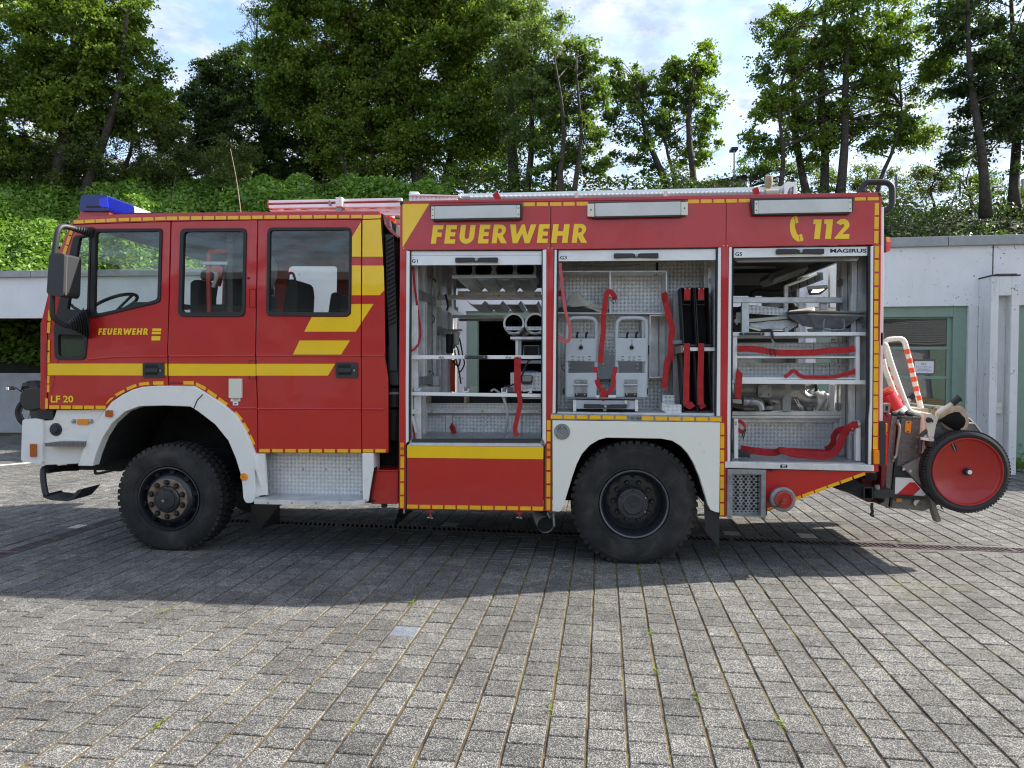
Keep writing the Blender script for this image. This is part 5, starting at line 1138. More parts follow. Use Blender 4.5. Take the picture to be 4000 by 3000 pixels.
# --- wheels
def wheel(name, hub, Rr, wid, front):
    x, y, z = hub; th = part(name, MB().lathe([(.285, .02), (.30, -.004), (.36, -.016), (.42, -.018), (Rr - .055, -.008), (Rr - .028, .004), (Rr - .012, .03), (Rr - .012, wid - .03), (Rr - .03, wid), (.30, wid), (.285, wid - .02)], (x, y, z), 'Y', 96), 'tyre', smooth=True)
    tr = MB(); n = 54
    for k in range(n):
        a = 2 * PI * (k + .0) / n; ca, sa = math.cos(a), math.sin(a); w = .021
        for (ya, yb, da) in ((.004, .085, 0), (.10, wid - .10, .5), (wid - .085, wid - .004, 0)):
            aa = a + da * 2 * PI / n; ca, sa = math.cos(aa), math.sin(aa); tx, tz = -sa, ca
            v = []
            for (yy, r0_) in ((ya, Rr - .042 if ya < .01 else Rr - .014), (yb, Rr - .014)):
                for (rad, s_) in ((r0_, -w), (r0_, w), (Rr, w * .9), (Rr, -w * .9)): v.append((x + ca * rad + tx * s_, y + yy + (.010 if rad == Rr and yy == ya else 0), z + sa * rad + tz * s_))
            tr.add(v, [(0, 1, 2, 3), (7, 6, 5, 4), (3, 2, 6, 7), (0, 4, 5, 1), (1, 5, 6, 2), (0, 3, 7, 4)])
    part('tread', tr, 'tyre', th, kind='stuff')
    # raised rings and moulded lettering bars on the sidewall
    rg = MB(); rg.lathe([(Rr - .062, -.008), (Rr - .059, -.013), (Rr - .055, -.008)], (x, y, z), 'Y', 96); rg.lathe([(.33, -.010), (.333, -.015), (.337, -.011)], (x, y, z), 'Y', 96); part('sidewall_ring', rg, 'tyre', th, smooth='all')
    return th
hubF = Q('Z2', 1287, 1169, .07); hubR = Q('W1', 960, 942, .04)
wf = wheel('front_wheel', hubF, .498, .28, True); x, y, z = hubF
rm = MB().lathe([(.290, .03), (.288, -.004), (.278, -.006), (.268, .012), (.262, .045), (.258, .075), (.250, .082), (.235, .05), (.215, .015), (.200, -.002), (.186, -.008), (.186, .02)], hubF, 'Y', 64); rmo = part('rim', rm, 'rim', wf, smooth=True)
for k in range(10):
    a = 2 * PI * (k + .35) / 10; v = Vector((math.cos(a), 0, math.sin(a))); p = hubF + v * .236 + Vector((0, .034, 0)); nrm = (Vector((0, -1, 0)) + v * .75).normalized()
    part('vent_hole', MB().tube([p, p + nrm * .018], .024, 12), 'black', rmo)
hubc = hubF + Vector((0, -.012, 0))
part('hub_ring', MB().lathe([(.186, .02), (.186, -.010), (.180, -.016), (.126, -.016), (.120, -.010), (.120, .03)], hubc, 'Y', 64), 'rust', wf, smooth=True)
for k in range(10):
    a = 2 * PI * (k + .5) / 10; p = hubc + Vector((math.cos(a) * .153, -.016, math.sin(a) * .153)); nu = part('wheel_nut', MB().lathe([(0, -.022), (.0165, -.021), (.019, -.017), (.019, 0)], p, 'Y', 6), 'nut', wf)
    part('nut_washer', MB().lathe([(.027, .0), (.027, -.004), (.019, -.005)], p, 'Y', 16), 'black', nu)
hc = MB().lathe([(.120, .0), (.118, -.022), (.108, -.032), (.09, -.034), (.085, -.046), (.05, -.05), (.0, -.05)], hubc, 'Y', 40); hc.tube([hubc + Vector((0, -.05, 0)), hubc + Vector((0, -.075, 0))], .010, 8); part('hub_cap', hc, 'rim', wf, smooth=True)
part('centre_bolt', MB().tube([hubc + Vector((0, -.074, 0)), hubc + Vector((0, -.083, 0))], .013, 6), 'steel', wf)
for k in range(8):
    a = 2 * PI * k / 8 + .2; p = hubc + Vector((math.cos(a) * .098, -.034, math.sin(a) * .098)); part('hub_screw', MB().lathe([(0, -.006), (.006, -.005), (.007, 0)], p, 'Y', 8), 'nut', wf)
wr = wheel('rear_wheel', hubR, .536, .28, False); x, y, z = hubR
rm = MB().lathe([(.292, .03), (.291, -.010), (.284, -.014), (.276, -.006), (.268, .010), (.262, .03), (.258, .10), (.246, .15), (.225, .165), (.205, .16), (.165, .158), (.130, .158), (.128, .02)], hubR, 'Y', 64); rmo = part('rim', rm, 'rim', wr, smooth=True)
part('rim_edge', MB().lathe([(.291, -.0105), (.288, -.0155), (.284, -.0150), (.276, -.007)], hubR, 'Y', 72), 'galva', rmo, smooth='all').data.materials[0] = mat('rim_edge', (.075, .08, .095), .35, coat=.3, dirt=((.2, .2, .2), .2, 30))
for k in range(10):
    a = 2 * PI * k / 10 + .31; p = hubR + Vector((math.cos(a) * .222, .158, math.sin(a) * .222)); part('vent_hole', MB().tube([p, p + Vector((0, -.004, 0))], .021, 12), 'black', rmo)
    a = 2 * PI * (k + .5) / 10 + .31; p = hubR + Vector((math.cos(a) * .166, .155, math.sin(a) * .166)); part('wheel_nut', MB().lathe([(0, -.032), (.015, -.031), (.018, -.026), (.018, -.008), (.024, -.004), (.024, 0)], p, 'Y', 6), 'rim', wr)
hubq = hubR + Vector((-.008, -.005, 0)); hc = MB().lathe([(.132, .12), (.130, .0), (.122, -.008), (.090, -.010), (.080, -.020), (.032, -.012), (.020, -.012), (.018, -.022), (.0, -.024)], hubq, 'Y', 40); part('hub_cap', hc, 'rim', wr, smooth=True)
for k in range(6):
    a = 2 * PI * k / 6 + .5; p = hubq + Vector((math.cos(a) * .118, -.008, math.sin(a) * .118)); part('hub_screw', MB().lathe([(0, -.010), (.007, -.009), (.009, 0)], p, 'Y', 6), 'nut' if k not in (0, 5) else 'steel', wr)
for hub, Rr, dy in ((hubF, .498, 1.72), (hubR, .536, .33), (hubR, .536, 1.55), (hubR, .536, 1.86)):
    q = hub + Vector((0, dy, 0)); part('far_wheel', MB().lathe([(.0, .1), (.26, .08), (.285, .0), (.42, -.01), (Rr - .02, .02), (Rr - .005, .05), (Rr - .005, .24), (Rr - .03, .28), (.285, .28), (.26, .2), (0, .2)], q, 'Y', 48), 'tyre', smooth=True)
for hub in (hubF, hubR): part('axle', MB().tube([hub + Vector((0, .1, 0)), hub + Vector((0, 2.1, 0))], .10, 12), 'undercarriage')
# ================================================================== THE FIRE ENGINE: body with lockers
def bp(name, cr, l, Y, dep, ma, parent=ft, **k): return part(name, pr(cr, l, Y, dep), ma, parent, **k)
def bb(name, cr, x0, y0, x1, y1, Y, dep, ma, parent=ft, **k): return part(name, bx(cr, x0, y0, x1, y1, Y, dep), ma, parent, **k)
# --- red upper band in three sheets, rail above
band = bp('upper_panel', 'P', [(1572, 792), (2150, 785), (2151, 974), (1572, 977)], 0, .03, 'red', bevel=.003)
band2 = bp('upper_panel', 'P', [(2152.5, 785), (2836, 777), (2835, 965), (2153.5, 974)], 0, .03, 'red', bevel=.003)
band3 = bp('upper_panel', 'P', [(2838, 777), (3436, 768), (3434, 955), (2837, 965)], 0, .03, 'red', bevel=.003)
part('top_rail', MB().prism(pts('P', [(1563, 793), (1572, 785), (3434, 751), (3442, 757), (3442, 768), (1572, 794)], -.008), -.008, .07), 'red', bevel=.010)
for l in ([('W5', 137, 330), (137, 305), (165, 298), (165, 322), (150, 328)], [('W4', 188, 240), (205, 238), (224, 250), (224, 272), (206, 274), (200, 264), (188, 264)]):
    part('corner_cap', MB().prism(pts('P', l, -.012), -.012, .08), 'rubber', bevel=.006)
for (x, y) in ((1577, 970), (2143, 969), (2156, 969), (2827, 960), (2841, 960), (3425, 951)):
    p = P(x, y, 0); part('rivet', MB().lathe([(0, -.003), (.004, -.002), (.005, 0)], p, 'Y', 8), 'ivory')
# posts
post1 = bp('body_post', 'P', [(1563, 790), (1572, 790), (1573, 976), (1588, 976), (1586, 1735), (1586, 1990), (1557, 1988), (1560, 1380)], .0, .05, 'red', bevel=.004)
post2 = bp('body_post', 'P', [(2133, 972), (2163, 972), (2162, 1410), (2160, 1610), (2157, 1640), (2157, 1998), (2126, 1996), (2127, 1760), (2133, 1735)], .0, .05, 'red', bevel=.004)
post3 = bp('body_post', 'P', [(2815, 964), (2847, 964), (2846, 1400), (2840, 1700), (2838, 2020), (2811, 2018), (2812, 1640)], .0, .05, 'red', bevel=.004)
post4 = bp('rear_post', 'P', [(3412, 952), (3443, 950), (3441, 1200), (3436, 1500), (3433, 1700), (3432, 1845), (3413, 1843), (3410, 1500)], .0, .05, 'red', bevel=.006)
bb('rear_edge_strip', 'P', 3436, 768, 3443, 956, .0, .05, 'red')
xq = P(3438, 1300, 0).x; zb_ = P(2000, 1830, 0).z; zt_ = P(2000, 790, 0).z
for nm, y0, y1, za, zb2 in (('rear_face', .05, .60, zb_, zt_), ('rear_face', 2.12, W_ - .02, zb_, zt_), ('rear_face', .60, 2.12, zb_, 1.12), ('rear_face', .60, 2.12, 2.66, zt_)): part(nm, MB().box(xq - .03, xq, y0, y1, za, zb2), 'aludark')
part('rear_aluminium_strip', MB().prism(pts('W4', [(218, 375), (245, 375), (243, 700), (238, 1659), (205, 1659), (214, 900)], .08), .08, .16), 'aluw', bevel=.003)
bp('rear_aluminium_strip', 'P', [(3441, 1300), (3449, 1300), (3448, 1655), (3437, 1655)], .08, .08, 'aluw')
# sky-coloured body roof, floor, far side
zt = P(2500, 790, 0).z; z0 = P(2000, 1720, 0).z
xl0 = P(1566, 1300, 0).x; xr0 = P(3438, 1300, 0).x
part('body_roof', MB().box(xl0, xr0, .05, W_, zt - .10, zt - .03), 'aludark'); part('body_front_wall', MB().box(xl0 + .005, xl0 + .02, .05, W_, .75, zt - .10), 'red')
# roller shutter strips + white guide rails
LK = dict(G1=dict(cr='Z5', x0=180, x1=1596, yt=224, ym=271, yb=374), G3=dict(cr='Z7', x0=85, x1=1364, yt=150, ym=162, yb=246), G5=dict(cr='Z8', x0=178, x1=1268, yt=132, ym=145, yb=218))
def shutter(cr, q, slat, hnd, lab, labpos):
    s = part('roller_shutter', pr(cr, q, .028, .02), 'aluw', ft, bevel=.002)
    part('slat_line', pr(cr, slat, .0275, .003), 'ink', s)
    x0, y0, x1, y1 = hnd
    h = part('shutter_handle', pr(cr, [(x0, y0 + 4), (x0 + 8, y0), (x0 + (x1 - x0) * .42, y0), (x0 + (x1 - x0) * .45, y0 + 6), (x0 + (x1 - x0) * .56, y0 + 5), (x0 + (x1 - x0) * .58, y0), (x1 - 6, y0 - 2), (x1, y0 + 4), (x1, y1 - 2), (x1 - 14, y1), (x0 + (x1 - x0) * .58, y1 - 4), (x0 + (x1 - x0) * .42, y1 - 4), (x0 + 12, y1 + 1), (x0, y1 - 2)], .0, .03), 'plastic', s, bevel=.004)
    p = Q(cr, (x0 + x1) / 2 + 1, (y0 + y1) / 2, 0); part('lock', MB().lathe([(0, -.012), (.012, -.010), (.014, -.002), (.014, 0)], p, 'Y', 16), 'steel', h, smooth=True)
    text(lab, cr, *labpos, .028, 'ink', s, bold=.02); return s
shutter('Z5', [(181, 226), (1595, 224), (1593, 370), (181, 377)], [(181, 270), (1594, 267), (1594, 269), (181, 272)], (658, 293, 1118, 344), 'G1', (191, 350, 254, 312))
shutter('Z7', [(86, 162), (1364, 148), (1363, 240), (86, 250)], [(86, 161), (1364, 150), (1364, 152), (86, 163)], (536, 185, 897, 222), 'G3', (99, 235, 154, 206))
sh5 = shutter('Z8', [(178, 145), (1269, 130), (1267, 205), (178, 222)], [(178, 144), (1269, 129), (1269, 130), (178, 145)], (527, 150, 913, 190), 'G5', (191, 206, 247, 177))
text('MAGIRUS', 'Z8', 960, 181, 1254, 149, .028, 'ink', sh5, bold=.035)
def rail(cr, lw, lb_):
    part('shutter_guide', pr(cr, lw, -.004, .05), 'aluw', ft, bevel=.003); part('rubber_seal', pr(cr, lb_, .012, .035), 'rubber', ft)
rail('Z5', [(132, 218), (165, 222), (163, 600), ('Z6', 122, 300), (122, 715), (100, 738), (98, 300)], [(166, 215), (180, 215), (180, 600), ('Z6', 141, 300), (141, 700), (124, 718), (123, 300)])
rail('P', [(2120, 976), (2134, 974), (2133, 1500), (2133, 1738), (2126, 1725), (2119, 1715), (2119, 1500)], [(2116.5, 976), (2120, 976), (2119, 1500), (2119, 1712), (2114, 1712), (2113, 1500)])
rail('Z7', [(55, 158), (72, 156), (62, 1480), (38, 1485), (46, 800)], [(72, 156), (85, 156), (75, 1480), (62, 1480)])
rail('Z7', [(1381, 140), (1402, 138), (1397, 1506), (1368, 1506), (1374, 900)], [(1364, 142), (1379, 140), (1370, 1506), (1353, 1506)])
rail('Z8', [(142, 136), (164, 133), (152, 1659), ('W2', 284, 150), (284, 560), (254, 562), (252, 100), ('Z8', 128, 1400)], [(165, 135), (178, 135), (165, 1659), ('W2', 301, 150), (301, 556), (285, 560), (285, 150), ('Z8', 153, 1600)])
rail('Z8', [(1290, 128), (1311, 124), (1300, 1659), ('W2', 1814, 100), (1808, 592), (1778, 594), (1782, 100), ('Z8', 1285, 1400)], [(1268, 130), (1290, 126), (1284, 1500), ('W2', 1781, 150), (1778, 590), (1753, 588), (1755, 150), ('Z8', 1262, 1450)])
# --- lettering
for ch, xl, xr in (('F', 405, 495), ('E', 520, 612), ('U', 645, 772), ('E', 810, 900), ('R', 930, 1062), ('W', 1070, 1298), ('E', 1320, 1412), ('H', 1443, 1585), ('R', 1622, 1755)):
    t = (xl - 405) / 1350; glyph(ch, 'W5', xl, xr, 668 - 9 * t, 507 - 11 * t, 20, -.001, band if xl < 1430 else band2)
glyph('1', 'W6', 1622, 1690, 598, 436, 17, -.001, band3); glyph('1', 'W6', 1712, 1782, 597, 435, 17, -.001, band3); glyph('2', 'W6', 1805, 1932, 596, 432, 12, -.001, band3)
ph = [(1480, 409), (1502, 407), (1515, 460), (1489, 471), (1484, 490), (1490, 520), (1503, 555), (1512, 565), (1541, 555), (1557, 607), (1535, 619), (1515, 619), (1488, 607), (1462, 578), (1447, 535), (1443, 480), (1452, 440), (1465, 418)]
bp('telephone_symbol', 'W6', ph, -.003, .002, 'letter', band3)
for q in ([(1479, 414), (1482, 413), (1494, 468), (1490, 470)], [(1517, 563), (1520, 562), (1531, 616), (1527, 618)]): bp('telephone_gap', 'W6', q, -.0045, .002, 'red', band3)
bp('yellow_marking', 'W5', [(160, 322), (392, 321), (160, 702)], -.003, .002, 'yellow', band)
dashes('W5', (1206, 328), (1762, 322), 33, 5, .15, -.004, band2); dashes('W6', (606, 288), (1114, 279), 32, 4.5 and 5, .13, -.004, band3); dashes('W6', (1978, 266), (2175, 262), 32, 2, .14, -.004, band3)
dashes('W4', (179, 338), (173, 708), 40, 3, .13, -.004, band3); dashes('W4', (178, 738), (170, 1607), 38, 7, .14, -.004, post4)
dashes('Z8', (1337, 128), (1327, 1566), 35, 13, .12, -.0065, post4) if False else None
dashes('P', (3423.5, 1332), (3419, 1755), 18, 8, .10, -.004, post4)
dashes('Z6', (70, 847), (66, 1292), 32, 4, .13, -.004, post1)
dashes('Z6', (1336, 535), (1334, 716), 33, 2, .15, -.004, post2); dashes('Z6', (1333, 866), (1332, 1311), 33, 4, .15, -.004, post2)
dashes('W1', (1842, 134), (1839, 1054), 39, 7, .13, -.004, post3)
for cr, x0, y0, x1, y1, pa in (('Z6', 49, 728, 83, 834, post1), ('Z6', 1317, 738, 1350, 846, post2)):
    lm = bb('marker_lamp', cr, x0, y0, x1, y1, -.022, .022, 'orangelens', pa, bevel=.005); hgt = y1 - y0
    bb('lamp_middle', cr, x0 + 1, y0 + hgt * .38, x1 - 1, y0 + hgt * .6, -.0245, .003, 'amber', lm)
# --- work lamps on the band
def wlamp(cr, o, i, pa):
    f = part('work_lamp', pr(cr, o, -.05, .05, r=.02), 'plastic', pa, bevel=.01); part('lens', pr(cr, i, -.053, .005, r=.008), 'lampglass', f, bevel=.002)
    xa = i[0][0]; xb = i[1][0]
    for (x0, x1, ya, yb, yc, yd) in ((xa - 30, xa - 3, i[0][1], i[3][1], 0, 0), (xb + 2, xb + 28, i[1][1], i[2][1], 0, 0)):
        e = part('end_bracket', pr(cr, [(x0, ya + 2), (x1, ya + 1), (x1, yb + 1), (x0, yb)], -.056, .008), 'ivory', f)
        for yy in (ya + 27, yb - 27):
            p = Q(cr, (x0 + x1) / 2, yy, -.056); part('screw', MB().lathe([(0, -.002), (.005, -.001), (.005, 0)], p, 'Y', 8), 'ink', e)
    for k in (.2, .45, .7):                                           # faint tubes behind the frosted lens
        x = xa + (xb - xa) * k
wlamp('W5', [(393, 336), (1196, 318), (1188, 446), (1165, 456), (418, 467), (408, 452)], [(438, 345), (1145, 333), (1148, 440), (438, 452)], band)
wlamp('P', [(2300, 790), (2682, 782), (2680, 826), (2672, 845), (2318, 851), (2306, 846)], [(2325, 794), (2659, 787), (2659, 839), (2326, 845)], band2)
wlamp('W6', [(1124, 262), (1971, 252), (1962, 368), (1950, 386), (1160, 400), (1140, 395)], [(1185, 280), (1925, 266), (1930, 374), (1182, 388)], band3)

# --- LOCKER G1 -----------------------------------------------------------------------------------------------
xL = Q('Z5', 176, 900, .03).x; xM = P(2126, 1300, .03).x; zf1 = Q('Z6', 700, 708, .06).z
part('locker_side', MB().box(xL - .012, xL - .003, .04, W_, .55, zt - .1), 'alu')
for i, y in enumerate((.16, .55, .62, 1.0, 1.35, 1.42, 1.9, 2.3)):
    part('wall_profile', MB().box(xL - .003, xL + (.035 if i in (0, 3, 6) else .02), y, y + (.05 if i in (0, 3, 6) else .03), zf1, zt - .12), 'alu', bevel=.003)
for (y0, y1, z) in ((.2, 1.0, 1.50), (.2, 1.0, 2.28), (1.0, 2.3, 2.0), (1.0, 2.3, 1.25)): part('wall_beam', MB().box(xL - .002, xL + .03, y0 + .01, y1 - .01, z, z + .08), 'aludark')
part('locker_divider', MB().box(xM - .004, xM + .008, .05, W_ - .1, .55, zt - .1), 'alu')
part('locker_floor', MB().box(xL, xM - .01, .03, .95, zf1 - .03, zf1), 'tread_floor')
part('toothed_rack', MB().box(xL + .021, xL + .035, .80, .84, zf1 + .35, zt - .35), 'aludark'); part('junction_box', MB().box(xL + .03, xL + .09, .84, .96, Q('Z6', 340, 235, .9).z, Q('Z6', 340, 150, .9).z), 'tankgrey', bevel=.008)
part('cable', MB().tube(smoothpath([Q('Z5', 385, 505, .8), Q('Z5', 430, 530, .85), Q('Z5', 450, 560, .9)], 4), .006, 6), 'black')
part('cable', MB().tube(smoothpath([Q('Z5', 395, 895, .8), Q('Z5', 432, 945, .82), Q('Z5', 425, 985, .82), Q('Z5', 395, 1015, .8)], 4), .005, 6), 'black')
part('cable', MB().tube(smoothpath([Q('Z5', 370, 1525, .85), Q('Z5', 405, 1525, .86), Q('Z5', 420, 1560, .88)], 4), .008, 6), 'black')
# back plates low down
bkp = bb('back_plate', 'Z6', 205, 392, 1310, 720, .80, .01, 'tread'); bb('back_rail', 'Z6', 205, 443, 1310, 475, .77, .03, 'alu', bevel=.003); bb('back_rail', 'Z6', 205, 480, 1310, 492, .775, .02, 'aludark')
bb('back_rail', 'Z6', 205, 388, 1310, 394, .78, .05, 'alu')
for x in (326, 761, 1255):
    p = Q('Z6', x, 458, .77); part('bolt', MB().lathe([(0, -.008), (.008, -.007), (.012, 0)], p, 'Y', 10), 'reflex')
bb('bracket_plate', 'Z6', 446, 490, 501, 662, .78, .01, 'alu', bevel=.003); bb('bracket_plate', 'Z6', 1050, 494, 1093, 720, .78, .01, 'alu'); bb('locker_profile', 'Z6', 172, 255, 231, 705, .14, .04, 'alu', bevel=.003)
bb('locker_profile', 'Z6', 142, 440, 196, 480, .10, .05, 'alu')
part('brace', MB().beam(Q('Z6', 160, 500, .1), Q('Z6', 190, 640, .1), .02, .02), 'alu')
# dark storey behind the low drawer
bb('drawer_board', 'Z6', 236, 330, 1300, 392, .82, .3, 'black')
for x in (265, 603, 940): bb('wood_runner', 'Z6', x, 330, x + 20, 390, .60, .2, 'wood')
bb('silver_tube', 'Z6', 1110, 340, 1265, 350, .7, .03, 'alu')
# low drawer front
d1 = bp('drawer_front', 'Z6', [(143, 290), (1267, 307), (1267, 337), (143, 320)], .08, .035, 'aluw', bevel=.003)
for (x0, y0, x1, y1) in ((172, 252, 390, 285), (592, 250, 715, 292), (925, 258, 1020, 300)):
    mb = MB(); mb.prism(pts('Z6', [(x0, y0), (x0 + 9, y0), (x0 + 9, y1 - 9), (x0 + 42, y1 - 9), (x0 + 42, y0 + 10), (x0 + 50, y0 + 10), (x0 + 50, y1), (x0, y1)], .10), .10, .42)
    part('guide_channel', mb, 'alu', d1); part('guide_bar', MB().beam(Q('Z6', x0 + 50, y0 + 14, .2), Q('Z6', x1, y0 + 14, .25), .03, .045), 'aludark', d1)
part('channel_bracket', pr('Z6', [(1112, 280), (1180, 262), (1185, 250), (1190, 300), (1150, 302), (1176, 278), (1112, 290)], .15, .03), 'alu', d1)
d2 = bp('shelf_front', 'Z5', [(180, 1348), (1588, 1350), (1588, 1388), (180, 1392)], .10, .03, 'aluw', bevel=.003)
h = bb('shelf_handle', 'Z5', 758, 1350, 1003, 1388, .06, .04, 'plastic', d2, bevel=.008)
for x in (776, 971): p = Q('Z5', x, 1369, .06); part('screw', MB().lathe([(0, -.004), (.006, -.003), (.007, 0)], p, 'Y', 8), 'steel', h)
for x in (511, 1234): part('lashing_eye', MB().tube(smoothpath([Q('Z5', x - 26, 1372, .095), Q('Z5', x - 14, 1368, .09), Q('Z5', x, 1374, .075), Q('Z5', x + 14, 1370, .09), Q('Z5', x + 26, 1374, .095)], 3), .006, 6), 'steel', d2)
text('KARL MENGEL', 'Z5', 676, 1372, 735, 1366, .099, 'hullgrey', d2) if False else None
bb('sticker', 'Z5', 668, 1358, 738, 1382, .098, .002, 'whitesign', d2)
part('pull_strap', ribbon('Z5', [(1331, 1365), (1332, 1440), (1330, 1640), (1335, 1760), ], .058, .085, smooth=2), 'strap', d2)
part('pull_strap', ribbon('Z6', [(1072, 170), (1078, 290), (1088, 380), (1078, 450), (1062, 520), (1046, 590), (1048, 640), (1066, 668)], .040, .075), 'strap', d2)
for x in (1307, 1353): p = Q('Z5', x, 1374, .08); part('rivet', MB().lathe([(0, -.004), (.006, -.003), (.006, 0)], p, 'Y', 8), 'steel', d2)
part('pull_strap', pr('Z6', [(500, 548), (510, 575), (525, 590), (552, 702), (512, 702), (500, 650), (474, 598)], .70, .004), 'strap'); part('pull_strap', pr('Z6', [(148, 566), (168, 570), (180, 620), (184, 695), (172, 698), (168, 640), (147, 612)], .12, .003), 'strap')
part('door_strap', ribbon('Z5', [(205, 390, .10), (215, 560, .12), (232, 700, .14), (262, 920, .18), (282, 1080, .2), (270, 1200, .18), (225, 1275, .12), (178, 1305, .06)], .020, .1), 'strap')
part('air_hose', MB().tube(smoothpath([Q('Z6', 835, 285, .3), Q('Z6', 870, 270, .3), Q('Z6', 935, 330, .12), Q('Z6', 970, 430, .12), Q('Z6', 980, 520, .14), Q('Z6', 965, 620, .2), Q('Z6', 935, 705, .3)], 5), .010, 8), 'hullgrey', smooth=True)
bb('ledge_tray', 'Z6', 150, 703, 1262, 728, .02, .10, 'plastic')
# threshold and fold-down panel
part('sill', MB().add([Q('Z6', 150, 720, .03), Q('Z6', 1253, 728, .03), Q('Z6', 1290, 762, -.012), Q('Z6', 110, 754, -.012), Q('Z6', 150, 735, .06), Q('Z6', 1253, 740, .06)], [(0, 3, 2, 1), (0, 1, 5, 4)]), 'alu')
fl_ = bp('lower_flap', 'Z6', [(110, 755), (1290, 763), (1288, 1322), (108, 1302)], -.012, .04, 'red', bevel=.004); bp('yellow_marking', 'Z6', [(111, 757), (1289, 765), (1288, 871), (111, 858)], -.0145, .0025, 'yellow', fl_)
dashes('Z6', (110, 1280), (1288, 1299), 33, 11, .14, -.0150, fl_)
for x in (285, 1055):
    mb = MB(); hh = [(x, 1306 + (x > 900) * 14), (x + 54, 1308 + (x > 900) * 14), (x + 54, 1330 + (x > 900) * 14), (x, 1330 + (x > 900) * 14)]; mb.prism(pts('Z6', hh, .02), .02, .06); mb.prism(pts('Z6', [(x + 22, 1330), (x + 34, 1330), (x + 36, 1380), (x + 20, 1380)], .03), .03, .05); part('flap_hinge', mb, 'redtube')
    part('hinge_pin', MB().tube([Q('Z6', x + 2, 1374, .04), Q('Z6', x + 50, 1382, .04)], .009, 8), 'steel')
part('black_edge', pr('Z6', [(98, 742), (108, 755), (106, 1305), (98, 1300)], .0, .03), 'rubber'); part('black_edge', pr('Z6', [(1292, 765), (1304, 755), (1300, 1310), (1290, 1322)], .0, .03), 'rubber')
# hose chutes: two ranks of folded channels with storage tubes in the top one
def chutes(x0s, wd, y0, Y0, Y1, dx, ytop_end):
    for x in x0s:
        a = [Q('Z5', x, y0, Y0), Q('Z5', x + wd * .16, y0 + 38, Y0), Q('Z5', x + wd * .80, y0 + 38, Y0), Q('Z5', x + wd * .96, y0, Y0)]
        sh = Vector((dx, Y1 - Y0, -.02)); mb = MB()
        for p, q in zip(a, a[1:]):
            t = Vector((0, 0, .004)); mb.add([p, q, q + sh, p + sh, p + t, q + t, q + sh + t, p + sh + t], [(0, 3, 2, 1), (4, 5, 6, 7), (0, 1, 5, 4), (2, 3, 7, 6), (0, 4, 7, 3), (1, 2, 6, 5)])
        part('hose_chute', mb, 'steel')
chutes([640 + i * 215 for i in range(4)], 215, 490, .38, 1.25, .0, 0); bp('chute_lip', 'Z5', [(618, 478), (1535, 474), (1537, 512), (620, 520)], .36, .02, 'steel', bevel=.002)
bb('rack_beam', 'Z5', 440, 697, 1592, 746, 1.28, .05, 'alu', bevel=.003); r1 = bp('rack_strip', 'Z5', [(685, 655), (1585, 660), (1585, 718), (685, 722)], 1.26, .01, 'tread')
for x in (737, 1131, 1530): p = Q('Z5', x, 706, 1.26); part('bolt', MB().lathe([(0, -.01), (.01, -.008), (.014, 0)], p, 'Y', 8), 'reflex', r1)
chutes([790 + i * 195 for i in range(4)], 195, 765, 1.35, 2.2, .0, 0)
bb('rack_beam', 'Z5', 575, 915, 1300, 946, 2.2, .05, 'alu'); bb('rack_strip', 'Z5', 700, 950, 1260, 980, 2.18, .01, 'aludark')
for i, x in enumerate((755, 962, 1192, 1415)):
    p = Q('Z5', x, 420, .42); t_ = part('storage_tube', MB().lathe([(.078, 0), (.086, 0), (.086, .85), (.078, .85), (.078, 0)], p, 'Y', 32), 'aludark', smooth=True)
    part('tube_collar', MB().lathe([(.088, -.01), (.100, -.01), (.100, .05), (.088, .05), (.088, -.01)], p, 'Y', 32), 'steel', t_, smooth=True); part('tube_end', MB().lathe([(0, .5), (.078, .5)], p, 'Y', 24), 'black', t_)
for x in (1292, 1525):
    p = Q('Z5', x, 1006, .5); t_ = part('storage_tube', MB().lathe([(.080, 0), (.098, -.004), (.102, .03), (.098, .9), (.080, .9), (.080, 0)], p, 'Y', 36), 'alu', smooth=True)
    part('inner_ring', MB().lathe([(.052, .02), (.056, -.002), (.060, .02), (.060, .5)], p, 'Y', 32), 'steel', t_, smooth=True); part('tube_end', MB().lathe([(0, .4), (.079, .4)], p, 'Y', 24), 'black', t_); part('tube_lining', MB().lathe([(.0785, .01), (.0785, .42)], p, 'Y', 32), 'rubber', t_)
    w = .19; part('tube_strap', MB().prism(pts('Z5', [(x - 98, 1040), (x + 100, 1040), (x + 75, 1078), (x - 78, 1078)], .47), .46, .48), 'tread', t_)
    part('tube_cradle', MB().prism(pts('Z5', [(x - 100, 1050), (x - 60, 1120), (x + 62, 1120), (x + 100, 1050), (x + 76, 1050), (x + 50, 1108), (x - 50, 1108), (x - 78, 1050)], .49), .49, 1.35), 'aludark', t_)
bb('tube_shelf', 'Z5', 1253, 1148, 1600, 1178, .48, .5, 'alu', bevel=.003); bb('rack_post', 'Z5', 1310, 1182, 1341, 1350, .52, .04, 'alu'); bb('rack_post', 'Z5', 1342, 1186, 1372, 1350, .6, .04, 'alu')
bb('black_box', 'Z5', 1375, 1236, 1600, 1350, .60, .3, 'black'); part('box_rim', MB().tube([Q('Z5', 1398, 1345, .59), Q('Z5', 1404, 1247, .59), Q('Z5', 1562, 1247, .59), Q('Z5', 1562, 1345, .59)], .004, 6), 'steel')
bb('low_rail', 'Z5', 1360, 1405, 1600, 1438, .5, .05, 'aludark')
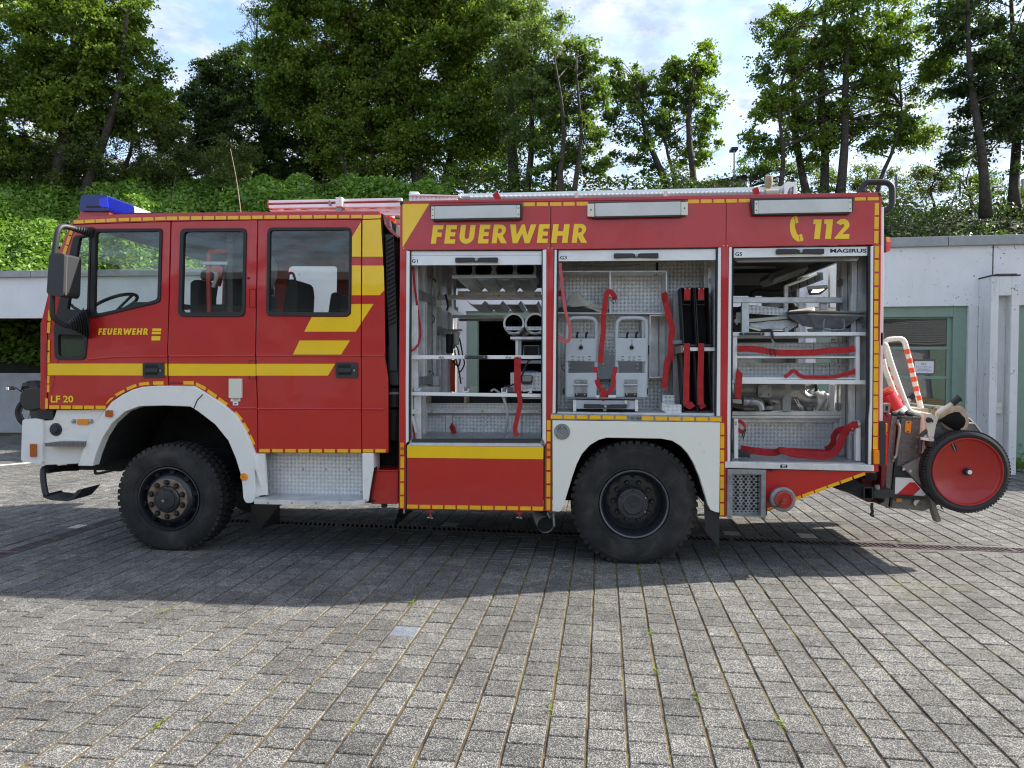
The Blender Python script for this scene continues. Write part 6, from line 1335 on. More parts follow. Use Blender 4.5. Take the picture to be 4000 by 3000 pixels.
# small fittings at the far left of the opening
bp('light_tray', 'Z5', [(500, 815), (560, 800), (740, 905), (740, 916), (650, 912), (505, 838)], .85, .06, 'aluw'); bb('switch_box', 'Z5', 452, 752, 500, 826, .9, .08, 'ivory', bevel=.004)
part('tie_strap', MB().tube([Q('Z5', 552, 690, .8), Q('Z5', 572, 770, .8), Q('Z5', 580, 830, .8), Q('Z5', 565, 865, .8)], .010, 5), 'ink')
bb('charger_box', 'Z5', 575, 1180, 642, 1275, 1.4, .12, 'hullgrey', bevel=.01); part('charger_bulge', MB().lathe([(0, -.10), (.035, -.10), (.04, -.09), (.04, .1), (0, .1)], Q('Z5', 600, 1225, 1.38), 'Z', 14), 'rubber', smooth=True)
bb('socket_rail', 'Z5', 575, 1068, 728, 1088, 1.45, .04, 'hullgrey')
for l in ([(650, 1130), (700, 1160), (730, 1290), (738, 1350), (758, 1440), (720, 1520), (690, 1530)], [(640, 1200), (690, 1290), (700, 1345), (712, 1400), (690, 1470), (640, 1410)], [(655, 1290), (668, 1400), (700, 1520), (720, 1659)]):
    part('charging_cable', MB().tube(smoothpath([Q('Z5', x, y, 1.5) for x, y in l], 5), .008, 6), 'black', smooth=True)
co = MB(); pth = []
for i in range(200):
    t = i / 199; b_ = Q('Z5', 634 - 4 * math.sin(t * 3), 1400 + 340 * t, 1.55); pth.append(b_ + Vector((math.cos(i * 1.05) * .022, math.sin(i * 1.05) * .022, 0)))
co.tube(pth, .007, 5); part('coiled_air_line', co, 'orangeplastic', smooth='all')
bb('white_profile', 'Z5', 652, 830, 684, 880, 1.6, .05, 'ivory'); part('plug', MB().lathe([(0, -.08), (.03, -.07), (.035, .02), (.05, .06), (0, .07)], Q('Z5', 668, 1160, 1.42), 'Z', 14), 'ivory', smooth=True); bb('blue_plug', 'Z5', 650, 1208, 690, 1232, 1.42, .06, 'ink')
# far side sheet metal with its openings (open shutters there too)
zfar0 = Q('Z6', 700, 400, .8).z
def far_open(x0, x1, z0_, z1_): return [(x0, z0_), (x1, z0_), (x1, z1_), (x0, z1_)]
xa_, xb_ = xL, xM; xc_ = Q('Z8', 165, 800, .03).x; xd_ = Q('Z8', 1268, 800, .03).x
part('far_side_wall', MB().prism([(xl0, .55), (xr0, .55), (xr0, zt - .03), (xl0, zt - .03)], W_, W_ - .03, [far_open(xa_, xb_, 1.12, zt - .45), far_open(xc_, xd_ - .25, 1.3, zt - .42)]), 'aludark')
part('far_lower_panel', MB().box(xa_, xb_, W_ - .01, W_ + .01, .55, 1.12), 'red')
# --- LOCKER G3 -----------------------------------------------------------------------------------------------
zs = Q('Z7', 700, 1478, .03).z
bb('back_plate', 'Z7', 60, 235, 1290, 1475, .60, .02, 'tread'); x3a = Q('Z7', 76, 800, .03).x; x3b = Q('Z7', 1362, 800, .03).x
part('locker_side', MB().box(x3a - .02, x3a - .005, .05, .62, zs, zt - .1), 'tread_side'); part('locker_side', MB().box(x3b + .004, x3b + .02, .05, .62, zs, zt - .1), 'alu')
part('locker_floor', MB().box(x3a, x3b, .03, .60, zs - .03, zs), 'alu'); part('locker_ceiling', MB().box(x3a, x3b, .05, .62, Q('Z7', 700, 250, .6).z + .09, Q('Z7', 700, 250, .6).z + .12), 'aludark')
bb('back_strip', 'Z7', 60, 834, 800, 862, .58, .02, 'alu'); bb('dark_seam', 'Z7', 878, 260, 893, 330, .59, .01, 'black')
for (x, yt, yb) in ((1268, 240, 1480), (1300, 300, 1480)): bb('wall_profile', 'Z7', x, yt, x + 32, yb, .45 - (x - 1268) * .004, .04, 'alu', bevel=.003)
for y in (408, 527, 1042): bb('angle_bracket', 'Z7', 1308, y - 20, 1334, y + 16, .30, .02, 'galva'); p = Q('Z7', 1321, y, .30); part('bolt', MB().lathe([(0, -.008), (.008, -.007), (.01, 0)], p, 'Y', 8), 'steel')
part('cable', MB().tube(smoothpath([Q('Z7', x, y, .45) for x, y in ((200, 270), (350, 288), (550, 290), (750, 275))], 5), .004, 5), 'hullgrey')
# shelf box of sheet metal
sb = part('shelf_box', MB().prism(pts('Z7', [(70, 328), (965, 326), (962, 678), (70, 672)], .28), .28, .58, [pts('Z7', [(70.5, 336), (957, 334), (955, 670), (70.5, 664)], .28)]), 'alu')
bb('divider', 'Z7', 499, 330, 511, 676, .275, .30, 'alu', sb)
for x in (862, 878): p = Q('Z7', x, 366 + (862 - x) * .5, .45); part('rivet', MB().lathe([(0, -.003), (.006, -.002), (.006, 0)], p, 'Y', 8), 'ink', sb)
ub = part('under_box', MB().prism(pts('Z7', [(825, 684), (985, 682), (978, 1192), (824, 1196)], .30), .30, .56, [pts('Z7', [(832, 692), (977, 690), (971, 1183), (831, 1187)], .30)]), 'alu'); bb('inner_fold', 'Z7', 898, 700, 904, 1180, .50, .03, 'aludark', ub); bb('box_back', 'Z7', 832, 692, 978, 1188, .545, .012, 'alu', ub)
bb('grip_slot', 'Z7', 808, 930, 822, 1000, .32, .03, 'ink', ub)
part('long_plate', pr('Z7', [(760, 690), (824, 690), (824, 1150), (765, 1150)], .42, .15), 'alu')
bb('grey_back_box', 'Z7', 165, 968, 765, 1206, .46, .12, 'hullgrey', bevel=.003)
for (x, y) in ((175, 1082), (175, 1114), (449, 1082), (449, 1114), (727, 1084), (727, 1116), (503, 980), (503, 1003), (537, 980), (537, 1003)):
    p = Q('Z7', x, y, .46); part('bolt', MB().lathe([(0, -.004), (.007, -.003), (.010, 0)], p, 'Y', 8), 'ivory')
# the two folding apparatus carriers
for k, dx in enumerate((0, 405)):
    Yc = .16
    tb_ = MB().tube(smoothpath([Q('Z7', 152 + dx, 1300, Yc + .03), Q('Z7', 152 + dx, 1000, Yc + .03), Q('Z7', 154 + dx, 770, Yc + .03), Q('Z7', 185 + dx, 718, Yc + .03), Q('Z7', 230 + dx, 710, Yc + .03), Q('Z7', 330 + dx, 710, Yc + .03), Q('Z7', 372 + dx, 722, Yc + .03), Q('Z7', 392 + dx, 770, Yc + .03), Q('Z7', 390 + dx, 1000, Yc + .03), Q('Z7', 388 + dx, 1300, Yc + .03)], 4), .017, 10)
    fr_ = part('carrier_frame', tb_, 'carriergrey', smooth=True)
    up = bp('upper_plate', 'Z7', [(146 + dx, 876 - k * 4), (396 + dx, 876 - k * 4), (392 + dx, 1062), (146 + dx, 1056)], Yc, .01, 'carriergrey', fr_, bevel=.002)
    for (x, y, r_, ma_) in ((270, 892, .008, 'galva'), (270, 922, .008, 'galva'), (268, 949, .019, 'black'), (251, 1025, .009, 'steel'), (287, 1025, .009, 'steel'), (251, 1049, .009, 'steel'), (287, 1049, .009, 'steel')):
        p = Q('Z7', x + dx + (6 if k else 0), y, Yc); part('knob' if ma_ == 'black' else 'bolt', MB().lathe([(0, -.018 if ma_ == 'black' else -.006), (r_ * .8, -.016 if ma_ == 'black' else -.005), (r_, 0)], p, 'Y', 12), ma_, up, smooth=(ma_ == 'black'))
    for (x, y) in ((191, 1020), (191, 1046), (328, 1020), (328, 1046)): bb('slot', 'Z7', x + dx, y, x + dx + 20, y + 6, Yc - .001, .002, 'black' if (x > 300) != bool(k) else 'greyplastic', up)
    for x in (245, 318):
        part('hook', MB().tube(smoothpath([Q('Z7', x + dx - 10 + k * 0, 872, Yc), Q('Z7', x + dx - 8, 850, Yc), Q('Z7', x + dx - 5, 832, Yc), Q('Z7', x + dx + 6, 828, Yc)], 3), .009, 6), 'black', up)
    lo = bp('lower_plate', 'Z7', [(148 + dx, 1155), (396 + dx, 1153), (394 + dx, 1352), (148 + dx, 1350)], Yc - .04, .02, 'carriergrey', fr_, bevel=.003)
    hg = bb('hinge', 'Z7', 217 + dx, 1209, 319 + dx, 1350, Yc - .048, .008, 'galva', lo)
    part('hinge_barrel', MB().tube([Q('Z7', 213 + dx, 1252, Yc - .05), Q('Z7', 322 + dx, 1252, Yc - .05)], .012, 8), 'steel', hg); bb('black_strip', 'Z7', 217 + dx, 1320, 317 + dx, 1352, Yc - .052, .004, 'ink', hg)
    for (x, y) in ((236, 1226), (298, 1226), (234, 1328), (298, 1330)): p = Q('Z7', x + dx, y, Yc - .052); part('screw', MB().lathe([(0, -.003), (.007, -.002), (.007, 0)], p, 'Y', 8), 'steel', hg)
    sx = 128 if k == 0 else 805; co = MB(); pth = [Q('Z7', sx + 6 * math.cos(i * 1.1), 1280 + i * .6, .14 + .01 * math.sin(i * 1.1)) for i in range(80)]; co.tube(pth, .003, 4); part('spring', co, 'ink', lo)
    bb('side_edge', 'Z7', 146 + dx - (4 if k == 0 else -246), 1155, 150 + dx - (4 if k == 0 else -250), 1350, Yc - .03, .15, 'carriergrey', lo)
for (x0, x1) in ((388, 446), (490, 552)): part('cross_latch', MB().beam(Q('Z7', x0, 1350, .12), Q('Z7', x1, 1348, .12), .03, .03), 'aluw')
bb('base_plate', 'Z7', 150, 1354, 770, 1362, .08, .3, 'galva')
bs = bp('base_drawer', 'Z7', [(204, 1372), (733, 1380), (733, 1450), (204, 1445)], .10, .3, 'carriergrey', bevel=.003)
for x in (204, 706): bb('corner_plate', 'Z7', x, 1372, x + 26, 1466, .09, .01, 'alu', bs)
bb('drawer_foot', 'Z7', 200, 1448, 735, 1466, .14, .3, 'black'); h = part('drawer_handle', pr('Z7', [(292, 1408), (430, 1410), (440, 1414), (500, 1414), (505, 1411), (640, 1412), (640, 1443), (292, 1439)], .04, .05), 'plastic', bs, bevel=.006)
p = Q('Z7', 467, 1426, .04); part('lock', MB().lathe([(0, -.008), (.012, -.007), (.013, 0)], p, 'Y', 12), 'steel', h); bb('latch', 'Z7', 622, 1378, 645, 1404, .085, .01, 'ivory', bs); bb('latch_arm', 'Z7', 645, 1376, 660, 1424, .08, .01, 'galva', bs); bb('clip', 'Z7', 448, 1450, 475, 1464, .12, .02, 'ivory', bs)
# straps in G3
part('door_strap', ribbon('Z7', [(98, 262), (105, 350), (122, 500), (142, 650), (165, 730), (182, 820), (168, 890), (140, 900), (105, 880), (80, 850)], .028, .02), 'strapold')
part('hanging_strap', ribbon('Z7', [(545, 560), (530, 520), (498, 492), (474, 520), (462, 620), (448, 720), (450, 800), (440, 900), (432, 990), (427, 1074)], .044, .13), 'strap')
part('buckle', MB().tube([Q('Z7', x, y, .12) for x, y in ((498, 540), (545, 560), (550, 575), (538, 595), (505, 560))], .004, 6, closed=True), 'ink')
part('hanging_strap', ribbon('Z7', [(940, 505), (960, 600), (985, 720), (1005, 790), (1000, 880), (992, 1062)], .055, .20, smooth=2), 'strap'); part('hanging_strap', ribbon('Z7', [(975, 1030), (962, 1100), (952, 1200), (946, 1282)], .052, .195, smooth=2), 'strap')
part('strap_fold', pr('Z7', [(922, 532), (955, 484), (966, 520), (966, 560), (935, 600)], .20, .003), 'strap')
part('tie_strap', ribbon('Z7', [(384, 1105, .15), (384, 1150, .13), (395, 1210, .12), (420, 1270, .12), (455, 1310, .12), (485, 1340, .12)], .042, .12), 'strap'); part('tie_strap', ribbon('Z7', [(550, 1105, .15), (545, 1150, .13), (528, 1180, .12), (530, 1240, .12), (515, 1290, .12), (492, 1315, .12)], .036, .12), 'strap'); part('strap_end', pr('Z7', [(442, 1282), (488, 1302), (456, 1386), (410, 1366)], .10, .004), 'strap')
part('tie_strap', bx('Z7', 82, 486, 135, 535, .30, .004), 'strap'); part('buckle', MB().tube([Q('Z7', x, y, .28) for x, y in ((118, 488), (136, 490), (140, 555), (128, 545))], .004, 6, closed=True), 'ink'); part('buckle', MB().tube([Q('Z7', x, y, .2) for x, y in ((110, 1095), (130, 1086), (148, 1120), (142, 1150), (125, 1130))], .004, 6, closed=True), 'ink')
# black trays
bp('tray_side', 'Z7', [(1018, 500), (1072, 468), (1086, 600), (1095, 1480), (1012, 1480), (1016, 900)], .30, .02, 'aludark')
for k in range(2):
    o = k * 118
    for nm, (x0t, x1t, x0b, x1b, yt, yb) in (('upper', (1073, 1186, 1098, 1210, 464, 945)), ('lower', (1066, 1186, 1096, 1214, 985, 1482))):
        mb = MB(); O_ = [(x0t + o, yt), (x1t + o, yt), (x1b + o, yb), (x0b + o, yb)]; I_ = [(x0t + o + 9, yt + 4), (x1t + o - 7, yt + 4), (x1b + o - 7, yb - 22), (x0b + o + 9, yb - 22)]
        mb.prism(pts('Z7', O_, .14), .14, .34, [pts('Z7', I_, .14)]); t_ = part('black_tray', mb, 'rubber', bevel=.003, label=nm + ' black tray'); bp('tray_back', 'Z7', O_, .335, .01, 'black', t_)
        bb('tray_foot', 'Z7', x0b + o + 12, yb - 20, x1b + o - 12, yb - 2, .12, .06, 'plastic', t_, bevel=.006)
    s_ = part('tray_strap', ribbon('Z7', [(1130 + k * 112, 470), (1130 + k * 112, 520), (1129 + k * 112, 568)], .052, .12, smooth=0), 'strap')
    for dx in (-18, 18): p = Q('Z7', 1130 + k * 113 + dx, 474, .12); part('rivet', MB().lathe([(0, -.004), (.006, -.003), (.006, 0)], p, 'Y', 8), 'steel', s_)
    part('buckle', MB().tube([Q('Z7', x + k * 113, y, .11) for x, y in ((1094, 566), (1160, 566), (1156, 604), (1096, 602))], .004, 6, closed=True), 'ink', s_)
    part('tray_strap', ribbon('Z7', [(1126 + k * 116, 915), (1128 + k * 114, 1000), (1122 + k * 114, 1200), (1122 + k * 116, 1414)], .050, .085, smooth=2), 'strap'); part('strap_end', pr('Z7', [(1160 + k * 92, 1383), (1196 + k * 90, 1424), (1150 + k * 88, 1452), (1098 + k * 128, 1420)], .10, .004), 'strap')
bp('tray_bar', 'Z7', [(1095, 948), (1356, 948), (1356, 978), (1095, 976)], .10, .02, 'aluw', bevel=.003); bb('tray_latch', 'Z7', 1010, 890, 1090, 918, .2, .05, 'galva'); part('tray_arm', MB().beam(Q('Z7', 1000, 985, .3), Q('Z7', 1095, 960, .1), .03, .06), 'aludark')
# sill with pressure marking
sl = bp('wheel_arch_sill', 'Z7', [(22, 1485), (1410, 1506), (1410, 1556), (22, 1532)], -.018, .05, 'galva', bevel=.003)
for i in range(6):
    x = 24 + i * 105; bp('reflective_strip', 'Z7', [(x, 1494 + i * 1.3), (x + 88, 1495.5 + i * 1.3), (x + 88, 1526 + i * 1.3), (x, 1524 + i * 1.3)], -.021, .003, 'reflex', sl)
    x = 762 + i * 110; bp('reflective_strip', 'Z7', [(x, 1506 + i * 1.7), (x + 94, 1508 + i * 1.7), (x + 92, 1539 + i * 1.7), (x, 1537 + i * 1.7)], -.021, .003, 'reflex', sl)
text('7,00 bar', 'Z7', 644, 1535, 759, 1508, -.018, 'ink', sl, bold=.012)
# rear fender
rfo = [('W1', 148, 108), (1820, 130), (1812, 1028), (1775, 1022), (1725, 1000), (1700, 955), (1655, 800), (1615, 670), (1560, 540), (1500, 440), (1430, 365), (1340, 310), (1230, 289), (690, 280), (610, 302), (520, 355), (440, 445), (390, 545), (350, 660), (300, 820), (262, 950), (240, 1002), (215, 1018), (150, 1015)]
rfn = part('rear_fender', MB().prism(pts('W1', rfo, -.03), -.03, .05), 'cream', bevel=.028); rfn.data.materials[0] = mat('fender_cream', (.80, .79, .71), .45, bump=.25, bscale=90, dirt=((.42, .38, .3), .08, 7))
p = Q('W1', 244, 220, -.03); fc = part('filler_cap', MB().lathe([(0, -.012), (.014, -.012), (.02, -.006), (.040, -.006), (.046, -.014), (.062, -.012), (.068, 0)], p, 'Y', 36), 'galva', smooth=True)
for y in (176, 264): q = Q('W1', 244, y, -.045); part('screw', MB().lathe([(0, -.004), (.008, -.003), (.009, 0)], q, 'Y', 8), 'steel', fc)
mb = MB(); l = pts('W1', rfo[4:24], -.02); n = len(l); mb.add([(x, .03, z) for x, z in l] + [(x, .95, z) for x, z in l], [(i, i + 1, i + 1 + n, i + n) for i in range(n - 1)]); part('wheel_arch_liner', mb, 'undercarriage', smooth='all')
part('mud_flap', MB().prism(pts('W1', [(1660, 840), (1700, 970), (1725, 1000), (1808, 1030), (1812, 1385), (1668, 1200)], .02), .02, .035), 'rubber'); part('mud_flap', MB().add([Q('W1', 1668, 1195, .03), Q('W1', 1812, 1385, .03), Q('W1', 1812, 1030, .03), Q('W1', 1668, 840, .6)], [(0, 1, 2, 3)]), 'rubber')
part('mud_flap', MB().add([Q('Z6', 40, 1300, .3), Q('Z6', 170, 1310, .9), Q('Z6', 20, 1440, .3), Q('Z6', 0, 1460, .3)], [(0, 1, 2, 3), (3, 2, 1, 0)]), 'plastic')
part('hanger_pin', MB().tube([Q('Z6', 86, 1300, .03), Q('Z6', 86, 1338, .03)], .010, 8), 'steel')
ex_ = MB(); p0 = Q('Z6', 1310, 1440, .12); p1 = Q('Z6', 1255, 1360, .7); p1b = p0 + Vector((-.12, .5, .1))
ex_.tube([p0, p0 + Vector((-.03, .12, .02)), p1b], [.075, .075, .06], 24, cap=False); exo = part('exhaust_pipe', ex_, 'exhaust', smooth=True); ex_ = MB(); ex_.tube([p0 + Vector((-.004, .02, .003)), p1b], [.070, .055], 24); part('pipe_bore', ex_, 'black', exo)
part('pipe_hanger', MB().tube([Q('Z6', 1320, 1330, .1), Q('Z6', 1345, 1380, .1), Q('Z6', 1375, 1340, .1), Q('Z6', 1382, 1450, .08)], .010, 6), 'galva')
# --- LOCKER G5 -----------------------------------------------------------------------------------------------
x5a = Q('Z8', 168, 800, .03).x; x5b = Q('Z8', 1266, 800, .03).x; z5 = Q('W2', 1000, 566, .03).z
part('locker_side', MB().box(x5a - .02, x5a - .006, .05, .9, z5, zt - .1), 'aludark'); part('locker_side', MB().box(x5b + .004, x5b + .02, .05, .62, z5, zt - .1), 'steel')
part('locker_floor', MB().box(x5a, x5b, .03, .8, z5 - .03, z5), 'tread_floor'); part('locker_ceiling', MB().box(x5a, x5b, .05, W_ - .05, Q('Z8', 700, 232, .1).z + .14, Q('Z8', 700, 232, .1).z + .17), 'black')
bp('header_bar', 'Z8', [(178, 226), (1200, 216), (1180, 246), (210, 258)], .10, .05, 'aludark')
for i, y in enumerate((.28, .5, .60)): part('wall_profile', MB().box(x5b - .04, x5b + .003, y, y + .05, z5, zt - .15), 'alu', bevel=.003)
for z in (Q('Z8', 1150, 420, .5).z, Q('Z8', 1150, 610, .5).z, Q('Z8', 1150, 1430, .5).z):
    part('angle_bracket', MB().box(x5b - .052, x5b - .04, .48, .6, z - .03, z + .03), 'galva')
for l in ([(1095, 1490), (1250, 1500)], [(1200, 1505), (1250, 1520)]): part('side_bolt', MB().tube([Q('Z8', l[0][0], l[0][1], .5), Q('Z8', l[1][0], l[1][1], .2)], .014, 6), 'galva')
# upper region: box-lights and brackets
part('roof_box', MB().prism(pts('Z8', [(460, 390), (470, 350), (600, 300), (745, 300), (765, 318), (760, 340), (540, 420), (490, 432)], .9), .9, 1.25), 'greyplastic', bevel=.01)
part('roof_box_edge', MB().beam(Q('Z8', 500, 408, .85), Q('Z8', 770, 308, .85), .06, .03), 'aludark'); part('roof_slat', MB().beam(Q('Z8', 180, 298, 1.2), Q('Z8', 520, 300, 1.2), .05, .02), 'aludark'); part('roof_slat', MB().beam(Q('Z8', 180, 395, 1.6), Q('Z8', 470, 395, 1.6), .05, .12), 'greyplastic'); part('roof_slat', MB().beam(Q('Z8', 180, 455, 1.9), Q('Z8', 600, 455, 1.9), .05, .2), 'black')
bp('control_rail', 'Z8', [(600, 440), (840, 340), (900, 340), (905, 400), (640, 500), (600, 498)], 1.9, .05, 'greyplastic')
for i in range(4): part('control_unit', pr('Z8', [(650 + i * 62, 450 - i * 25), (695 + i * 62, 432 - i * 25), (695 + i * 62, 470 - i * 25), (655 + i * 62, 490 - i * 25)], 1.88, .02), 'ink')
part('grab_tube', MB().tube([Q('Z8', 600, 450, 1.85), Q('Z8', 750, 395, 1.85), Q('Z8', 850, 350, 1.85)], .016, 8), 'ivory')
bb('rear_post', 'Z8', 958, 292, 1022, 640, 1.6, .06, 'aluw', bevel=.004); bb('rear_post', 'Z8', 590, 445, 620, 640, 1.7, .05, 'alu'); bb('rear_post', 'Z8', 1045, 262, 1062, 640, 1.2, .05, 'alu')
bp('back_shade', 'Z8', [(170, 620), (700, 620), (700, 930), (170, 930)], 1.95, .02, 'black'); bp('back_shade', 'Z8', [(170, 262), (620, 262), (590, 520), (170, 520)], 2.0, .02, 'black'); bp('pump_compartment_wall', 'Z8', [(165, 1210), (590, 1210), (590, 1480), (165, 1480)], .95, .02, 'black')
part('stowed_hose', MB().tube(smoothpath([Q('Z8', x, y, 1.9) for x, y in ((320, 540), (340, 505), (400, 500), (470, 510), (560, 505), (620, 540), (660, 620))], 4), .04, 10), 'black')
bb('pump_panel', 'Z8', 575, 1240, 645, 1465, .45, .08, 'ivory', bevel=.004).data.materials[0] = MT['hullgrey']
bb('cross_beam', 'Z8', 172, 541, 1060, 586, .42, .05, 'alu', bevel=.004); bb('lashing_post', 'Z8', 245, 588, 303, 824, .40, .04, 'alu', bevel=.003); bb('lashing_post', 'Z8', 884, 588, 938, 640, .46, .04, 'alu')
sf = bp('shelf_front', 'Z8', [(166, 824), (1258, 822), (1258, 852), (166, 856)], .09, .04, 'aluw', bevel=.003); part('shelf_plate', MB().box(x5a, x5b, .12, .8, Q('Z8', 700, 850, .1).z, Q('Z8', 700, 842, .1).z), 'alu', sf)
h = bb('shelf_handle', 'Z8', 229, 826, 431, 851, .05, .04, 'plastic', sf, bevel=.008)
for x in (258, 402): p = Q('Z8', x, 839, .05); part('screw', MB().lathe([(0, -.004), (.006, -.003), (.007, 0)], p, 'Y', 8), 'steel', h)
part('hook_strap', MB().tube(smoothpath([Q('Z8', x, y, .07) for x, y in ((400, 812), (460, 806), (485, 815), (490, 850), (498, 880), (490, 865))], 4), .012, 6), 'rubber', sf); part('hook', MB().tube(smoothpath([Q('Z8', x, y, .07) for x, y in ((485, 865), (492, 895), (508, 910))], 4), .008, 6), 'steel', sf)
for x in (600, 690): part('locking_pin', MB().lathe([(0, -.03), (.02, -.03), (.024, -.02), (.024, 0)], Q('Z8', x, 808, .25), 'Y', 12), 'steel', sf)
# tray frame
tf = bb('tray_frame', 'Z8', 170, 857, 207, 1206, .10, .04, 'aluw', bevel=.003); bb('tray_frame', 'Z8', 1168, 858, 1201, 1214, .10, .04, 'aluw', bevel=.003); bb('tray_frame_inner', 'Z8', 1120, 870, 1166, 1020, .45, .03, 'alu')
for (ya, yb, yl) in ((908, 1020, 1018), (1072, 1192, 1190)):
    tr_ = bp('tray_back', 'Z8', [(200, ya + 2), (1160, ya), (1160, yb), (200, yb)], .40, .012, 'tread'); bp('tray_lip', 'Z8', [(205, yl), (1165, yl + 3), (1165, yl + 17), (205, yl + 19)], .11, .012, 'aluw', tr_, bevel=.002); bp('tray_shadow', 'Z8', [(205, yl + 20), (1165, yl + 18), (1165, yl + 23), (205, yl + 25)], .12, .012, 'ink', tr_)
    part('tray_floor', MB().box(Q('Z8', 205, 1000, .12).x, Q('Z8', 1160, 1000, .12).x, .12, .40, Q('Z8', 600, yl + 3, .12).z - .012, Q('Z8', 600, yl + 3, .12).z - .002), 'alu', tr_)
    for x in (825, 952): bb('tray_seam', 'Z8', x, ya, x + 2, yb, .398, .003, 'ink', tr_)
    for (x, y) in ((920, yb - 85), (1035, yb - 90), (1120, yb - 95), (790, yb - 45), (828, yb - 46)):
        p = Q('Z8', x, max(y, ya + 8), .399); part('drain_hole', MB().lathe([(0, -.001), (.005, 0)], p, 'Y', 8), 'ink', tr_)
s1 = part('tray_strap', ribbon('Z8', [(209, 960), (290, 958), (380, 966), (490, 985), (600, 992), (800, 990), (940, 976), (1050, 972), (1160, 958)], .052, .085), 'strap'); part('buckle', MB().tube([Q('Z8', x, y, .08) for x, y in ((473, 962), (512, 964), (517, 1020), (480, 1018))], .005, 6, closed=True), 'ink', s1)
part('tray_strap', ribbon('Z8', [(590, 1188), (625, 1165), (665, 1135), (700, 1165), (740, 1186), (830, 1188), (1000, 1186), (1080, 1162), (1160, 1140)], .030, .095), 'strap'); part('tray_strap', pr('Z8', [(1090, 1150), (1162, 1116), (1162, 1166), (1060, 1186)], .09, .003), 'strap')
s2 = part('hanging_strap', pr('Z8', [(206, 1110), (228, 1140), (251, 1164), (234, 1366), (186, 1360), (196, 1160)], .06, .004), 'strap')
bp('cross_beam', 'Z8', [(165, 1208), (1256, 1214), (1256, 1248), (165, 1242)], .08, .04, 'aluw', bevel=.003)
# pump and pipework
pm = MB(); Yp = .62
pump = part('pump', MB().lathe([(0, -.02), (.05, -.02), (.10, .0), (.16, .10), (.18, .30), (.16, .5), (0, .5)], Q('PU', 330, 130, Yp), 'Y', 36), 'steel', smooth=True); pump.data.materials[0] = MT['aludark']
part('suction_pipe', MB().tube(smoothpath([Q('PU', x, y, Yp - .08) for x, y in ((200, 110), (280, 100), (400, 105), (640, 110))], 4), .115, 20), 'aludark', pump, smooth=True)
cvp = part('cover_plate', MB().prism(rnd(pts('PU', [(412, 58), (542, 58), (545, 182), (412, 182)], Yp - .24), .02), Yp - .24, Yp - .20), 'hullgrey', pump, bevel=.005)
for (x, y) in ((436, 80), (518, 76), (436, 155), (518, 158)): p = Q('PU', x, y, Yp - .24); part('bolt', MB().lathe([(0, -.012), (.010, -.011), (.012, 0)], p, 'Y', 6), 'galva', cvp)
el = MB(); el.tube(smoothpath([Q('PU', x, y, .33) for x, y in ((262, 225), (330, 222), (385, 228), (425, 255), (440, 310))], 5), [.040] * 21, 18); part('elbow_pipe', el, 'steel', pump, smooth=True)
for x in (270, 338): part('pipe_band', MB().lathe([(.046, -.012), (.046, .012), (.040, .012)], Q('PU', x, 222, .33), 'X', 20), 'aludark', pump)
part('square_end', MB().prism(rnd(pts('PU', [(158, 200), (245, 205), (248, 248), (160, 238)], .28), .008), .28, .33), 'steel', pump)
part('flange', MB().lathe([(0, -.03), (.12, -.03), (.12, .03), (0, .03)], Q('PU', 600, 125, Yp), 'X', 24), 'galva', pump, smooth=True)
part('valve_bracket', MB().prism(pts('PU', [(275, 285), (385, 280), (385, 310), (275, 310)], .4), .4, .46), 'galva', pump); part('valve_body', MB().prism(pts('PU', [(485, 270), (560, 265), (560, 310), (480, 310)], .45), .45, .55), 'galva', pump, bevel=.01)
part('rear_casing', MB().prism(pts('PU', [(490, 220), (640, 220), (640, 318), (560, 318), (540, 250)], .7), .7, .8), 'aludark', pump)
ov = MB(); Yo = .75; ov.tube([Q('PU', x, y, Yo) for x, y in ((660, 140), (760, 120), (840, 120))], [.10, .11, .115], 20); outl = part('outlet_valve', ov, 'steel', smooth=True)
ov = MB(); ov.tube(smoothpath([Q('PU', x, y, Yo - .05) for x, y in ((800, 130), (860, 190), (920, 212), (985, 215))], 4), .065, 18); part('outlet_elbow', ov, 'steel', outl, smooth=True)
part('outlet_coupling', MB().lathe([(0, -.02), (.085, -.02), (.092, -.01), (.092, .01), (.078, .014), (.078, .03), (.092, .034), (.092, .055), (.07, .07), (.07, .09), (0, .09)], Q('PU', 1000, 218, Yo - .05), 'X', 28), 'aluw', outl, smooth=True)
part('second_coupling', MB().lathe([(0, -.02), (.07, -.02), (.075, .01), (.06, .02), (.075, .03), (.075, .05), (0, .06)], Q('PU', 935, 160, Yo + .3), 'X', 24), 'aluw', outl, smooth=True); part('second_coupling', MB().lathe([(0, -.02), (.06, -.02), (.065, .01), (.05, .02), (.065, .04), (0, .05)], Q('PU', 900, 285, Yo + .2), 'X', 24), 'galva', outl, smooth=True)
part('valve_neck', MB().tube([Q('PU', 880, 90, Yo), Q('PU', 960, 75, Yo)], [.035, .03], 14), 'steel', outl, smooth=True)
hwc = Q('PU', 985, 88, Yo); hw = MB().tube([hwc + Vector((.012 * math.cos(a) , .05 * math.cos(a), .055 * math.sin(a))) for a in [2 * PI * i / 16 for i in range(16)]], .013, 6, closed=True); part('hand_wheel', hw, 'black', outl)
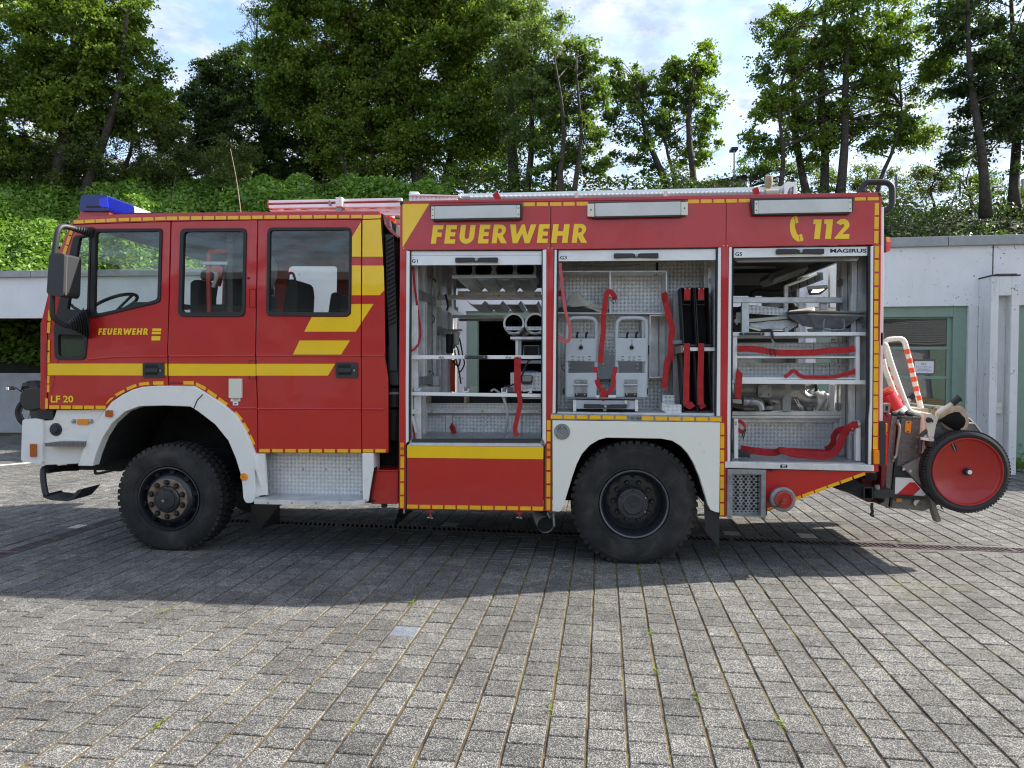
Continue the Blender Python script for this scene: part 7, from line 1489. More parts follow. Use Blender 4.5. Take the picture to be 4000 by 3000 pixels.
for (xa_c, xb_c) in ((765, 840), (790, 850), (1090, 1010), (980, 925)):
    ch = MB(); a = Q('PU', xa_c, 200, Yo - .15); b_ = Q('PU', xb_c, 325, Yo - .15)
    for i in range(12):
        q = a.lerp(b_, (i + .5) / 12); t = (b_ - a) / 12 * .62; s_ = Vector((.007, 0, 0)) if i % 2 else Vector((0, .007, 0)); ch.tube([q - t, q - t * .5 + s_, q + t * .5 + s_, q + t, q + t * .5 - s_, q - t * .5 - s_], .0022, 4, closed=True)
    part('chain', ch, 'galva', outl, kind='stuff')
part('support_bracket', MB().prism(pts('PU', [(742, 200), (790, 240), (840, 320), (742, 322)], .8), .8, .82), 'galva')
bb('cross_beam', 'Z8', 165, 1466, 1045, 1500, .50, .06, 'alu', bevel=.004); bb('cross_beam', 'Z8', 165, 1502, 1045, 1518, .48, .06, 'aluw'); bb('rack_post', 'Z8', 960, 1248, 1015, 1470, 1.0, .05, 'ivory', bevel=.003).data.materials[0] = MT['hullgrey']
# bottom bay
bb('low_back_plate', 'W2', 310, 130, 1420, 440, .62, .012, 'tread'); bb('low_rail', 'W2', 330, 82, 1460, 98, .52, .05, 'alu'); bb('low_rail', 'W2', 370, 102, 1460, 140, .56, .05, 'alu', bevel=.003); bb('rack_post', 'W2', 1410, 130, 1450, 480, .56, .05, 'alu'); bb('rack_post', 'W2', 1512, 170, 1550, 490, .5, .04, 'alu')
p5 = bb('stirrup_post', 'W2', 325, 100, 370, 530, .10, .05, 'aluw', bevel=.003); p6 = bb('stirrup_post', 'W2', 1646, 120, 1692, 556, .10, .05, 'aluw', bevel=.003); bb('post_side', 'W2', 1618, 130, 1645, 552, .14, .04, 'aludark')
for (x, y, pa) in ((347, 137, p5), (347, 160, p5), (1680, 130, p6), (1680, 178, p6), (1602, 208, p6), (1602, 252, p6)): p = Q('W2', x, y, .098); part('bolt', MB().lathe([(0, -.005), (.007, -.004), (.008, 0)], p, 'Y', 8), 'steel', pa)
bb('strap_plate', 'W2', 1588, 195, 1614, 268, .30, .01, 'aluw')
part('hold_strap', pr('W2', [(370, 106), (400, 112), (435, 135), (452, 165), (452, 208), (437, 200), (415, 165), (395, 150), (370, 146)], .10, .004), 'strap'); part('hold_strap', pr('W2', [(370, 190), (390, 205), (425, 228), (432, 240), (420, 275), (390, 255), (370, 245)], .12, .004), 'strap')
part('buckle', MB().tube([Q('W2', x, y, .09) for x, y in ((440, 205), (450, 212), (424, 318), (407, 298))], .005, 6, closed=True), 'ink')
part('hold_strap', ribbon('W2', [(1664, 158, .09), (1620, 168, .10), (1560, 205, .12), (1510, 260, .16), (1480, 340, .18), (1440, 430, .2), (1380, 480, .2), (1250, 492, .18), (1100, 488, .16), (980, 478, .14), (880, 450, .14), (830, 440, .14), (780, 460, .2), (700, 462, .22), (560, 448, .24), (395, 424, .26)], .062, .1), 'strap')
part('hold_strap', ribbon('W2', [(1590, 215, .3), (1540, 250, .28), (1500, 300, .28), (1470, 380, .28), (1400, 460, .3), (1200, 452, .3), (1000, 446, .3), (900, 440, .3), (850, 430, .3)], .045, .1), 'strap')
part('hold_strap', ribbon('W2', [(1530, 205, .32), (1450, 225, .34), (1400, 290, .36), (1400, 340, .36), (1370, 400, .36), (1310, 430, .36)], .05, .1), 'strap')
part('hold_strap', pr('W2', [(800, 430), (900, 470), (1120, 505), (1350, 520), (1345, 538), (1150, 520), (960, 500), (830, 470)], .10, .004), 'strap')
part('rubber_buckle', pr('W2', [(370, 432), (395, 430), (410, 448), (470, 458), (500, 468), (500, 520), (478, 526), (470, 510), (430, 520), (370, 512)], .12, .06), 'rubber', bevel=.01)
s5 = bp('rear_sill', 'W2', [(228, 563), (1838, 598), (1838, 668), (228, 630)], -.012, .06, 'galva', bevel=.004); s5.data.materials[0] = MT['alu']
sk = bb('sticker', 'W2', 825, 595, 900, 630, -.0135, .002, 'ink', s5); part('sticker_print', pr('W2', [(848, 600), (884, 601), (884, 607), (856, 606), (856, 618), (884, 618), (884, 624), (848, 623)], -.0148, .001), 'whitesign', sk)
# skirt, perforated box, coupling
sk_ = bp('skirt_panel', 'W2', [(655, 648), (1868, 672), (1740, 690), (683, 1100), (655, 1105)], .02, .02, 'red'); dashes('W2', (925, 986), (1740, 690), 34, 6, .12, .016, sk_); bp('reflective_strip', 'W2', [(684, 1066), (755, 1034), (762, 1062), (684, 1092)], .016, .003, 'reflex', sk_)
pb = part('perforated_box', MB().prism(pts('W2', [(256, 645), (671, 654), (668, 1165), (250, 1150)], -.03), -.03, .02, [pts('W2', [(308, 697), (619, 704), (616, 1148), (306, 1142)], -.03)]), 'galva', bevel=.004)
bp('box_floor', 'W2', [(300, 690), (625, 695), (622, 1150), (300, 1145)], .025, .01, 'galva', pb)
hl = MB()
for j in range(14):
    for i in range(7):
        x = 322 + i * 43 + (0 if j % 2 == 0 else 0); y = 722 + j * 29.2; r_ = .0125 if (i + j) % 2 == 0 else .0075
        if j == 13: r_ = .007
        p = Q('W2', x + (0 if j % 2 else 21) * (i < 6), y, .0245); hl.lathe([(0, 0), (r_, 0)], p, 'Y', 10)
part('round_holes', hl, 'black', pb, kind='stuff')
part('box_foot', MB().prism(pts('W2', [(250, 1148), (262, 1182), (295, 1182), (298, 1160)], -.02), -.02, .0), 'galva', pb); part('box_foot', MB().prism(pts('W2', [(645, 1160), (668, 1160), (664, 1196), (646, 1194)], -.02), -.02, .0), 'galva', pb)
part('box_side', MB().prism(pts('W2', [(671, 960), (682, 1140), (668, 1145), (668, 960)], -.02), -.02, .1), 'black', pb)
p = Q('W2', 822, 950, .02); cu_ = part('suction_coupling', MB().lathe([(.085, 0), (.090, -.05), (.100, -.055), (.100, -.09), (.090, -.10), (.074, -.10), (.074, -.06)], p, 'Y', 44), 'galva', smooth=True)
part('blind_cap', MB().lathe([(.074, -.08), (.070, -.112), (.060, -.115), (.055, -.10), (.040, -.102), (.035, -.108), (.018, -.105), (.016, -.12), (0, -.122)], p, 'Y', 40), 'redtube', cu_, smooth=True)
ch = MB(); ch.tube(smoothpath([Q('W2', x, y, -.1) for x, y in ((828, 985), (822, 1030), (800, 1046), (750, 1050), (725, 1040), (690, 985))], 4), .004, 6); part('cap_chain', ch, 'ink', cu_)
part('black_nozzle', MB().prism(pts('W2', [(705, 650), (748, 650), (742, 668), (722, 672)], .0), .0, .04), 'rubber')
# rear: tow frame, tail lamp, top lamp, rail
part('tow_beam', MB().prism(pts('W2', [(1724, 840), (1828, 840), (1828, 972), (1724, 970)], .15), .15, 2.2, [pts('W2', [(1734, 850), (1818, 850), (1818, 962), (1734, 960)], .15)]), 'plastic'); part('beam_inside', MB().prism(pts('W2', [(1734, 850), (1818, 850), (1818, 962), (1734, 960)], .5), .5, .52), 'black')
part('tow_frame', MB().prism(pts('W2', [(1410, 850), (1560, 740), (1740, 835), (1740, 970), (1580, 905)], .17), .17, .25), 'undercarriage'); part('tow_bar', MB().prism(pts('W2', [(1828, 872), (2050, 868), (2060, 945), (1990, 950), (1940, 965), (1830, 955)], .2), .2, .35), 'plastic', bevel=.01)
part('towing_pin', MB().tube([Q('W2', 1870, 860, .2), Q('W2', 1868, 815, .2)], .022, 10), 'galva'); part('trailing_hook', MB().tube(smoothpath([Q('W2', x, y, .3) for x, y in ((1815, 1010), (1812, 1070), (1822, 1100), (1806, 1135), (1832, 1148))], 4), [.013] * 17, 8), 'ink')
part('coupling_block', MB().prism(pts('W2', [(1745, 690), (1870, 672), (1868, 760), (1800, 770), (1740, 740)], .3), .3, .5), 'undercarriage')
tl = part('tail_lamp', MB().prism(rnd(pts('W2', [(1893, 128), (1945, 122), (1962, 140), (1960, 600), (1900, 612), (1890, 600)], .06), .015), .06, .5), 'plastic', bevel=.01)
for (ya, yb, ma_) in ((145, 250, 'orangelens'), (252, 608, 'redlens')): bp('lamp_lens', 'W2', [(1958, ya), (1984, ya + 4), (1982, yb - 3), (1958, yb)], .07, .42, ma_, tl, bevel=.006)
part('side_marker_lamp', pr('W2', [(1838, 438), (1894, 440), (1896, 585), (1838, 588)], -.03, .03, r=.006), 'orangelens', post4, bevel=.004)
tl = part('top_rear_lamp', MB().prism(rnd(pts('W4', [(222, 662), (240, 650), (262, 655), (264, 780), (240, 800), (218, 798)], .15), .01), .15, .40), 'plastic', bevel=.006)
part('lamp_lens', MB().prism(rnd(pts('W4', [(262, 652), (303, 655), (308, 700), (262, 698)], .16), .008), .16, .38), 'orangelens', tl, bevel=.006); part('lamp_lens', MB().prism(rnd(pts('W4', [(262, 699), (308, 701), (303, 780), (266, 796)], .16), .01), .16, .38), 'redlens', tl, bevel=.006)
part('grab_rail', MB().tube(smoothpath([Q('W4', x, y, .35) for x, y in ((36, 240), (42, 195), (75, 158), (110, 147), (250, 147), (295, 165), (318, 205), (318, 330), (300, 375), (260, 408), (230, 415))], 5), .026, 12), 'rubber', smooth=True)
part('rail_foot', MB().lathe([(0, .03), (.03, .03), (.04, 0)], Q('W4', 36, 242, .35), 'Z', 12), 'rubber')
# ================================================================== THINGS CARRIED ON AND IN THE TRUCK
def new(name, label, cat, anchor, group=None): return thing(name, label, cat, tuple(anchor), group)
def ip(name, mb, ma, th, **k): return obj(name, mb, M_[ma], th, **k)
# --- ladder on the cab roof
ld = new('ladder', 'aluminium extension ladder lying over the cab roof with its end towards the front', 'ladder', Q('Z3', 900, 220, .7))
for j, (yy, ya, yb, y2a, y2b, x0) in enumerate(((.55, 183, 207, 160, 182, 328), (.55, 222, 250, 202, 238, 330), (.6, 268, 278, 250, 275, 340), (.62, 285, 296, 284, 315, 900), (1.15, 190, 212, 170, 192, 328), (1.15, 228, 250, 208, 238, 330))):
    ip('side_rail', MB().prism(pts('Z3', [(x0, ya), (1480, y2a), (1480, y2b), (x0, yb)], yy), yy, yy + .05), 'aluw', ld, bevel=.004)
ip('red_liner', MB().prism(pts('Z3', [(340, 207), (1480, 182), (1480, 202), (340, 222)], .58), .58, .60), 'redtube', ld); ip('red_liner', MB().prism(pts('Z3', [(340, 250), (1480, 238), (1480, 250), (340, 262)], .61), .61, .63), 'redtube', ld)
for i in range(8):
    a = Q('Z3', 370 + i * 150, 235 - i * 3, .6); ip('rung', MB().tube([a, a + Vector((0, .6, 0))], .016, 8), 'alu', ld)
ip('bracket', MB().prism(pts('Z3', [(908, 156), (963, 152), (966, 236), (908, 236)], .50), .50, 1.25), 'alu', ld, bevel=.004); ip('bracket_foot', MB().prism(pts('Z3', [(910, 238), (958, 238), (958, 280), (910, 280)], .52), .52, .56), 'aludark', ld)
ip('latch', MB().prism(rnd(pts('Z3', [(847, 184), (867, 184), (867, 226), (848, 226)], .53), .006), .53, .55), 'galva', ld); ip('end_cap', MB().prism(pts('Z3', [(318, 188), (330, 183), (332, 252), (322, 244)], .55), .55, .6), 'strapold', ld)
ip('orange_strut', MB().beam(Q('Z3', 1345, 325, .7), Q('Z3', 1425, 365, .7), .04, .035), 'orangeplastic', ld); ip('cross_rail', MB().prism(pts('Z3', [(1350, 345), (1470, 345), (1470, 390), (1350, 390)], .8), .8, .85), 'aludark', ld)
ip('lower_rail', MB().prism(pts('Z3', [(1340, 398), (1470, 398), (1470, 470), (1420, 470), (1345, 412)], 1.0), 1.0, 1.1), 'tread', ld)
# --- roof box, white gutter
rb = new('roof_box', 'low checker-plate box on the front end of the truck roof above the first work lamp', 'box', Q('W5', 420, 292, .2)); ip('body', MB().prism(pts('W5', [(217, 248), (633, 256), (633, 296), (217, 298)], .12), .12, .6), 'tread', rb); ip('lid', MB().prism(pts('W5', [(215, 238), (225, 236), (655, 250), (655, 258), (215, 250)], .10), .10, .62), 'aluw', rb); ip('front_stop', MB().prism(pts('W5', [(218, 216), (292, 216), (310, 242), (218, 240)], .2), .2, .6), 'aluw', rb, bevel=.005)
# --- suction hose on the roof with its white rail
sh = new('suction_hose', 'long ribbed grey suction hose strapped along the truck roof edge', 'hose', P(2300, 770, .2)); a = P(1835, 779, .2); b_ = P(2990, 757, .2); n = 230; pth = []; rs = []
for i in range(2 * n): t = i / (2 * n - 1); pth.append(a.lerp(b_, t)); rs.append(.032 if i % 2 else .027)
mb = MB(); mb.tube(pth, rs, 12); ip('ribbed_tube', mb, 'hullgrey', sh)
ip('coupling', MB().tube([P(1790, 778, .2), P(1835, 779, .2)], [.026, .032], 16), 'galva', sh, smooth=True); ip('coupling', MB().tube([P(2988, 757, .2), P(3040, 755, .2)], [.036, .036], 16), 'exhaust', sh, smooth=True)
ip('red_strap', ribbon('P', [(1932, 754), (1938, 762), (1948, 780)], .05, .14, smooth=0), 'strap', sh); ip('red_strap', ribbon('P', [(2948, 734), (2953, 745), (2958, 760)], .05, .14, smooth=0), 'strap', sh)
wr_ = new('roof_rail', 'long white metal rail behind the suction hose on the truck roof', 'rail', P(2400, 750, .35)); ip('rail', MB().prism(pts('P', [(1790, 757), (3056, 728), (3056, 738), (3052, 742), (1790, 765)], .34), .34, .38), 'aluw', wr_); ip('end_plate', MB().prism(pts('P', [(3042, 739), (3056, 729), (3055, 760), (3042, 760)], .26), .26, .34), 'ivory', wr_)
for x, y in ((2252, 753), (2600, 745)): ip('strut', MB().prism(pts('P', [(x - 7, y), (x + 7, y), (x + 7, y + 24), (x - 7, y + 24)], .13), .13, .16), 'lampglass', wr_)
fr_ = new('roof_fitting', 'white square metal frame standing on the truck roof beside the rear lamp', 'fitting', P(3090, 757, .3)); ip('frame', MB().prism(pts('W6', [(1398, 232), (1398, 140), (1420, 128), (1500, 126), (1500, 232), (1475, 232), (1475, 165), (1440, 180), (1420, 232)], .25), .25, .5), 'aluw', fr_, bevel=.004); ip('round_clamp', MB().lathe([(0, -.02), (.04, -.02), (.05, 0), (0, .03)], Q('W6', 1450, 205, .3), 'X', 16), 'steel', fr_, smooth=True)
ip('bolt', MB().lathe([(0, -.02), (.014, -.02), (.018, 0)], Q('W6', 1368, 200, .25), 'Y', 10), 'steel', fr_)
th_ = new('tool_handle', 'worn wooden tool handle sticking up from the truck roof', 'handle', P(3003, 742, .3)); ip('grip', MB().tube(smoothpath([Q('W6', 1264, 190, .3), Q('W6', 1268, 160, .3), Q('W6', 1270, 110, .3), Q('W6', 1272, 78, .3)], 3), [.012, .016, .022, .028, .033, .035, .036, .034, .033, .02], 12), 'wood', th_, smooth=True); ip('ferrule', MB().tube([Q('W6', 1264, 195, .3), Q('W6', 1264, 180, .3)], .015, 10), 'reflex', th_)
# --- case in the first locker
cs_ = new('metal_case', 'checker-plate case with a black carrying latch in the first locker, lower right', 'case', Q('Z6', 1140, 280, .6)); ip('body', MB().prism(pts('Z6', [(1004, 122), (1275, 122), (1275, 282), (1004, 286)], .45), .45, .75), 'tread', cs_, bevel=.006)
hd = ip('latch', MB().prism(rnd(pts('Z6', [(1095, 146), (1197, 146), (1195, 205), (1180, 224), (1108, 224), (1092, 205)], .43), .01), .43, .445), 'plastic', cs_, bevel=.004); ip('latch_plate', MB().prism(rnd(pts('Z6', [(1104, 150), (1188, 150), (1184, 198), (1108, 198)], .425), .006), .425, .432), 'steel', hd)
bl = new('blue_lid', 'blue round lid showing behind the checker-plate case', 'lid', Q('Z6', 1170, 122, .6)); mat('bluelid', (.03, .15, .5), .5); ip('lid', MB().prism(pts('Z6', [(1085, 124), (1100, 112), (1150, 106), (1210, 108), (1255, 118), (1258, 124)], .6), .6, .75), 'bluelid', bl)
rp = new('rope', 'dark braided rope hanging from the shelf behind the red strap', 'rope', Q('Z6', 1050, 200, .4)); ip('rope', MB().tube(smoothpath([Q('Z6', x, y, .4) for x, y in ((1185, 18), (1160, 25), (1130, 80), (1110, 130), (1080, 175), (1040, 220), (990, 240), (950, 245))], 4), .009, 6), 'ink', rp)
# --- things in the middle locker
sh_ = new('folded_sheet', 'crumpled pale plastic sheet leaning in the middle locker shelf', 'sheet', Q('Z7', 300, 660, .4))
mb = MB(); o_ = [(205, 495), (240, 510), (300, 558), (370, 590), (440, 612), (490, 640), (488, 664), (430, 668), (330, 645), (270, 630), (200, 622), (157, 600), (172, 560)]
l1 = [Q('Z7', x, y, .36 + .02 * math.sin(i * 2.3)) for i, (x, y) in enumerate(o_)]; cen = Q('Z7', 300, 610, .31); l2 = [p + Vector((.02, .10, .0)) for p in l1]; n = len(l1); mb.add(l1 + [cen] + l2, [(i, n, (i + 1) % n) for i in range(n)] + [(i, (i + 1) % n, n + 1 + (i + 1) % n, n + 1 + i) for i in range(n)]); ip('sheet', mb, 'sheet', sh_)
ca = new('dark_case', 'flat black case lying under the pale sheet in the middle locker', 'case', Q('Z7', 230, 668, .4)); ip('case', MB().prism(rnd(pts('Z7', [(82, 640), (95, 622), (180, 622), (375, 640), (384, 652), (384, 668), (82, 666)], .33), .01), .33, .55), 'rubber', ca, bevel=.01)
ab = new('aluminium_box', 'small open checker-plate box on the middle locker floor beside the black trays', 'box', Q('Z7', 1000, 1478, .1)); ip('body', MB().prism(pts('Z7', [(928, 1402), (972, 1412), (1083, 1412), (1083, 1480), (970, 1480), (928, 1462)], .08), .08, .25), 'tread', ab, bevel=.002); ip('back', MB().prism(pts('Z7', [(928, 1334), (1026, 1334), (1028, 1408), (928, 1404)], .26), .26, .27), 'tread', ab)
# --- mortar tubs and plate in the rear locker
def tub(name, label, dy, anchor):
    t = new(name, label, 'tub', anchor, 'stacked mortar tubs'); Y = .22; o1 = [(606, 688 + dy), (790, 675 + dy), (1218, 690 + dy), (1100, 792 + dy), (850, 792 + dy), (730, 780 + dy)]
    top = [Q('Z8', 606, 690 + dy, .42), Q('Z8', 785, 680 + dy, .16), Q('Z8', 1218, 690 + dy, .16), Q('Z8', 1235, 668 + dy, .72), Q('Z8', 830, 650 + dy, .72), Q('Z8', 640, 682 + dy, .60)]
    bot = [Q('Z8', 735, 775 + dy, .42), Q('Z8', 845, 792 + dy, .26), Q('Z8', 1080, 790 + dy, .26), Q('Z8', 1120, 780 + dy, .62), Q('Z8', 860, 775 + dy, .62), Q('Z8', 745, 772 + dy, .52)]
    n = 6; ctr = sum(top, Vector()) / n; inn = [p.lerp(ctr, .04) for p in top]; ib = [p + Vector((0, 0, .02)) for p in bot]
    mb = MB(); mb.add(top + bot + inn + ib, [(i, (i + 1) % n, n + (i + 1) % n, n + i) for i in range(n)] + [tuple(range(n, 2 * n))] + [(i, 2 * n + i, 2 * n + (i + 1) % n, (i + 1) % n) for i in range(n)] + [(2 * n + i, 3 * n + i, 3 * n + (i + 1) % n, 2 * n + (i + 1) % n) for i in range(n)] + [tuple(range(3 * n, 4 * n))])
    mb.tube(top, .008, 6, closed=True); ip('shell', mb, 'galva', t); return t, bot
t1, _ = tub('mortar_tub', 'lower grey sheet-metal tub with a wire handle on the rear locker shelf', 0, Q('Z8', 950, 800, .4)); ip('handle', MB().tube([Q('Z8', x, y, z) for x, y, z in ((920, 720, .17), (908, 735, .15), (906, 790, .17), (920, 806, .17), (1055, 806, .17), (1074, 790, .17), (1076, 738, .15), (1062, 722, .17))], .008, 8), 'galva', t1)
t2, _ = tub('mortar_tub', 'upper darker sheet-metal tub nested in the one with the wire handle', -26, Q('Z8', 950, 700, .4)); t2.children[0].data.materials[0] = MT['rusty_grey']
for x0, x1 in ((830, 910), (1040, 1130)): ip('foot', MB().prism(pts('Z8', [(x0, 790), (x1, 795), (x1 - 20, 820), (x0 + 15, 820)], .3), .3, .5), 'galva', t1)
wp = new('plate_wedge', 'slanting checker-plate ramp piece standing behind the tubs', 'ramp', Q('Z8', 450, 690, .6)); ip('plate', MB().prism(pts('Z8', [(304, 602), (616, 634), (612, 690), (304, 672)], .50), .50, .53), 'tread', wp); ip('side', MB().prism(pts('Z8', [(180, 640), (240, 610), (303, 602), (303, 640), (245, 690), (180, 690)], .6), .6, .7), 'black', wp)
lv = new('steel_lever', 'long pale steel lever bar lying across the rear locker shelf', 'bar', Q('Z8', 450, 720, .45)); ip('bar', MB().prism(pts('Z8', [(186, 720), (245, 718), (320, 715), (600, 692), (620, 704), (610, 716), (330, 742), (186, 748)], .46), .46, .50), 'cream_steel', lv, bevel=.003); ip('bracket', MB().prism(pts('Z8', [(202, 664), (240, 666), (240, 710), (208, 765), (196, 760)], .47), .47, .49), 'cream_steel', lv); ip('scoop', MB().prism(pts('Z8', [(305, 752), (620, 722), (700, 760), (640, 806), (420, 806), (310, 778)], .52), .52, .7), 'alu', lv, bevel=.01)
# --- hose reel cart hung on the tail
hc_ = new('hose_reel_cart', 'checker-plate hose reel cart with big red disc wheels hung on the truck tail', 'hose cart', P(3720, 2000, .8)); YC = .40
ip('side_plate', MB().prism(pts('W3', [(262, 730), (345, 735), (500, 745), (610, 758), (815, 784), (900, 790), (960, 870), (1010, 930), (700, 1250), (640, 1400), (500, 1458), (400, 1445), (215, 1432), (205, 1390), (240, 1200)], YC), YC, YC + .02), 'tread_dark', hc_, bevel=.003)
ip('front_face', MB().prism(pts('W3', [(262, 728), (300, 735), (258, 1250), (232, 1430), (160, 1405), (205, 1385), (240, 900)], YC - .02), YC - .02, 1.9), 'tread_dark', hc_); ip('top_plate', MB().prism(pts('W3', [(300, 728), (500, 742), (500, 750), (300, 736)], YC), YC - .02, 1.9), 'tread_dark', hc_); ip('edge_highlight', MB().prism(pts('W3', [(815, 778), (900, 786), (962, 868), (955, 874), (895, 795), (815, 787)], YC - .01), YC - .01, 1.9), 'alu', hc_)
ip('body_core', MB().prism(pts('W3', [(330, 760), (880, 800), (960, 900), (650, 1380), (300, 1400)], YC), YC + .06, 1.85), 'black', hc_); ip('far_plate', MB().prism(pts('W3', [(300, 740), (880, 800), (980, 900), (650, 1400), (260, 1400)], YC), 1.86, 1.9), 'tread_dark', hc_)
cv = ip('burgundy_cover', MB().prism(pts('W3', [(190, 712), (262, 705), (262, 760), (235, 1180), (205, 1300), (170, 1290), (190, 900)], YC - .02), YC - .02, 1.8), 'burgundy', hc_, bevel=.02); ip('burgundy_cover', MB().prism(pts('W3', [(20, 1160), (160, 1160), (200, 1280), (160, 1400), (60, 1390), (20, 1300)], .55), .55, 1.7), 'burgundy', hc_, bevel=.03)
ip('edge_bar', MB().prism(pts('W3', [(318, 735), (336, 735), (300, 1120), (262, 1425), (245, 1425), (283, 1110)], YC - .03), YC - .03, YC), 'rubber', hc_)
ip('grab_handle', MB().tube(smoothpath([Q('W3', x, y, YC - .05) for x, y in ((308, 785), (318, 810), (318, 860), (302, 960), (292, 1035), (276, 1052))], 4), .013, 8), 'steel', hc_, smooth=True)
for (x, y) in ((309, 778), (275, 1060)): ip('handle_foot', MB().prism(rnd(pts('W3', [(x - 8, y - 20), (x + 9, y - 20), (x + 7, y + 22), (x - 9, y + 22)], YC - .035), .012), YC - .035, YC - .025), 'galva', hc_)
rfp = ip('orange_reflector', MB().prism(rnd(pts('W3', [(367, 768), (411, 773), (403, 862), (358, 856)], YC - .008), .008), YC - .01, YC), 'orangelens', hc_)
for (x, y) in ((388, 782), (384, 850)): ip('rivet', MB().lathe([(0, -.004), (.007, -.003), (.007, 0)], Q('W3', x, y, YC - .01), 'Y', 8), 'ink', rfp)
ip('orange_reflector', MB().prism(pts('W3', [(297, 1358), (338, 1360), (336, 1387), (296, 1385)], YC - .012), YC - .012, YC), 'orangelens', hc_)
ip('hose_holder', MB().prism(pts('W3', [(508, 705), (540, 705), (535, 900), (495, 922), (498, 860)], YC - .06), YC - .06, YC), 'tube_white', hc_, bevel=.004); ip('holder_leg', MB().prism(pts('W3', [(515, 915), (548, 905), (530, 1010), (503, 1020)], YC - .04), YC - .04, YC), 'tube_white', hc_)
ip('lever_plate', MB().prism(pts('W3', [(520, 712), (560, 712), (600, 740), (610, 700), (662, 655), (668, 665), (620, 740), (600, 800), (580, 905), (545, 905), (520, 770)], YC - .09), YC - .09, YC - .05), 'cream_steel', hc_, bevel=.004)
lv2 = ip('lever', MB().tube([Q('W3', 608, 715, YC - .1), Q('W3', 728, 635, YC - .12)], .020, 12), 'cream_steel', hc_, smooth=True); ip('lever_grip', MB().tube([Q('W3', 718, 640, YC - .12), Q('W3', 722, 637, YC - .12), Q('W3', 765, 603, YC - .13), Q('W3', 776, 597, YC - .13)], [.022, .028, .026, .034], 14), 'rubber', lv2, smooth=True)
lv3 = ip('lever', MB().tube([Q('W3', 335, 655, 1.7), Q('W3', 405, 598, 1.7)], .020, 10), 'cream_steel', hc_, smooth=True); ip('lever_grip', MB().tube([Q('W3', 398, 602, 1.7), Q('W3', 434, 572, 1.7)], [.026, .03], 12), 'rubber', lv3, smooth=True)
ip('pivot', MB().lathe([(0, -.03), (.02, -.028), (.024, 0)], Q('W3', 540, 762, YC - .09), 'Y', 14), 'rubber', hc_, smooth=True); ip('slot', MB().prism(rnd(pts('W3', [(566, 758), (576, 758), (580, 780), (570, 784)], YC - .092), .006), YC - .092, YC - .09), 'ink', hc_)
ip('link_rod', MB().tube(smoothpath([Q('W3', x, y, YC - .07) for x, y in ((598, 795), (545, 835), (495, 870), (482, 910), (472, 1000))], 4), .018, 8), 'plastic', hc_, smooth=True)
ip('square_stub', MB().prism(pts('W3', [(495, 893), (560, 905), (585, 905), (580, 930), (555, 925), (495, 915)], YC - .12), YC - .12, YC - .05), 'tube_white', hc_); ip('stub_end', MB().prism(pts('W3', [(552, 905), (582, 905), (580, 925), (553, 925)], YC - .14), YC - .14, YC - .12), 'cream_steel', hc_); ip('stub_roller', MB().lathe([(0, -.04), (.05, -.03), (.05, .02), (0, .03)], Q('W3', 565, 935, YC - .08), 'Z', 16), 'rubber', hc_, smooth=True)
ip('gusset', MB().prism(pts('W3', [(340, 1118), (480, 1045), (520, 1060), (520, 1260), (480, 1262)], YC - .04), YC - .04, YC - .02), 'rusty_grey', hc_)
for (x, y) in ((350, 1138), (402, 1153)): ip('bolt', MB().lathe([(0, -.006), (.012, -.005), (.013, 0)], Q('W3', x, y, YC - .04), 'Y', 14), 'tankgrey', hc_)
ip('black_wing', MB().prism(pts('W3', [(278, 1130), (300, 1116), (340, 1120), (415, 1205), (286, 1200)], YC - .02), YC - .02, YC), 'rubber', hc_)
wp_ = ip('warning_plate', MB().prism(pts('W3', [(288, 1200), (415, 1206), (520, 1330), (500, 1345), (284, 1328)], YC - .03), YC - .03, YC - .02), 'whitesign', hc_); ip('red_chevron', MB().prism(pts('W3', [(300, 1330), (398, 1238), (436, 1238), (478, 1288), (425, 1336)], YC - .033), YC - .033, YC - .03), 'redsign', wp_)
ip('lower_bar', MB().prism(pts('W3', [(250, 1328), (500, 1345), (530, 1360), (480, 1370), (250, 1355)], YC - .05), YC - .05, YC), 'rubber', hc_); ip('tail_bracket', MB().prism(pts('W3', [(436, 1372), (475, 1372), (440, 1418), (428, 1398)], YC - .03), YC - .03, YC - .02), 'cream_steel', hc_)
ip('support_leg', MB().prism(pts('W3', [(545, 1340), (580, 1370), (640, 1530), (610, 1545), (600, 1530), (560, 1400)], YC - .03), YC - .03, YC + .04), 'rusty_grey', hc_); ip('small_hook', MB().tube(smoothpath([Q('W3', x, y, .6) for x, y in ((640, 1415), (640, 1430), (655, 1442))], 3), .008, 6), 'ink', hc_)
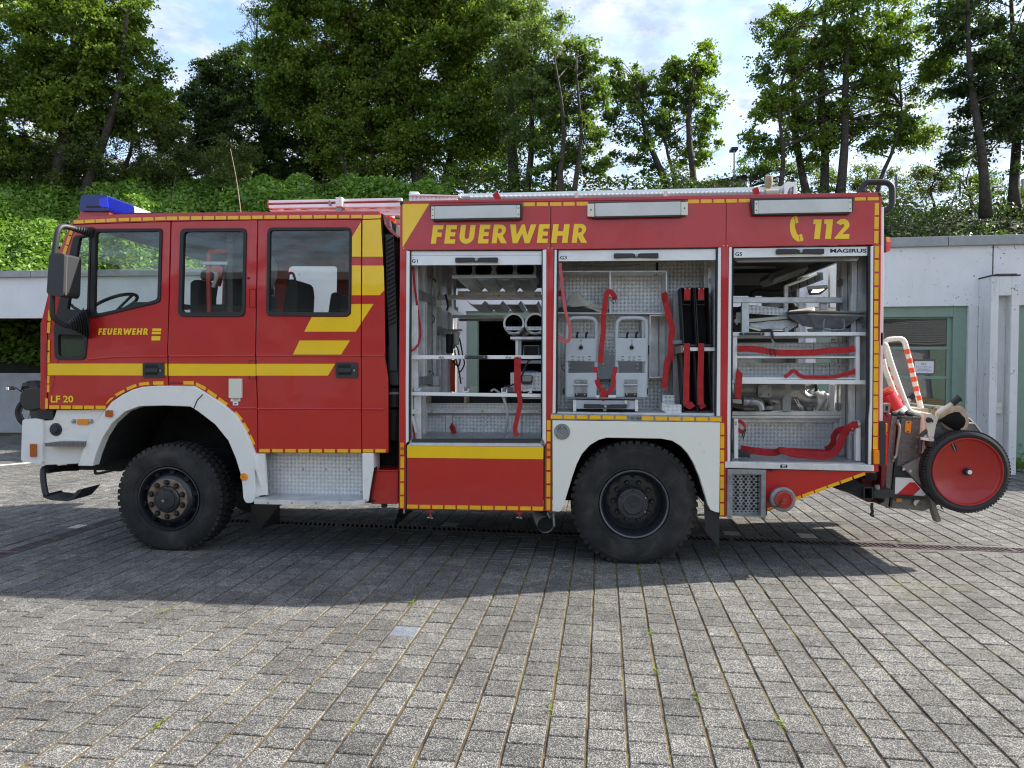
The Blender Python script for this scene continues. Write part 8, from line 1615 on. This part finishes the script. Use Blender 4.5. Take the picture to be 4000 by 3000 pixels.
def reel_wheel(Yw, par):
    ctr = Q('W3', 828, 1155, .28); ctr = Vector((ctr.x, Yw, ctr.z)); Rr = .345
    t = ip('wheel', MB().lathe([(.283, .01), (.290, -.004), (.315, -.012), (.335, -.004), (Rr, .03), (Rr + .003, .06), (Rr, .09), (.335, .12), (.29, .125), (.283, .11)], ctr, 'Y', 84), 'tyre', par, smooth=True); t.data.materials[0] = MT['rubber']
    d = ip('red_disc', MB().lathe([(.289, -.002), (.284, -.010), (.276, -.008), (.270, .012), (.262, .018), (.03, .018), (.03, .05), (.284, .05)], ctr, 'Y', 84), 'redtube', t, smooth=True); ip('rim_ring', MB().lathe([(.289, -.002), (.286, -.012), (.280, -.012), (.276, -.002)], ctr, 'Y', 84), 'redtube', t, smooth=True)
    tr = MB()
    for k in range(78):
        a = 2 * PI * k / 78; ca, sa = math.cos(a), math.sin(a)
        for (ya, yb, s_) in ((.005, .05, 1), (.05, .095, -1)):
            a1 = a; a2 = a + .030 * s_; v = []
            for (yy, an) in ((ya, a1), (yb, a2)):
                for (rad, w) in ((Rr - .012, -.012), (Rr - .012, .012), (Rr + .007, .010), (Rr + .007, -.010)): v.append((ctr.x + math.cos(an) * rad - math.sin(an) * w, ctr.y + yy, ctr.z + math.sin(an) * rad + math.cos(an) * w))
            tr.add(v, [(0, 1, 2, 3), (7, 6, 5, 4), (3, 2, 6, 7), (0, 4, 5, 1), (1, 5, 6, 2), (0, 3, 7, 4)])
    ip('tread', tr, 'rubber', t, kind='stuff'); return ctr, t
ctr, w1 = reel_wheel(.26, hc_); reel_wheel(1.95, hc_)
for o in w1.children:
    if 'disc' in o.name: o.data.materials[0] = mat('discred', (.37, .013, .011), .42, coat=.3, var=.08, vscale=5)
    if 'ring' in o.name: o.data.materials[0] = mat('ringred', (.45, .028, .028), .4, coat=.2)
ip('disc_slot', MB().prism(rnd(pts('W3', [(710, 940), (742, 938), (762, 990), (758, 1004), (742, 1006), (728, 985)], .27), .008), .2765, .2775), 'black', w1); ip('slot_fold', MB().prism(pts('W3', [(722, 942), (730, 940), (752, 998), (745, 1002)], .27), .2745, .2765), 'galva', w1)
ip('axle_cap', MB().lathe([(0, -.03), (.026, -.028), (.030, -.02), (.030, .02)], ctr + Vector((0, .005, 0)), 'Y', 20), 'rubber', w1, smooth=True); ip('axle_end', MB().lathe([(0, -.033), (.018, -.032), (.020, -.026)], ctr + Vector((.006, .005, 0)), 'Y', 16), 'aluw', w1)
# drum of the reel and dark far parts
ip('reel_drum', MB().lathe([(.0, .0), (.26, .0), (.26, 1.35), (0, 1.35)], Q('W3', 800, 1100, .45), 'Y', 32), 'undercarriage', hc_, smooth=True)
ip('back_box', MB().prism(pts('W3', [(815, 735), (860, 745), (905, 790), (815, 790)], .9), .9, 1.5), 'plastic', hc_, bevel=.02)
# --- white and red barrier hoops, cones, canvas roll
def hoop(label, l, Y, bands):
    t = new('barrier_hoop', label, 'barrier', Q('W3', *l[-1], Y), 'tubular hoops on the hose cart'); pth = smoothpath([Q('W3', x, y, Y) for x, y in l], 5); ip('tube', MB().tube(pth, .023, 12), 'tube_white', t, smooth=True)
    for (x, y, dx, dy) in bands:
        a = Q('W3', x, y, Y); d = (Q('W3', x + dx, y + dy, Y) - a); d.normalize(); ip('red_band', MB().tube([a - d * .022, a + d * .022], .0245, 12), 'orange_band', t, smooth=True)
sl_ = (17, 58)
hoop('right white hoop with orange-red bands standing on the hose cart', [(212, 200), (212, 170), (235, 150), (320, 143), (350, 158), (368, 200), (420, 410), (490, 705)], .62, [(378, 240, 17, 70), (396, 310, 17, 70), (412, 382, 17, 70), (430, 450, 17, 70), (447, 522, 17, 70), (465, 593, 17, 70)])
hoop('slanting white tube of the cart hoop bent forward along the plate top', [(205, 190), (218, 205), (260, 340), (330, 540), (378, 660), (410, 700), (515, 725)], .50, [])
hoop('white tube with orange-red bands behind the two cones', [(200, 200), (222, 280), (270, 440), (325, 670)], .80, [(230, 300, 17, 58), (248, 372, 17, 58), (266, 440, 17, 58), (285, 512, 17, 58), (305, 590, 17, 58)])
hoop('leftmost plain white tube of the cart hoops beside the truck edge', [(192, 300), (215, 390), (265, 520), (330, 700)], .55, [])
fr2 = new('frame_bar', 'flat cream bar running back over the hose cart behind the hoops', 'bar', Q('W3', 500, 640, 1.2)); ip('bar', MB().prism(pts('W3', [(330, 622), (690, 660), (690, 668), (330, 634)], 1.2), 1.2, 1.25), 'cream_steel', fr2)
for nm, l, a, b_ in (('lower', 'orange cone nozzle bottle', (222, 560), (300, 690)),):
    cn = new('traffic_cone', 'orange and red traffic cone lying against the truck tail', 'cone', Q('W3', 250, 620, .5)); A_ = Q('W3', 215, 530, .5); B_ = Q('W3', 290, 680, .5); d = (B_ - A_)
    ip('cone', MB().tube([A_ + d * t for t in (0, .06, .10, .18, .22, .6, 1.0)], [.045, .046, .034, .036, .060, .068, .074], 20), 'redlens', cn, smooth=True); ip('orange_tip', MB().tube([A_ - d * .03, A_ + d * .07], [.050, .052], 18), 'orangeplastic', cn, smooth=True); ip('white_band', MB().tube([A_ + d * .98, A_ + d * 1.18], [.078, .085], 18), 'whitesign', cn, smooth=True)
nz = new('black_bracket', 'brown metal bracket block between cone and hose cart top', 'bracket', Q('W3', 230, 670, .4)); ip('block', MB().prism(pts('W3', [(202, 640), (250, 632), (252, 660), (248, 706), (200, 700)], .36), .36, .45), 'rusty_grey', nz, bevel=.006); ip('slot', MB().prism(pts('W3', [(215, 655), (232, 655), (232, 690), (215, 690)], .355), .355, .36), 'black', nz)
for (x0, x1) in ((255, 300), (310, 350), (372, 420)): ip('clamp', MB().tube([Q('W3', x0, 708, .42), Q('W3', x1, 722, .42)], .022, 8), 'rubber', nz)
cr_ = new('canvas_roll', 'brown stained canvas hose roll with an open end on the hose cart', 'canvas roll', Q('W3', 700, 780, .5))
mb = MB(); A_ = Q('W3', 590, 722, .44); B_ = Q('W3', 772, 768, .33); n = 18; rings = []
for i in range(9):
    t = i / 8; p = A_.lerp(B_, t); r_ = .055 + .055 * t; ring = []
    for k in range(n):
        a = 2 * PI * k / n; w = 1 + .05 * math.sin(a * 5 + i) + .04 * math.sin(a * 3 + i * 1.7); ring.append(p + Vector((.35 * math.cos(a) * r_ * w, -.7 * math.cos(a) * r_ * w, math.sin(a) * r_ * w * 1.15)))
    rings += ring
mb.add(rings, [(i * n + k, i * n + (k + 1) % n, (i + 1) * n + (k + 1) % n, (i + 1) * n + k) for i in range(8) for k in range(n)]); ip('canvas', mb, 'canvas', cr_, smooth='all')
mb = MB(); e_ = rings[-n:]; c0 = sum(e_, Vector()) / n; mb.add([p.lerp(c0, .22) + Vector((-.01, 0, 0)) for p in e_] + [c0 + Vector((-.15, .03, 0))], [(k, (k + 1) % n, n) for k in range(n)] + [((k + 1) % n, k, n) for k in range(n)]); ip('open_end', mb, 'black', cr_)
cr2 = new('canvas_cover', 'pale stained canvas cover lying along the hose cart top', 'cover', Q('W3', 450, 690, .8)); mb = MB(); l = [(330, 690), (380, 672), (440, 676), (520, 672), (600, 688), (660, 700), (660, 722), (520, 715), (380, 705)]; mb.prism(pts('W3', l, .55), .55, .8); ip('canvas', mb, 'canvas', cr2, bevel=.015)
hb = new('metal_flap', 'grey square metal flap standing behind the open canvas roll', 'flap', Q('W3', 795, 720, .6)); ip('flap', MB().prism(pts('W3', [(765, 695), (817, 703), (810, 780), (790, 740)], .62), .62, .64), 'galva', hb)
kn = new('clamp_bolt', 'rusty upright bolt by the lever on the hose cart', 'bolt', Q('W3', 552, 700, .4)); ip('bolt', MB().tube([Q('W3', 551, 665, .36), Q('W3', 549, 712, .36)], .010, 8), 'rust', kn)
